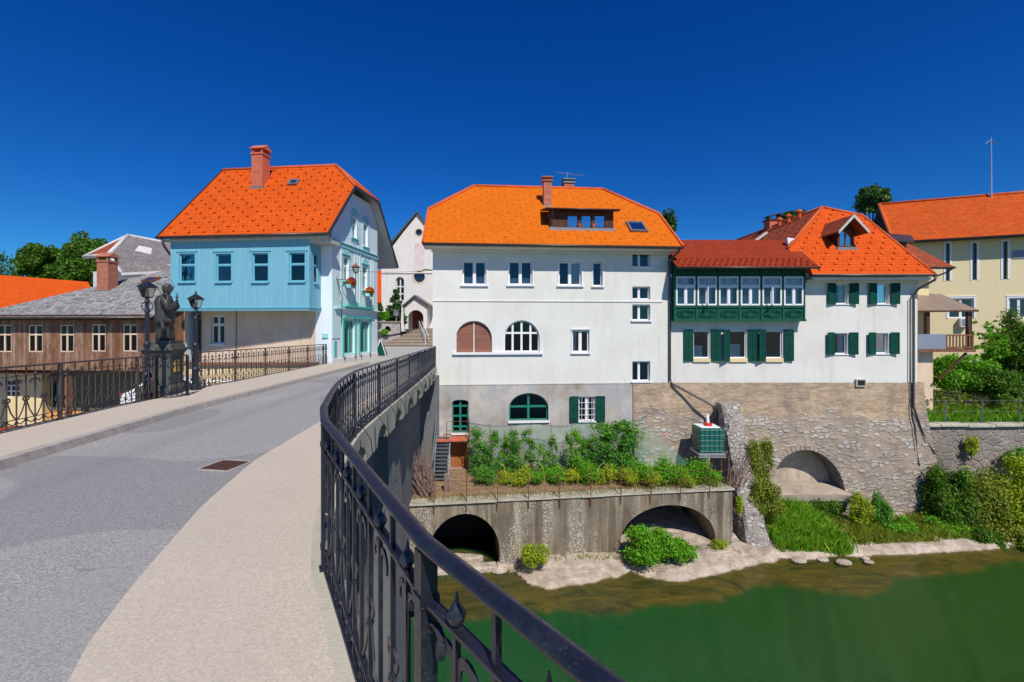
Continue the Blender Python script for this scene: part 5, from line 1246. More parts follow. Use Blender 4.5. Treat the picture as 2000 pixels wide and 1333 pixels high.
mb = MB(); mb.prism([BP(aL+.2, -1.38, ez-.16), BP(aR-.06, -1.38, ez-.16), BP(aR-.06, -1.0, ez-.16), BP(aL+.2, -1.0, ez-.16)], V(0, 0, -.1)); mb.prism([BP(-.62, -1.15, ez-.26), BP(aR-.1, -1.15, ez-.26), BP(aR-.1, 0, ez-.26), BP(-.62, 0, ez-.26)], V(0, 0, -.18)); mb.build('eave_soffit', M['soffit'], blue)
bnr = (RF[1]-RF[0]).cross(RF[2]-RF[1]).normalized(); c = plane_px(504, 366, RF[0], bnr)
chimney(blue, (c.x, c.y+.3), .7, .7, c.z-.3, (640-302)*(c.y)/900, M['brick_o'], M['brick_o'], rz=math.atan2(bu.y, bu.x), hood=True)
skylight(blue, (574, 358), RF[0], bnr, .6, .55)
# gable details
for q, s in [(q, 0) for q in up]+[(q, 1) for q in md]:
    o = window(FG, blue, *q, rec=.12, fw=.05, mull=(.5,), trans=(.62,))
    mb = MB(); e = .13
    for t in ((q[0]-e, q[0]-.002, q[2]-.05, q[3]+e), (q[1]+.002, q[1]+e, q[2]-.05, q[3]+e), (q[0], q[1], q[3]+.002, q[3]+e)): mb.fbox(FG, *t, .003, .035)
    zt = q[3]+e; mb.fbox(FG, q[0]-e-.05, q[1]+e+.05, zt+.001, zt+.06, .003, .08)
    k = 8; mb.prism([FG.pt((q[0]+q[1])/2+(.45)*math.cos(math.pi*i/k), zt+.061+.3*math.sin(math.pi*i/k), .003) for i in range(k+1)], bu*.04)
    mb.fbox(FG, q[0]-e-.05, q[1]+e+.05, q[2]-.12, q[2]-.051, .003, .1)
    for i in range(4): u = q[0]-e+.02+i*(q[1]-q[0]+2*e-.1)/3; mb.prism([FG.pt(u-.04, q[2]-.121, .004), FG.pt(u+.1, q[2]-.121, .004), FG.pt(u+.06, q[2]-.26-.1*(i in (1, 2)), .004), FG.pt(u, q[2]-.26-.1*(i in (1, 2)), .004)], bu*.05)
    mb.build('surround', M['turq'], o)
mb = MB(); zc1 = FG.px(690, 488)[1]; mb.fbox(FG, -.0, GL, zc1-.1, zc1+.12, .002, .07); mb.fbox(FG, 0, GL, zc1+.121, zc1+.17, .002, .12); mb.build('string_course', M['turq'], blue)
mb = MB(); zc2 = FG.px(690, 606)[1]; mb.fbox(FG, .2, GL, zc2-.0, zc2+.07, .002, .2); mb.fbox(FG, .2, GL, zc2+.071, zc2+.45, .002, .03); mb.build('string_course', M['turq_l'], blue)
for i, (a, b) in enumerate(((1.0, 1.18), (2.75, 2.9), (3.1, 3.25), (3.45, 3.6), (5.15, 5.3), (5.5, 5.65))): mb = MB(); mb.fbox(FG, a, b, zc2+.46, zc1-.11, .002, .035); mb.build('pilaster', M['turq_l'], blue)
mb = MB(); mb.fbox(FG, .0, .9, -.6, FG.px(655, 545)[1], .002, .04); mb.build('pilaster', M['turq_l'], blue)
# shop front
fz0 = sh[0][2]; fz1 = sh[0][3]
for q in sh: window(FG, blue, *q, rec=.1, fw=.07, mull=(.62,), mat=M['turq_d'], glass=M['glass_d'], sash=False, name='shop_window')
mb = MB(); a, b = sh[0][0]-.18, sh[1][1]+.18
for u in (a, sh[0][1]+.05, sh[1][0]-.2, b-.14): mb.fbox(FG, u, u+.14, fz0-.1, fz1+.1, .003, .07)
mb.fbox(FG, a, b, fz1+.101, fz1+.22, .003, .14); mb.fbox(FG, a-.05, b+.05, fz1+.75, fz1+.86, .003, .3); mb.build('shop_front', M['turq_d'], blue)
mb = MB(); mb.fbox(FG, a, b, fz1+.221, fz1+.749, .003, .06); mb.build('fascia', M['bluew'], blue)
mb = MB(); mb.fbox(FG, .25, .55, -1.65, -.75, .003, .03); mb.build('notice_board', M['turq_d'], blue)
mb = MB(); mb.box(BP(-.35, -.04, -.45), (.32, .08, .24)); mb.build('letter_box', M['turq'], blue)
mb = MB(); mb.fbox(FG, 0, GL, zg, -1.75, .001, .05); mb.build('base_band', M['white2'], blue)
mb = MB()
for u in (sh[0][0], sh[0][1], sh[1][0], sh[1][1]): mb.lathe(FG.pt(u, fz0-.22, .1), [(.02, -.12), (.05, 0), (.02, .08)], 6)
mb.build('hook', M['iron'], blue)
# flowers and their boxes
def leafcloud(mb, blobs, n, size, seed, mi=0, shell=.55, up=.0, jag=.18):
    rng = np.random.default_rng(seed); B = np.array(blobs, float); w = (B[:, 3]*B[:, 4]*B[:, 5])**.67; w /= w.sum()
    k = rng.choice(len(B), n, p=w); d = rng.normal(size=(n, 3)); d /= np.linalg.norm(d, axis=1)[:, None]
    r = shell+(1-shell)*rng.random(n)**.6; r *= 1+rng.normal(size=n)*jag*.5
    c = B[k, :3]+d*B[k, 3:6]*r[:, None]
    s = size*(.6+.8*rng.random(n)); nr = d*.6+rng.normal(size=(n, 3))*.6+np.array([0, 0, up+.25]); nr /= np.linalg.norm(nr, axis=1)[:, None]
    t = np.cross(nr, rng.normal(size=(n, 3))); t /= np.linalg.norm(t, axis=1)[:, None]+1e-9; b = np.cross(nr, t)
    s = s[:, None]; P = np.stack([c-t*s*.5, c-b*s*.32+nr*s*.1, c+t*s*.6, c+b*s*.32+nr*s*.1], 1).reshape(-1, 3)
    base = len(mb.v); mb.v.extend(map(tuple, P.tolist())); mb.f.extend([(base+4*i, base+4*i+1, base+4*i+2, base+4*i+3) for i in range(n)]); mb.m.extend([mi]*n); return mb
for i, q in enumerate(md):
    p = FG.pt((q[0]+q[1])/2, q[2]-.25, .3)
    t = thing('flower_box', p, ['red and orange flowers in a box under the window beside the wall lantern', 'red and orange flowers in a box under the window nearer the church'][i], 'flower box', 'flower boxes on the shop wall')
    mb = MB(); mb.box(p-V(0, 0, .1), (.24, .8, .2)); mb.build('planter', M['turq'], t)
    mb = MB(); leafcloud(mb, [(p.x+.02, p.y, p.z+.12, .2, .42, .22)], 260, .13, i, 0); mb.build('foliage', M['leaf_b'], t)
    mb = MB(); leafcloud(mb, [(p.x+.03, p.y, p.z+.15, .22, .44, .25)], 520, .1, i+5, 0, shell=.8); mb.build('blossom', M['petal'], t)
# wall lantern and wire over the street
def lantern(mb, mg, z, s=1.0, at_=V(0, 0, 0)):           # glass lantern: tapering body, roof, finial
    def ring(w, h): return [at_+V(a*w, b*w, h) for a, b in ((-1, -1), (1, -1), (1, 1), (-1, 1))]
    lo, hi = ring(.11*s, z), ring(.19*s, z+.36*s)
    mg.add(lo+hi, [(0, 1, 5, 4), (1, 2, 6, 5), (2, 3, 7, 6), (3, 0, 4, 7)])
    for i in range(4):
        mb.tube([lo[i], hi[i]], .014*s, 4); mb.tube([lo[i], lo[(i+1) % 4]], .014*s, 4); mb.tube([hi[i], hi[(i+1) % 4]], .018*s, 4)
    a, b, c = ring(.25*s, z+.36*s), ring(.16*s, z+.46*s), ring(.06*s, z+.56*s)
    mb.loft([a, b, c]); mb.lathe(at_, [(.06*s, z+.56*s), (.04*s, z+.6*s), (.055*s, z+.63*s), (.02*s, z+.67*s), (.006*s, z+.75*s)], 8)
    mb.lathe(at_, [(.12*s, z-.02), (.12*s, z), (.03, z-.001)][:2], 8); mb.lathe(at_, [(.03*s, z-.1*s), (.06*s, z-.06*s), (.1*s, z-.02)], 8)
lp = FG.pt(1.35, FG.px(670, 545)[1], .75)
wl = thing('wall_lantern', FG.pt(.95, lp.z, 0), 'small lantern with rusty red cap on a bracket of the shop wall', 'wall lamp')
mb = MB(); mg = MB(); lantern(mb, mg, lp.z+.35, .85, V(lp.x, lp.y, 0)); mb.build('lantern_frame', M['rust'], wl); mg.build('lantern_glass', M['lampglass'], wl)
mb = MB(); mb.tube([FG.pt(.55, lp.z-.1, 0), V(lp.x, lp.y, lp.z-.1)], .018, 5); mb.tube([V(lp.x, lp.y, lp.z-.9), V(lp.x, lp.y, lp.z+.36)], .02, 6); mb.tube([FG.pt(.5, lp.z, .02), FG.pt(.62, lp.z-1.2, .3), FG.pt(1.0, lp.z-2.6, .05)], .02, 5); mb.build('bracket', M['iron'], wl)
a = FG.pt(.6, FG.px(655, 526)[1], .05); b = FW.pt(-.02, FW.px(843, 528)[1], -.1); mb = MB(); mb.tube([a.lerp(b, t/16)-V(0, 0, .12*math.sin(math.pi*t/16)) for t in range(17)], .009, 4)
tag(mb.build('street_wire', M['iron']), 'thin dark cable stretched over the street from the blue house to the white house', 'cable')
mb = MB(); mb.tube([b, b+V(-.35, -.1, .03), b+V(-.5, -.1, -.02)], .03, 5); mb.build('wire_bracket', M['iron'], white)
# ---------------------------------------------------------------- wooden house, houses behind it
WU = V(.9965, -.083, 0); WN = V(-.083, -.9965, 0)
wr = at(296, 640, 26.9); FT = Fr(wr, WU, WN)             # u=0 at right end, negative to the left
wh_ = thing('wooden_house', wr+V(-6, 3, -6), 'weathered brown timber house with grey slate roof below the bridge and small paned windows', 'house')
wz0, wz1 = FT.px(140, 724)[1], FT.px(140, 622)[1]-.1
wsp = [R4(FT, *q) for q in ((-5, 635, 22, 688), (55, 635, 83, 688), (117, 635, 144, 688), (179, 634, 206, 687), (240, 634, 268, 687))]
wsp = wsp
mb = MB(); mb.holed(FT, rect(-11.1, .3, wz0, wz1), [rect(*q) for q in wsp], depth=.14)
mb.add([FT.pt(.3, wz0, 0), FT.pt(.3, wz1, 0), FT.pt(.3, wz1+3, -7), FT.pt(.3, wz0, -7), FT.pt(-11.1, wz0, 0), FT.pt(-11.1, wz1, 0), FT.pt(-11.1, wz1, -7), FT.pt(-11.1, wz0, -7)], [(3, 2, 1, 0), (4, 5, 6, 7), (0, 4, 7, 3)])
mb.build('wall', [M['wood_old'], M['dark']], wh_)
for i, q in enumerate(wsp): window(FT, wh_, *q, rec=.03, fw=.06, mull=(.5,), trans=(.64,), mat=M['pinkw'], sash=False, curt=(.1, .9, 0, .45) if i == 2 else None)
# ground floor set back; the overhang's shade is painted on as dark olive
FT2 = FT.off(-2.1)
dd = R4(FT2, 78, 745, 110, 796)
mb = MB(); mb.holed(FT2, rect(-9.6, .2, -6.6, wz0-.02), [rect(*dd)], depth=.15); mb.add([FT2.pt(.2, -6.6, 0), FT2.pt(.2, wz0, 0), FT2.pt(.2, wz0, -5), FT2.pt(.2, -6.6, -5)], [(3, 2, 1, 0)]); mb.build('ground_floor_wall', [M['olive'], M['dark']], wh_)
mb = MB(); mb.fbox(FT2, -9.6, .2, -6.6, FT2.px(150, 803)[1], .001, .05); mb.build('lower_wall', M['ochre'], wh_)  # same wall below the painted shade, in its sunlit ochre
mb = MB(); mb.fbox(FT2, *dd, -.12, -.08); mb.build('door', M['green'], wh_)
for u in (-.2, -5.6, -10.9): mb = MB(); mb.fbox(FT, u-.12, u+.12, -6.6, wz0, -.4, -.15); mb.build('post', M['wood_old'], wh_)
S1 = FT.pt(.9, .62, .6); S0 = FT.pt(-15.4, .62, .6); sb_ = .52
def sp_(u, back): return FT.pt(u, .62+sb_*back, .6-back)
slate = [sp_(-11.5, 0), sp_(.55, 0), sp_(.55, 7.6), sp_(-3.9, 7.6)]
mb = MB(); roof_slab(mb, slate, .12, 0, 1); roof_slab(mb, [sp_(-11.5, 0), sp_(-3.9, 7.6), FT.pt(-3.9, sp_(0, 7.6).z, -8), FT.pt(-11.5, .62, -15)], .1, 0, 1); mb.build('roof', [M['slate'], M['wood_dk']], wh_)
gutter(wh_, [sp_(-11.5, -.03)-V(0, 0, .05), sp_(.5, -.03)-V(0, 0, .05)], .06); mb = MB(); mb.fbox(FT, -11.2, .4, wz1-.02, wz1+.3, -.1, .55); mb.build('eave_board', M['wood_dk'], wh_)
snr = (slate[1]-slate[0]).cross(slate[2]-slate[1]).normalized(); c = plane_px(202, 568, slate[0], snr)
chimney(wh_, (c.x, c.y+.3), .8, .7, c.z-.3, (640-512)*c.y/900, M['brick_c'], M['brick_c'], rz=-.08, hood=True)
skylight(wh_, (296, 548), slate[0], snr, .9, .7, M['rust'])
# tall grey house
gh = thing('grey_roofed_house', at(280, 640, 40)-V(0, 0, 4), 'tall white house behind the timber one, grey slate roof with a small red hip', 'house')
ap = at(250, 460, 40); e1 = at(163, 502, 38.2); e2 = at(212, 497, 36.2); v1 = at(237, 533, 35.2); v2 = at(345, 528, 35); rr = at(345, 478, 40.6)
mb = MB(); roof_slab(mb, [ap, e1, e2], .2, 0, 2); roof_slab(mb, [ap, e2, v1, v2, rr], .2, 1, 2); mb.build('roof', [M['tile_dk'], M['slate2'], M['ridge_p']], gh)
ridge(gh, [ap, e2], .16, M['ridge_p']); ridge(gh, [ap, rr], .12, M['ridge_p']); ridge(gh, [e2, v1], .1, M['ridge_p']); ridge(gh, [e1, e2], .12, M['ridge_p']); ridge(gh, [ap, e1], .12, M['ridge_p'])
mb = MB(); a = at(182, 505, 38); b = at(222, 505, 36.8); c_ = at(345, 520, 36)
mb.prism([V(a.x, a.y, -6), V(b.x, b.y, -6), V(c_.x, c_.y, -6), V(c_.x, c_.y+6, -6), V(a.x, a.y+6, -6)], V(0, 0, 0)+V(0, 0, 10.6)); mb.build('wall', M['white2'], gh)
mb = MB(); mb.prism([V(b.x+.2, b.y-.3, 4), V(c_.x, c_.y-.3, 4), V(c_.x, c_.y, 4), V(b.x+.2, b.y+2, 4)], V(0, 0, .9)); mb.build('chimney', M['church'], gh)
# far orange roof on the left
oh = thing('orange_roofed_house', V(-52, 47, -6), 'long low house at the left edge with plain orange tiled roof', 'house')
mb = MB(); roof_slab(mb, [at(-220, 640, 42), at(210, 622, 40), at(172, 551, 47), at(-220, 520, 50)], .2, 0, 0); mb.build('roof', M['tile_b'], oh)
mb = MB(); p = [at(-220, 640, 43), at(195, 640, 41), at(165, 640, 52), at(-220, 640, 55)]; mb.prism([V(q.x, q.y, -6.5) for q in p], V(0, 0, 6.6)); mb.build('wall', M['ochre_l'], oh)
# ochre annexe between timber house and blue house
an = thing('ochre_annexe', at(356, 640, 28)-V(0, 0, 5), 'narrow ochre plastered house between the statue and the oriel', 'house')
mb = MB(); a = at(334, 640, 29.6); b = at(372, 640, 28.6); mb.prism([V(a.x, a.y, -7), V(b.x, b.y, -7), V(b.x+.4, b.y+3, -7), V(a.x-.3, a.y+3, -7)], V(0, 0, 9)); mb.build('wall', M['ochre'], an)
mb = MB(); mb.prism([V(a.x-.4, a.y-.4, 2.0), V(b.x, b.y-.3, 2.0), V(b.x+.4, b.y+3, 2.3), V(a.x-.3, a.y+3, 2.3)], V(0, 0, .15)); mb.build('roof', M['slate2'], an)
# pale yellow retaining wall with brown coping in front of the blue house, and white slatted stair rail
yw = thing('yellow_garden_wall', V(-13, 24, -4), 'pale yellow wall with brown tiled coping beneath the blue house', 'wall')
mb = MB(); mb.prism([V(-17.6, 24.9, -5), V(-10.35, 24.2, -5), V(-10.35, 24.5, -5), V(-17.6, 25.2, -5)], V(0, 0, 3.0)); mb.build('wall', M['ochre_l'], yw)
mb = MB(); mb.prism([V(-17.8, 24.75, -2.05), V(-10.3, 24.1, -2.0), V(-10.3, 24.6, -1.95), V(-17.8, 25.25, -2.0)], V(0, 0, .1)); mb.build('coping', M['coping'], yw)
sf = thing('slatted_fence', V(-14, 22.8, -3.9), 'low white slatted fence in the yard seen through the railing', 'fence'); a = V(-17.5, 22.8, 0); b = V(-10.3, 22.4, 0)
for z in (-2.62, -2.84, -3.12, -3.3, -3.62): mb = MB(); mb.tube([a+V(0, 0, z), b+V(0, 0, z)], 0, sq=(.03, .09), up=(0, 0, 1)); mb.build('slat', M['trim'], sf)
for k in range(6): mb = MB(); mb.box(a.lerp(b, k/5)+V(0, .05, -3.2), (.07, .07, 1.5)); mb.build('post', M['wood_br'], sf)
mb = MB(); mb.tube([V(-14.4, 22.4, -3.45), V(-12.7, 22.4, -2.62)], .03, 6); mb.tube([V(-14.4, 22.4, -3.45), V(-14.4, 22.4, -3.95)], .03, 6); mb.build('handrail', M['trim'], sf)
yl = thing('yellow_cottage', V(-33, 31, -6), 'small yellow cottage with barred window low at the left edge', 'house')
Fy = Fr(V(-34.4, 29.2, 0), (1, 0), (0, -1)); wy = R4(Fy, 10, 742, 38, 776)
mb = MB(); mb.holed(Fy, rect(-6, 4.6, -7, -2.9), [rect(*wy)], depth=.15); mb.add([Fy.pt(4.6, -7), Fy.pt(4.6, -2.9), Fy.pt(4.6, -2.9, -3), Fy.pt(4.6, -7, -3)], [(3, 2, 1, 0)]); mb.build('wall', [M['ochre_l'], M['dark']], yl); window(Fy, yl, *wy, rec=.08, fw=.06, mull=(.33, .66), trans=(.33, .66), sash=False)
mb = MB(); mb.prism([Fy.pt(-6.2, -2.88, .3), Fy.pt(4.8, -2.88, .3), Fy.pt(4.8, -2.6, -3), Fy.pt(-6.2, -2.6, -3)], V(0, 0, .1)); mb.build('roof', M['tile_dk'], yl)
lw = MB(); lw.prism([V(-34, 22.5, -7), V(-27.5, 25.6, -7), V(-27.5, 25.9, -7), V(-34, 22.9, -7)], V(0, 0, 1.5)); tag(lw.build('ramp_wall', M['tile_dk']), 'low sloping brick red wall in the yard at the left edge', 'wall')
# parked car in the yard
def car(loc, rz, label):
    t = thing('parked_car', loc, label, 'car'); q = Matrix.Rotation(rz, 3, 'Z'); P = lambda x, y, z: q @ V(x, y, z)+loc
    prof = [(-2.1, .35), (-2.12, .8), (-1.95, .95), (-1.75, 1.0), (-1.25, 1.42), (-.6, 1.5), (.4, 1.48), (1.05, 1.02), (1.95, .88), (2.1, .65), (2.1, .35)]
    rings = []
    for y, k, zs in ((-.84, .97, .98), (-.78, 1, 1), (0, 1.01, 1.015), (.78, 1, 1), (.84, .97, .98)):
        rings.append([P(x*k, y*(1 if z < 1.05 else .84), z*zs) for x, z in prof])
    mb = MB(); mb.loft(rings); mb.build('body', M['whitep'], t, smooth=False, bevel=.03)
    mb = MB()
    for s in (-1, 1): mb.add([P(x, s*y, z) for x, y, z in ((-1.6, .86, 1.0), (-1.15, .76, 1.38), (.35, .75, 1.42), (.92, .85, 1.04))], [(0, 1, 2, 3), (3, 2, 1, 0)])
    mb.add([P(-1.80, y, 1.02) for y in (-.72, .72)]+[P(-1.32, y, 1.40) for y in (.62, -.62)], [(0, 1, 2, 3), (3, 2, 1, 0)]); mb.add([P(1.07, y, 1.05) for y in (-.74, .74)]+[P(.48, y, 1.48) for y in (.62, -.62)], [(0, 1, 2, 3), (3, 2, 1, 0)])
    mb.build('window_glass', M['glass_d'], t)
    for x in (-1.3, 1.3):
        for s in (-1, 1):
            w = MB(); w.tube([P(x, s*.88, .33), P(x, s*.66, .33)], .33, 16); o = w.build('wheel', M['rubber'], t); w = MB(); w.tube([P(x, s*.895, .33), P(x, s*.86, .33)], .19, 12); w.build('rim', M['chrome'], o)
    for s in (-1, 1): w = MB(); w.box(P(-2.1, s*.65, .85), (.06, .28, .14), rz=rz); w.build('tail_light', M['petal'], t)
    return t
car(V(-15.6, 21.8, yardz(-15.6)+.1), R(20), 'white parked car in the yard behind the railing beside the statue pedestal')
# ---------------------------------------------------------------- statue and lamps
pz = dz(12.2)+.07; pc = V(-8.95, 12.65, pz); rzp = R(8)
sp0 = V(-9.5, 12.6, pz)
ped = thing('statue_pedestal', sp0, 'dark grey stone pedestal with moulded top and small yellow plaque', 'pedestal')
def sqr(mb, w, z0, z1, w2=None): 
    w2 = w2 or w; q = Matrix.Rotation(rzp, 3, 'Z'); r0 = [q @ V(a*w/2, b*w/2, z0)+sp0 for a, b in ((-1, -1), (1, -1), (1, 1), (-1, 1))]; r1 = [q @ V(a*w2/2, b*w2/2, z1)+sp0 for a, b in ((-1, -1), (1, -1), (1, 1), (-1, 1))]; mb.loft([r0, r1])
mb = MB(); sqr(mb, .84, -.6, .16); sqr(mb, .78, .161, .22, .66); mb.build('base', M['ped'], ped, bevel=.01)
mb = MB(); sqr(mb, .6, .221, .98); mb.build('shaft', M['ped'], ped, bevel=.01)
mb = MB(); sqr(mb, .62, .981, 1.02); sqr(mb, .64, 1.021, 1.15, .76); sqr(mb, .84, 1.151, 1.22); sqr(mb, .7, 1.221, 1.32, .66); sqr(mb, .6, 1.321, 1.42); mb.build('cornice', M['ped'], ped, bevel=.008)
q = Matrix.Rotation(rzp, 3, 'Z'); mb = MB(); mb.box(q @ V(.305, 0, .72)+sp0, (.02, .24, .32), rz=rzp); o = mb.build('plaque', M['gold'], ped)
mb = MB(); mb.box(q @ V(.317, 0, .72)+sp0, (.006, .012, .26), rz=rzp); mb.box(q @ V(.317, 0, .76)+sp0, (.006, .16, .012), rz=rzp); mb.build('plaque_mark', M['ochre'], o)
def statue():
    z0 = pz+1.42; b = V(-9.5, 12.6, z0)
    t = thing('saint_statue', b, 'dark bronze statue of a robed saint with bowed head and wire halo on the pedestal', 'statue')
    n = 40; rings = []; fx = V(.93, .36, 0).normalized(); sx = V(-fx.y, fx.x, 0)   # faces the road
    prof = [(0, .20, .19, 0), (.06, .22, .2, 0), (.3, .2, .18, 0), (.5, .2, .17, .0), (.505, .27, .23, .0), (.62, .265, .225, .0), (.8, .25, .21, .0), (1.0, .245, .20, .01), (1.15, .25, .195, .01), (1.27, .235, .17, .02), (1.34, .17, .13, .03), (1.375, .085, .085, .045), (1.40, .07, .07, .055), (1.43, .075, .085, .07), (1.50, .082, .105, .09), (1.56, .088, .11, .10), (1.62, .08, .1, .105), (1.665, .045, .06, .10), (1.68, .01, .015, .10)]
    for z, w, d, lean in prof:
        w *= .9; d *= .98; z *= .94
        r_ = []
        for i in range(n):
            a = 2*math.pi*i/n; f = 0
            if z < 1.3: f = .018*math.sin(a*9+z*2.2)+.012*math.sin(a*5-z*4+1)+(.02*math.sin(a*3+z*9) if z > .5 else .012*math.sin(a*13))
            if z >= 1.43 and abs(a) < .25 or z >= 1.43 and a > 6.03: f += .022 if 1.46 < z < 1.58 else 0
            r_.append(b+fx*((d+f)*math.cos(a)+lean*.7)+sx*(w+f)*math.sin(a)+V(0, 0, z*.96))
        rings.append(r_)
    mb = MB(); mb.loft(rings); body = mb.build('body', M['bronze'], t, smooth=True)
    def limb(pts, rad, mbx): mbx.tube([b+fx*x+sx*y+V(0, 0, z) for x, y, z in pts], rad, 10)
    mb = MB()
    for s in (-1, 1): limb([(.02, s*.22, 1.2), (.06, s*.3, 1.02), (.14, s*.3, .86), (.24, s*.16, .93), (.26, s*.06, 1.02)], [.075, .09, .1, .075, .045], mb)
    for s in (-1, 1):
        for k in range(5): limb([(.26, s*.06, 1.02+.012*k), (.30, s*.03, 1.05+.014*k), (.30, s*-.01, 1.06+.015*k)], [.013, .012, .009], mb)
    mb.build('sleeve', M['bronze'], body, smooth=True)
    mb = MB(); limb([(.25, .02, .82), (.29, 0, 1.3)], [.014, .014], mb); limb([(.28, -.12, 1.17), (.29, .12, 1.18)], [.013, .013], mb); mb.build('crucifix', M['bronze'], t)
    mb = MB(); h = b+fx*.075+V(0, 0, 1.42)                # hair, biretta
    rr = []
    for z, w in ((-.14, .06), (-.1, .085), (-.04, .098), (.02, .104), (.05, .108), (.08, .095), (.11, .07), (.125, .02)):
        rr.append([h+fx*((w)*math.cos(a*math.pi/12)*(1 if z > .05 else 1)-(.03 if z < .06 else 0))+sx*(w+(.012*math.sin(a*2) if z < .06 else 0))*math.sin(a*math.pi/12)+V(0, 0, z) for a in range(24)])
    mb.loft(rr); mb.build('cap', M['bronze'], body, smooth=True)
    mb = MB(); mb.tube([h+sx*(.25*math.cos(a*.3))*1+fx*-.05+fx*.12*math.cos(a*.3)+V(0, 0, .06+.24*math.sin(a*.3)) for a in range(22)], .007, 4)
    for a in (0, 5, 10, 16): mb.lathe(h+sx*(.25*math.cos(a*.3))+fx*(-.05+.12*math.cos(a*.3))+V(0, 0, .06+.24*math.sin(a*.3)), [(.003, -.02), (.02, 0), (.003, .02)], 5)
    mb.build('halo', M['iron'], t)
    mb = MB(); limb([(.0, -.28, .6), (.05, -.29, .35), (.02, -.26, .15)], [.03, .05, .02], mb); mb.build('drapery', M['bronze'], body)
statue()
def lamp(loc, H, label):
    t = thing('street_lamp', loc, label, 'street lamp', 'old street lamps on the left pavement')
    mb = MB(); mb.lathe(loc, [(.13, 0), (.13, .12), (.09, .16), (.075, .5), (.1, .54), (.1, .6), (.06, .66), (.055, H*.42), (.08, H*.43), (.08, H*.45), (.05, H*.47), (.045, H*.7), (.065, H*.71), (.045, H*.73), (.035, H-.68), (.06, H-.66), (.06, H-.62), (.03, H-.56)], 10)
    for s in (-1, 1):
        for z in (.95, H-.85): mb.tube([loc+V(s*(.04+.1*math.sin(a*.5)), 0, z+.1-.1*math.cos(a*.5)) for a in range(10)], .012, 5)
    mb.build('pole', M['iron'], t)
    mb = MB(); mg = MB(); lantern(mb, mg, loc.z+H-.52, .66, V(loc.x, loc.y, 0)); o = mb.build('lantern_frame', M['iron'], t); mg.build('lantern_glass', M['lampglass'], o)
    mb = MB(); mb.lathe(loc+V(0, 0, H-.52), [(.02, .0), (.035, .03), (.04, .12), (.02, .16)], 8); mb.build('bulb', M['trim'], o)
lamp(V(-8.93, 11.28, dz(11.3)+.07), 3.02, 'black street lamp left of the bronze statue')
lamp(V(-9.0, 13.12, dz(13)+.07), 2.86, 'black street lamp right of the statue in front of the cream wall')
# ---------------------------------------------------------------- church, stair, terrace wall, behind the gap
CY = 64.0; FC = Fr((0, CY), (1, 0), (0, -1))
ch = thing('church', at(800, 641, CY+6), 'white church with steep gable, round windows and small arched porch above the steps', 'church')
def cp(x, y): return FC.px(x, y)
xl_, xr_ = cp(745, 500)[0], cp(885, 500)[0]; pk = cp(815, 418)
lw_ = R4(FC, 773, 541, 789, 588); 
def circ(cx, cy, r, n=20): c = cp(cx, cy); rr = cp(cx+r, cy)[0]-c[0]; return [(c[0]+rr*math.cos(2*math.pi*i/n), c[1]+rr*math.sin(2*math.pi*i/n)) for i in range(n)]
r1 = circ(818, 454, 6.5); r2 = circ(819, 541, 11)
mb = MB(); zsl = cp(780, 549)[1]
mb.holed(FC, [(xl_, -2), (xr_, -2), (xr_, cp(870, 495)[1]), pk, (xl_, cp(745, 511)[1])], [archpts(lw_[0], lw_[1], lw_[2], zsl, lw_[3]), r1, r2], depth=.5)
mb.add([FC.pt(xl_, -2), FC.pt(xl_, cp(745, 511)[1]), FC.pt(xl_, cp(745, 511)[1], -22), FC.pt(xl_, -2, -22)], [(0, 1, 2, 3)]); mb.build('wall', [M['church'], M['dark']], ch)
mb = MB(); e0 = cp(738, 512); e1 = cp(892, 512)
roof_slab(mb, [FC.pt(pk[0], pk[1]+.35, .4), FC.pt(e0[0]-.4, e0[1], .4), FC.pt(e0[0]-.4, e0[1], -22), FC.pt(pk[0], pk[1]+.35, -22)], .3, 0, 1)
roof_slab(mb, [FC.pt(pk[0], pk[1]+.35, .4), FC.pt(e1[0]+.3, e1[1], .4), FC.pt(e1[0]+.3, e1[1], -22), FC.pt(pk[0], pk[1]+.35, -22)], .3, 0, 1); mb.build('roof', [M['tile_dk'], M['gutter_g']], ch)
window(FC, ch, *lw_, rec=.35, fw=.12, mull=(.5,), trans=(.3, .6), arch=(zsl,), sash=False, mat=M['church'])
for c_, nm in ((r1, 1), (r2, 2)):
    k = len(c_); cx = sum(a for a, b in c_)/k; cz = sum(b for a, b in c_)/k
    mb = MB(); vs = [FC.pt(cx+(a-cx)*s, cz+(b-cz)*s, .03) for s in (1.0, 1.3) for a, b in c_]; mb.add(vs, [(i, (i+1) % k, (i+1) % k+k, i+k)[::-1] for i in range(k)]); o = mb.build('round_window', M['pinkw'], ch)
    mb = MB(); mb.add([FC.pt(a, b, -.3) for a, b in c_], [tuple(range(k))]); mb.build('pane', M['glass_d'], o)
mb = MB(); fr_ = R4(FC, 810, 475, 828, 518); mb.add([FC.pt(a, b, .02) for a, b in archpts(fr_[0], fr_[1], fr_[2], fr_[3]-.5, fr_[3])], [tuple(range(17))]); mb.build('faded_mural', M['fresco'], ch)
mb = MB(); mb.fbox(FC, xl_, xr_, cp(800, 533)[1]-.1, cp(800, 533)[1]+.05, .01, .12); mb.build('string_course', M['church'], ch)
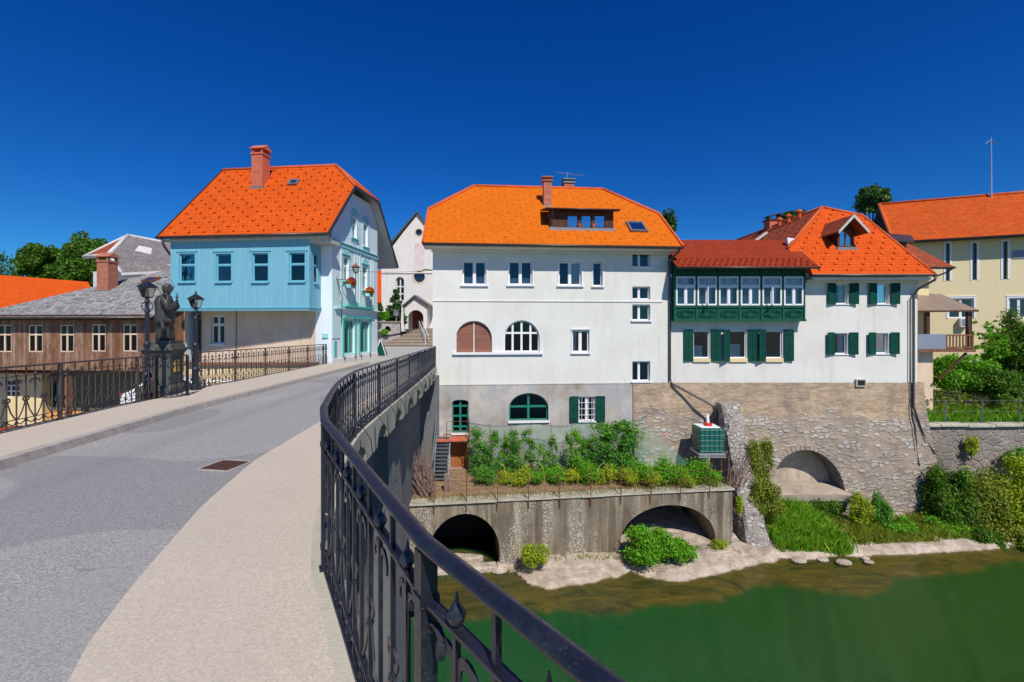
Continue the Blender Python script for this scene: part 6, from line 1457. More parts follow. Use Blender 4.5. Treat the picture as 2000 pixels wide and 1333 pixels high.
# porch
PY = 61.5; FPc = Fr((0, PY), (1, 0), (0, -1)); p0, p1 = FPc.px(791, 600)[0], FPc.px(831, 600)[0]; pz0 = FPc.px(810, 643)[1]; pe = FPc.px(810, 598)[1]; pa_ = FPc.px(809, 580)[1]
do_ = R4(FPc, 797, 606, 827, 643); mb = MB()
mb.holed(FPc, [(p0, pz0), (p1+.2, pz0), (p1+.2, pe), ((p0+p1)/2, pa_), (p0, pe)], [archpts(do_[0], do_[1], do_[2]+.001, do_[3]-1.0, do_[3])], depth=.4, back=False)
mb.add([FPc.pt(p1+.2, pz0), FPc.pt(p1+.2, pe), FPc.pt(p1+.2, pe, -2.5), FPc.pt(p1+.2, pz0, -2.5), FPc.pt(p0, pz0), FPc.pt(p0, pe), FPc.pt(p0, pe, -2.5), FPc.pt(p0, pz0, -2.5)], [(0, 1, 2, 3), (7, 6, 5, 4)]); po = mb.build('porch', [M['church'], M['dark']], ch)
mb = MB(); c_ = (p0+p1)/2
for s, e in ((-1, p0-.45), (1, p1+.9)): roof_slab(mb, [FPc.pt(c_, pa_+.25, .5), FPc.pt(e, pe-.05, .5), FPc.pt(e, pe-.05, -2.4), FPc.pt(c_, pa_+.25, -2.4)], .16, 0, 0)
mb.build('porch_roof', M['slate2'], po)
mb = MB(); mb.fbox(FC, FC.px(806, 620)[0], FC.px(829, 620)[0], pz0, pz0+2.6, .02, .1); mb.build('door', M['doorwood'], ch)
# buttress-like pier right of the porch
# stair
sz0, sz1 = -2.08, at(800, 642, 60.6).z; sy0, sy1 = 50.5, 60; n = 13; mb = MB()
for i in range(n):
    y = sy0+(sy1-sy0)*i/n; z = sz0+(sz1-sz0)*(i+1)/n; xl2 = -15.2+ (3.4*(i/n)**.8); mb.box(((xl2+(-8.2+.4*0))/2, (y+sy1+1)/2, (z+sz0-.3)/2), (-8.2-xl2, sy1+1-y, z-sz0+.3))
for i in range(0): pass
stp = thing('church_steps', V(-11, 55, -2), 'broad flight of worn stone steps climbing to the church porch', 'steps'); mb.build('riser', M['kerb'], stp)
for i in range(n):
    y = sy0+(sy1-sy0)*i/n; z = sz0+(sz1-sz0)*(i+1)/n; xl2 = -15.2+3.4*(i/n)**.8; mb = MB(); mb.box(((xl2-8.2)/2, y+.3, z+.02), (-8.15-xl2, .85, .05)); mb.build('tread', M['tread'], stp)
hr = thing('stair_railing', V(-9.6, 52, -2), 'pale metal handrails along the right side of the church steps', 'railing'); mb = MB()
for dx in (0, .35):
    for h in (.95, .6): mb.tube([at(813+dx*30, 0, 1)*0+V(-12.1+dx, 60, sz1+h), V(-9.6+dx, 51, sz0+h+.2)], .04, 5)
mb.build('handrail', M['trim'], hr)
for k in range(4): p = V(-12.1, 60, sz1).lerp(V(-9.6, 51, sz0+.2), k/3); mb = MB(); mb.tube([p, p+V(0, 0, .95)], .035, 5); mb.build('post', M['trim'], hr)
# curved stone terrace wall with arched openings
tw = thing('stone_terrace_wall', V(-17, 56, -2), 'curved pale stone terrace wall with small arched openings left of the steps', 'wall')
mb = MB(); pts = []; K = 40
for i in range(K+1):
    t = i/K; x = -24+10.3*t; y = 57.2-4.2*math.sin(t*1.9)+(3.2*max(0, t-.7)/.3 if t > .7 else 0); pts.append((x, y))
PT = Path(pts, lambda y: 0.0); ztw, zmid = at(0, 630, 55).z+.45, .0
vs = []
ops = [(.30, .075), (.52, .02), (.66, .035), (.86, .035)]
NU, NV = 200, 24; zlo_, zhi_ = -2.3, .62; P = []
for j in range(NV+1):
    for i in range(NU+1): P.append(PT.pos(PT.len*i/NU, 0, zlo_+(zhi_-zlo_)*j/NV))
fs = []
for j in range(NV):
    for i in range(NU):
        t = (i+.5)/NU; z = zlo_+(zhi_-zlo_)*(j+.5)/NV
        if any(z > -.45 and ((t-c)/w)**2+((z+.45)/.62)**2 < 1 for c, w in ops): continue
        fs.append((j*(NU+1)+i, j*(NU+1)+i+1, (j+1)*(NU+1)+i+1, (j+1)*(NU+1)+i))
mb.add(P, fs); b2 = [p+V(0, .5, 0) for p in P]; mb.add(b2, [(j*(NU+1)+i+1, j*(NU+1)+i, (j+1)*(NU+1)+i, (j+1)*(NU+1)+i+1)[::-1] for j in range(NV) for i in range(NU)], 1); mb.build('wall', [M['stone_c'], M['dark']], tw)  # unbroken near-black back sheet paints the shade inside the openings
mb = MB(); mb.tube([PT.pos(PT.len*i/30, -.25, zhi_+.05) for i in range(31)], 0, sq=(.75, .14), up=(0, 0, 1)); mb.build('coping', M['steps'], tw)
mb = MB(); mb.tube([PT.pos(PT.len*(.3+.7*i/14), .1, -1.55+.85*(i/14)**1.6) for i in range(15)], .05, 5); mb.build('handrail', M['iron'], tw)
mb = MB(); mb.poly([(-30, 57.6, -.5), (-13.4, 57.6, -.5), (-13.4, 64, -.5), (-30, 64, -.5)]); mb.poly([(-13.5, 60.9, sz1), (-6, 60.9, sz1), (-6, 64, sz1), (-13.5, 64, sz1)]); tag(mb.build('terrace_ground', M['street']), kind='structure')
mb = MB(); mb.box((-7, 56.5, -1.3), (2.3, 8, 1.8)); tag(mb.build('side_wall', M['steps']), 'low stone wall to the right of the church steps', 'wall')
# red roofed building in the gap, obelisk, lamp, signs
bb = thing('red_roofed_house', V(-24, 78, -2), 'sliver of a house with deep orange roof behind the blue house', 'house')
mb = MB(); roof_slab(mb, [at(700, 592, 72), at(752, 592, 72), at(752, 528, 80), at(700, 528, 80)], .2); mb.build('roof', M['tile_r'], bb); mb = MB(); mb.prism([V(-26, 73, -2), V(-19.5, 73, -2), V(-19.5, 80, -2), V(-26, 80, -2)], V(0, 0, 5.6)); mb.build('wall', M['church'], bb)
mb = MB(); o_ = at(786, 627, 57.5); mb.lathe((o_.x, o_.y, -.5), [(.42, 0), (.42, .5), (.3, .55), (.24, .9), (.12, 2.9), (.02, 3.1)], 4); tag(mb.build('obelisk', M['church']), 'slender white obelisk behind the terrace wall', 'obelisk')
cl = thing('square_lamp', V(at(774, 640, 57).x, 57, -.5), 'thin pole with boxy grey lamp in front of the conifer', 'lamp'); b_ = V(at(774, 640, 57).x, 57, 0)
mb = MB(); mb.tube([b_+V(0, 0, -.5), b_+V(0, 0, 1.4)], .06, 6); mb.build('pole', M['chrome'], cl); mb = MB(); mb.box(b_+V(0, 0, 1.75), (.55, .4, .65)); mb.box(b_+V(0, 0, 2.1), (.7, .5, .08)); mb.build('lamp_head', M['lead'], cl)
sg = thing('road_sign', V(-11.6, 42, -2.1), 'two round traffic signs seen from behind, one above the other', 'road sign')
sx_ = at(738, 640, 42).x; mb = MB(); mb.tube([V(sx_, 42, -2.1), V(sx_, 42, .6)], .035, 6); mb.build('pole', M['chrome'], sg)
for z in (.15, -.72): mb = MB(); mb.tube([V(sx_, 41.95, z), V(sx_, 41.92, z)], .38, 18); mb.build('sign_disc', M['gutter_g'], sg)
bd = thing('a_board', V(-9.6, 33.5, -2.1), 'folding dark green notice board standing on the pavement at the shop corner', 'sign board')
ax = at(744, 640, 34.5).x; fa = .28
mb = MB()
for s in (-1, 1):
    f = [V(ax-.42, 34.5+s*fa, -2.1), V(ax+.42, 34.5+s*fa, -2.1), V(ax+.07, 34.5, -1.0), V(ax-.07, 34.5, -1.0)]
    mb.prism(f, V(0, s*.03, .0))
mb.build('board', M['green'], bd)
mb = MB()
for s in (-1,):
    mb.tube([V(ax-.46, 34.5+s*.33, -2.1), V(ax-.02, 34.43, -.96)], .03, 5); mb.tube([V(ax+.46, 34.5+s*.33, -2.1), V(ax+.02, 34.43, -.96)], .03, 5)
mb.build('frame', M['trim'], bd)
# ---------------------------------------------------------------- yellow building on the right, balcony house, river wall
YA = V(31.6, 36, 0); YB = V(37.33, 33.6, 0); yu = (YB-YA).normalized(); FY = Fr(YA, yu, (yu.y, -yu.x))
yb = thing('yellow_building', V(36, 36, -5), 'large pale yellow building with narrow slit windows and broad rusty orange roof', 'building')
yz = FY.px(1900, 468)[1]; slits = [R4(FY, *q) for q in ((1847, 476, 1855, 549), (1899, 475, 1908, 547), (1959, 472, 1968, 546))]
low = [R4(FY, 1852, 583, 1902, 622), R4(FY, 1970, 582, 2012, 622)]
extra = [(q[0]+8.5, q[1]+8.5, q[2], q[3]) for q in slits]
mb = MB(); mb.holed(FY, rect(-8, 26, -6, yz), [rect(*q) for q in slits+low+extra], depth=.25); mb.add([FY.pt(-8, -6), FY.pt(-8, yz), FY.pt(-8, yz, -12), FY.pt(-8, -6, -12)], [(0, 1, 2, 3)]); mb.build('wall', [M['cream'], M['dark']], yb)
for q in slits: window(FY, yb, *q, rec=.12, fw=.03, mull=(), trans=(.3, .5, .75), mat=M['gutter_g'], glass=M['glass_d'], sash=False, sur=.12)
for q in low: window(FY, yb, *q, rec=.1, fw=.1, mull=(.5,), sash=False, sur=.12, glass=M['glass_d'])
yr0 = FY.pt(-3.2, yz+.05, .8); yr1 = FY.pt(26, yz+.05, .8); s_ = .78
def yp(u, b): return FY.pt(u, yz+.05+s_*b, .8-b)
mb = MB(); Yf = [yp(-4.6, 0), yp(26, 0), yp(26, 7.2), yp(-4.6, 7.2)]
nY = (Yf[1]-Yf[0]).cross(Yf[2]-Yf[1]).normalized(); t1 = plane_px(1717, 400, Yf[0], nY); t2 = plane_px(2000, 380, Yf[0], nY)
la = (t1-FY.O).dot(FY.U); bk_ = (t1.z-yz-.05)/s_; Yf = [yp(la-.6, 0), yp(26, 0), yp(26, bk_), yp(la, bk_)]
roof_slab(mb, Yf, .2, 0, 1); roof_slab(mb, [yp(la, bk_), yp(26, bk_), FY.pt(26, yz, .8-2*bk_), FY.pt(la, yz, .8-2*bk_)], .2, 0, 1); mb.build('roof', [M['tile_y'], M['gutter']], yb)
ridge(yb, [Yf[3], Yf[2]], .14); ridge(yb, [Yf[0], Yf[3]], .14); mb = MB(); mb.add([yp(la-.3, .2)-V(0, 0, .1), yp(la, bk_)-V(0, 0, .1), FY.pt(la, yz, .8-2*bk_)], [(0, 1, 2), (2, 1, 0)]); mb.build('gable_wall', M['wood_dk'], yb)
gutter(yb, [yp(la-.6, -.1), yp(26, -.1)], .1)
m_ = plane_px(1936, 386, Yf[0], nY); mb = MB(); mt = V(m_.x, m_.y, (640-268)*m_.y/900); mb.tube([m_-V(0, 0, .3), mt], [.07, .03], 6); mb.tube([mt-V(.45, 0, .55), mt-V(0, 0, .2), mt-V(-.45, 0, .55)], .03, 4); tag(mb.build('antenna', M['chrome']), 'thin steel mast with crossed rods on the ridge of the yellow building', 'antenna')
ac = R4(FY, 1872, 622, 1887, 639); mb = MB(); mb.fbox(FY, *ac, .01, .35); o = mb.build('air_conditioner', M['trim'], yb); mb = MB(); mb.fbox(FY, ac[0]+.06, ac[1]-.06, ac[2]+.08, ac[3]-.08, .351, .36); mb.build('grille', M['panel'], o)
mb = MB(); g_ = R4(FY, 1978, 489, 2014, 505); mb.fbox(FY, *g_, .01, .05); mb.build('wall_panel', M['panel'], yb)
# low roofs between the end house and the yellow building
lr = thing('dark_dormer_house', at(1740, 470, 30)-V(0, 0, 6), 'lower house with dark roofed dormer squeezed behind the end house', 'house')
mb = MB(); A1 = at(1690, 522, 27.5); B1 = at(1864, 521, 27.5); C1 = at(1772, 475, 31); D1 = at(1690, 470, 31.5)
roof_slab(mb, [A1, B1, C1, D1], .15, 0, 1); mb.build('roof', [M['tile_dk'], M['gutter']], lr); mb = MB(); mb.prism([V(22.3, 28.3, -4), V(25.6, 28.3, -4), V(25.6, 33, -4), V(22.3, 33, -4)], V(0, 0, 7.6)); mb.build('wall', M['ochre_l'], lr)
mb = MB(); a = at(1722, 466, 28.5); roof_slab(mb, [a, at(1786, 470, 28.5), at(1780, 460, 31), at(1722, 455, 31)], .14, 0, 0); mb.build('dormer_roof', M['gutter'], lr); mb = MB(); mb.prism([at(1724, 498, 29), at(1770, 498, 29), at(1770, 468, 29), at(1724, 466, 29)], V(0, 1.5, 0)); mb.build('dormer', M['gutter'], lr); mb = MB(); mb.prism([at(1736, 486, 28.97), at(1757, 486, 28.97), at(1757, 472, 28.97), at(1736, 472, 28.97)], V(0, .01, 0)); mb.build('dormer_window', M['glass_b'], lr)
gutter(lr, [at(1690, 524, 27.4), at(1866, 523, 27.4)], .06); mb = MB(); mb.tube([at(1862, 524, 27.4), at(1850, 532, 27.6), at(1824, 542, 28.2)], .05, 6); mb.build('downpipe', M['gutter_g'], lr)
# balcony with its own roof
bc = thing('roofed_balcony', at(1850, 685, 27)-V(0, 0, 2), 'brown timber balcony with ribbed sheet roof and blue grey panel on the end house', 'balcony')
BY = 26.6; bx0, bx1 = at(1789, 0, BY).x, at(1898, 0, BY).x
mb = MB(); roof_slab(mb, [at(1786, 607, BY-.3), at(1912, 606, BY-.3), at(1838, 575, 28.6), at(1786, 572, 28.6)], .1, 0, 1); mb.build('roof', [M['metalroof'], M['wood_dk']], bc)
def bz(y): return (640-y)*BY/900
for x in (1810, 1892): mb = MB(); X = at(x, 0, BY).x; mb.box((X, BY, (bz(610)+bz(682))/2), (.2, .2, bz(610)-bz(682))); mb.build('post', M['wood_dk'], bc)
mb = MB(); mb.box(((bx0+bx1)/2, BY+.6, bz(685)), (bx1-bx0+.1, 1.6, .16)); mb.build('floor', M['wood_br'], bc)
mb = MB(); px_ = at(1843, 0, BY).x; mb.box(((bx0+px_)/2, BY-.12, (bz(653)+bz(682))/2), (px_-bx0, .04, bz(653)-bz(682))); mb.build('panel', M['panel'], bc)
mb = MB()
for z in (bz(655), bz(679)): mb.box(((px_+bx1)/2, BY-.1, z), (bx1-px_, .07, .08))
mb.build('rail', M['wood_br'], bc)
for i in range(9): mb = MB(); x = px_+.08+(bx1-px_-.12)*i/8; mb.box((x, BY-.1, (bz(655)+bz(679))/2), (.08, .03, bz(655)-bz(679)-.08)); mb.build('baluster', M['wood_br'], bc)
mb = MB(); mb.box((bx0+.65, BY+.8, -3.6), (1.3, .9, 4.6)); mb.build('support_wall', M['brick_o'] if False else M['pinkw'], bc)
mb = MB(); mb.tube([V(bx0+1.3, BY, -3.0), V(bx0+2.9, BY, bz(690))], 0, sq=(.1, .1)); mb.build('brace', M['wood_dk'], bc); mb = MB(); mb.tube([at(1888, 608, BY-.3), at(1895, 613, BY-.2), at(1890, 617, BY-.1), at(1893, 660, BY-.05)], .04, 6); mb.build('downpipe', M['iron_l'], bc)
# garden on the right, behind its river wall
rw = thing('river_wall', V(30, 25.5, -9), 'old stone river wall with pale coping below the overgrown garden', 'wall')
zt_ = at(0, 829, 25.3).z; mb = MB(); nx = 60; vs = []
for i in range(nx+1):
    x = 21.9+60*i/nx
    for z, b in ((zt_-.12, 0), (zt_-1.2, -.06), (zt_-2.4, -.15), (-10.6, -.5)): vs.append((x, 25.3+b+.08*mn.noise(Vector((x, z, 1))), z))
mb.add(vs, [(4*i+k, 4*i+k+1, 4*i+k+5, 4*i+k+4) for i in range(nx) for k in range(3)]); mb.build('wall', M['stone_q'], rw)
for i in range(20): mb = MB(); x = 21.9+1.5*i; mb.box((x+.75, 25.42, zt_-.05+.02*math.sin(i*2.3)), (1.47, .62, .15)); mb.build('coping_stone', M['beam'], rw, bevel=.02)
mb = MB(); mb.add([(21.6, 25.5, zt_-.1), (90, 25.5, zt_-.1), (90, 45, zt_+1.2), (21.6, 45, zt_+1.2)], [(0, 1, 2, 3)]); tag(mb.build('garden_ground', M['field']), kind='structure')
wf = thing('wire_fence', V(24, 25.6, zt_), 'low wire mesh fence on thin posts along the top of the river wall', 'fence')
for i in range(9): mb = MB(); x = at(1846, 0, 25.6).x+2.06*i; mb.tube([V(x, 25.6, zt_), V(x, 25.6, zt_+1.3)], .03, 6); mb.build('post', M['steel'], wf)
mb = MB()
for z in (.08, .65, 1.25): mb.tube([V(22.2, 25.6, zt_+z), V(41, 25.6, zt_+z)], .007, 4)
mb.build('wire', M['steel'], wf)
# ---------------------------------------------------------------- garden terrace in front of the white house
ta = V(-4.35, 19.2, 0); tb = V(10.1, 21.1, 0); tu = (tb-ta).normalized(); FTn = Fr(ta, tu, (tu.y, -tu.x)); TL = (tb-ta).length; TZ = -7.42
tr = thing('terrace_wall', V(3, 20, -10), 'stained concrete garden terrace wall with two dark arches at the water edge', 'wall')
al = (FTn.px(836, 1060)[0], FTn.px(976, 1060)[0], -10.6, FTn.px(905, 1004)[1]); alz = FTn.px(976, 1078)[1]
arr = (FTn.px(1211, 1060)[0], FTn.px(1397, 1055)[0], -10.6, FTn.px(1305, 987)[1]); arz = FTn.px(1211, 1062)[1]
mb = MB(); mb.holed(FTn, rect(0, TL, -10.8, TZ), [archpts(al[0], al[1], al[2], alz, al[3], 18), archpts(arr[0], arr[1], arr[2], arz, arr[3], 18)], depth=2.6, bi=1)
mb.add([FTn.pt(TL, -10.8), FTn.pt(TL, TZ), FTn.pt(TL, TZ, -4), FTn.pt(TL, -10.8, -4)], [(0, 3, 2, 1), (0, 1, 2, 3)]); mb.build('wall', [M['concrete'], M['dark']], tr)
mb = MB(); rg = random.Random(5); u = 0
while u < TL:
    w = rg.uniform(.8, 1.6); e = min(u+w, TL+.05); mb.fbox(FTn, u+.006, e-.006, TZ+.001, TZ+.07+rg.uniform(-.012, .012), -.55, .07+rg.uniform(0, .05)); u += w
mb.build('coping', M['beam'], tr)
mb = MB(); n = 60; m = 14; vs = []
for j in range(m+1):
    for i in range(n+1):
        u = TL*i/n; f = FTn.pt(u, 0, -.5); bk = FW.pt((f-FW.O).dot(FW.U), 0, .05) if f.x < WB.x-.2 else V(f.x, RY-.1, 0); p = f.lerp(bk, j/m)
        vs.append((p.x, p.y, TZ+.03+.14*j/m+.05*mn.noise(Vector((p.x*2, p.y*2, 0)))))
mb.add(vs, [(j*(n+1)+i, j*(n+1)+i+1, (j+1)*(n+1)+i+1, (j+1)*(n+1)+i) for j in range(m) for i in range(n)]); tag(mb.build('garden_soil', M['soil'], smooth=True), kind='structure')
mb = MB(); rg9 = random.Random(9); u = 0
while u < TL:
    w = rg9.uniform(.5, 1.5); mb.fbox(FTn, u+.01, u+w-.01, -10.7, -10.0+rg9.uniform(-.08, .06), -.2, rg9.uniform(.12, .42)); u += w
mb.build('footing', M['bank'], tr, bevel=.05)
# rusty posts and wire along the edge
pf = thing('rusty_wire_fence', FTn.pt(6, TZ, 0), 'rusty iron posts with sagging wire mesh along the terrace edge', 'fence')
for k, x in enumerate((848, 911, 971, 1032, 1093, 1153, 1212, 1270, 1327, 1384)):
    u = FTn.px(x, 960)[0]; mb = MB(); l = rg.uniform(-.04, .04); mb.tube([FTn.pt(u, TZ-.35, .1), FTn.pt(u+l, TZ+1.25+rg.uniform(-.2, .15), .08)], .022, 5); mb.tube([FTn.pt(u, TZ-.1, .12), FTn.pt(u-.25, TZ+.3, -.2)], .012, 4); mb.build('post', M['rust'], pf)
mb = MB()
for z in (.12, .32, .6, .95):
    mb.tube([FTn.pt(TL*i/80, TZ+z+.04*math.sin(i*1.1+z*9), .08) for i in range(81)], .006, 4)
mb.build('wire', M['rust'], pf)
mb = MB()
for i in range(150): u = TL*i/150; mb.tube([FTn.pt(u, TZ+.12, .08), FTn.pt(u+.1*math.sin(i), TZ+.33, .08), FTn.pt(u+.05, TZ+.6, .08)], .0045, 3)
tag(mb.build('wire_mesh', M['rust'], pf), kind='stuff')
# green water tank on its stand
wt = thing('water_tank', V(10, 23, TZ), 'square dark green water tank on a thin metal stand against the buttress', 'tank')
tY = 22.6; tc = at(1391, 0, tY).x; tz0, tz1 = (640-885)*tY/900, (640-838)*tY/900
mb = MB(); mb.box((tc, tY+.55, (tz0+tz1)/2), (1.16, 1.1, tz1-tz0)); tkb = mb.build('tank', M['ibc'], wt, bevel=.05)
mb = MB()
for i in range(5): z = tz0+.08+(tz1-tz0-.16)*i/4; mb.tube([V(tc-.6, tY+1.12, z), V(tc-.6, tY-.02, z), V(tc+.6, tY-.02, z), V(tc+.6, tY+1.12, z)], .014, 4)
for i in range(6): x = tc-.58+1.16*i/5; mb.tube([V(x, tY-.03, tz0), V(x, tY-.03, tz1)], .012, 4)
mb.build('cage', M['ibc'], wt)
mb = MB(); mb.prism([V(tc-.5, tY+.1, tz1+.005), V(tc+.45, tY+.06, tz1+.005), V(tc+.5, tY+1, tz1+.005), V(tc-.55, tY+1.0, tz1+.005)], V(0, 0, .05)); mb.build('lid', M['trim'], wt, bevel=.02)
mb = MB(); mb.box((tc, tY+.5, tz1+.12), (.3, .3, .14)); mb.build('cap', M['petal'], wt); mb = MB(); mb.tube([V(tc+.02, tY+.5, tz1+.15), V(tc+.1, tY+.8, tz1+.55)], .05, 8); mb.build('inlet_pipe', M['trim'], wt)
mb = MB(); mb.box((tc, tY+.55, tz0-.07), (1.3, 1.2, .1)); mb.box((tc, tY-.02, tz0-.2), (1.35, .05, .06)); mb.build('pallet', M['chrome'], wt)
for sx in (-.2, .45):
    for sy in (0, 1.1): mb = MB(); mb.tube([V(tc+sx, tY+sy, TZ), V(tc+sx, tY+sy, tz0-.1)], .03, 6); mb.build('leg', M['rust'], wt)
# nets
nm_ = MB(); k = 26
for i in range(k+1):
    t = i/k; u0 = FW.px(917, 830)[0]; u1 = FW.px(1245, 830)[0]; u = u0+(u1-u0)*t; sag = .16*math.sin(t*math.pi*3)**2
    nm_.v += [tuple(FW.pt(u, -4.75-sag-.3*t*(1-t), .9+.1*math.sin(i))), tuple(FW.pt(u, TZ+.15, 1.0+.12*math.sin(i*1.3)))]
nm_.add([], []); nm_.f += [(2*i+1, 2*i+3, 2*i+2, 2*i) for i in range(k)]; nm_.m += [0]*k
P_ = [FW.pt(FW.px(1245, 830)[0], -4.9, .9), at(1262, 832, 23.2), at(1345, 905, 22.6), at(1300, 935, 22.2), at(1240, 930, 22.2)]
nm_.add(P_, [(0, 1, 2, 3, 4)])
ntt = thing('garden_net', FW.pt(6, TZ, 1), 'fine green net hung on canes above the tomato bed', 'net'); nm_.build('netting', M['net'], ntt)
mb = MB()
mb.tube([Vector(nm_.v[2*i]) for i in range(k+1)], .012, 4); mb.build('top_cord', M['green'], ntt)
for i in range(0, k+1, 3): p = Vector(nm_.v[2*i]); mb = MB(); mb.tube([V(p.x, p.y, TZ), p+V(0, 0, .12)], .014, 5); mb.build('cane', M['wood_br'], ntt)
# plants
def plant(name, label, cat, group, base, blobs, n, size, seed, mat, stems=1, stemmat=None, **kw):
    t = thing(name, base, label, cat, group)
    mb = MB(); leafcloud(mb, blobs, n, size, seed, 0, **kw); mb.build('foliage', M[mat], t)
    if stems:
        r_ = random.Random(seed); mb = MB()
        for s in range(stems):
            b = blobs[s % len(blobs)]; q = Vector(base)+V(r_.uniform(-.05, .05)*stems, r_.uniform(-.05, .05), 0); mb.tube([q, q.lerp(V(*b[:3]), .5)+V(r_.uniform(-.1, .1), 0, 0), V(b[0], b[1], b[2]+b[5]*.6)], [.02, .014, .006], 5)
        mb.build('stem', M[stemmat or 'leaf_g'], t)
    return t
G1 = 'tomato plants tied to canes along the basement wall'
words = ['tomato plant next to the teal door', 'tomato plant second from the teal door', 'slim tomato plant left of the arched window', 'bushy tomato plant under the left edge of the arched window', 'tall tomato plant under the middle of the arched window', 'short tomato plant with a yellow stalk beside it', 'narrow tomato plant right of the arched window', 'small tomato plant left of the shuttered window', 'tomato plant under the left green shutter', 'dense tomato plant under the barred window', 'tall climbing plant under the right green shutter', 'tallest climbing plant against the joint of grey and rubble wall']
xx = [(935, 845, .34), (960, 850, .34), (983, 856, .26), (1003, 850, .33), (1032, 842, .3), (1060, 876, .26), (1078, 862, .26), (1112, 858, .26), (1132, 850, .34), (1156, 856, .38), (1186, 836, .42), (1222, 828, .5)]
for i, ((x, y, w), l) in enumerate(zip(xx, words)):
    Y = 22.5; p = at(x, 640, Y); zt = (640-y)*Y/900; b = V(p.x, Y, TZ); r_ = random.Random(i); bl = []
    h = zt-TZ; w *= (1.7, 1.5, 1.1, 1.7, 1.15, 1.0, 1.3, 1.0, 1.7, 1.3, 1.9, 1.5)[i]
    for k in range(int(h/.16)): bl.append((p.x+r_.uniform(-.32, .32)*(1-.4*k*.16/h), Y+r_.uniform(-.3, .3), TZ+.2+k*.165, w*r_.uniform(.25, .75), w*.6, r_.uniform(.1, .3)))
    plant('tomato_plant' if i < 10 else 'climbing_plant', l, 'plant', G1, b, bl, int(900*h*w/.3), .075 if i < 10 else .11, i+20, ('leaf_g', 'leaf_g', 'leaf_b')[i % 3] if i != 11 else 'leaf_g', 2, shell=.05, jag=.9)
    mb = MB(); mb.tube([V(p.x+.05, Y+.05, TZ), V(p.x+.05+r_.uniform(-.05, .05), Y+.05, zt+.25)], .012, 4); mb.build('cane', M['wood_br'], bpy.data.objects[[o.name for o in COL.objects if o.get('label') == l][0]])
lowspots = [(948, 938, .5, .42, 'leaf_g'), (985, 940, .42, .34, 'leaf_y'), (1018, 938, .45, .4, 'leaf_y'), (1050, 934, .4, .36, 'leaf_b'), (1082, 936, .5, .36, 'leaf_b'), (1118, 932, .48, .42, 'leaf_y'), (1150, 926, .5, .5, 'leaf_b'), (1186, 932, .5, .42, 'leaf_y'), (1222, 930, .5, .4, 'leaf_y'), (1255, 918, .6, .62, 'leaf_b'), (1290, 920, .6, .6, 'leaf_b'), (1325, 922, .65, .6, 'leaf_b'), (1362, 928, .55, .5, 'leaf_b'), (1395, 936, .45, .38, 'leaf_b'), (1270, 935, .4, .35, 'leaf_y'), (1345, 940, .4, .3, 'leaf_y')]
posw = ['beside the rusty door', 'second along the bed', 'below the arched window sill', 'under the arched window', 'right of the arched window', 'below the gap before the shutters', 'left of the shuttered window', 'below the left shutter', 'below the barred window', 'where the net ends', 'in front of the rubble wall', 'largest, left of the tank', 'in the shade of the tank', 'under the tank stand', 'small and yellow at the net end', 'small and yellow near the tank']
for i, ((x, y, w, h, m_), pw) in enumerate(zip(lowspots, posw)):
    Y = 21.6 if i < 14 else 21.2; p = at(x, 640, Y); r_ = random.Random(i+50); h *= (1.5, 1.1, 1.6, 1.2, 1.7, 1.2, 1.5, 1.3)[i % 8]
    bl = [(p.x+r_.uniform(-w, w)*.5, Y+r_.uniform(-.3, .3), TZ+.12+h*r_.uniform(.3, .95), w*.6, .4, h*.45) for _ in range(6)]
    plant('vegetable_plant', ('yellow green' if m_ == 'leaf_y' else 'bright green' if m_ == 'leaf_b' else 'dark green')+' low vegetable plant '+pw, 'plant', 'low vegetables in the terrace bed', V(p.x, Y, TZ), bl, int(2100*w*h/.2), .07, i+70, m_, 3, shell=.1, jag=.7)
for i, x in enumerate((990, 1015, 1065, 1103, 1165, 1192)):  # long pale onion stalks
    Y = 21.4; p = at(x, 640, Y); s = (-1, 1, -1, -1, 1, -1)[i]; mb = MB(); mb.tube([V(p.x, Y, TZ), V(p.x+s*.03, Y, TZ+.6), V(p.x+s*.16, Y, TZ+1.0), V(p.x+s*.36, Y, TZ+1.15)], .015, 5)
    tag(mb.build('flower_stalk', M['straw']), ['thin pale stalk curving left near the rusty door', 'thin pale stalk curving right under the arched window sill', 'pale stalk leaning left at the arched window corner', 'pale stalk leaning left between the windows', 'pale stalk curving right below the left shutter', 'pale stalk leaning left below the barred window'][i], 'stalk', 'pale stalks in the vegetable bed')
# stick piles, stakes and odds and ends
def sticks(label, c, n, L, spread, lean, seed):
    r_ = random.Random(seed); mb = MB(); c = Vector(c)
    for k in range(n):
        a = c+V(r_.uniform(-spread, spread), r_.uniform(-spread, spread)*.6, 0); d = V(lean+r_.uniform(-.35, .35), r_.uniform(-.3, .3), 1).normalized()*L*r_.uniform(.5, 1.1); mb.tube([a, a+d*.5+V(r_.uniform(-.05, .05), 0, 0), a+d], [.018, .014, .006], 4)
    return tag(mb.build('stick_pile', M['stick']), label, 'sticks')
sticks('heap of brown twigs leaning in the corner of bridge and terrace', V(-3.7, 20.2, TZ), 90, 1.7, .4, -.35, 1)
sticks('bundle of dry canes leaning on the buttress below the tank', V(10.4, 21.5, TZ), 40, 1.6, .35, .3, 2)
sticks('thin bare brushwood standing left of the metal stair', V(-3.9, 20.9, TZ), 40, 2.2, .25, -.2, 3)
mb = MB(); p = at(871, 968, 20.6); mb.box((p.x, 20.6, TZ+.45), (.16, .14, .9)); mb.box((p.x+.17, 20.65, TZ+.42), (.13, .12, .84)); tag(mb.build('wooden_stump', M['stick'], bevel=.02), 'pair of grey wooden stumps on the terrace below the stair', 'stump')
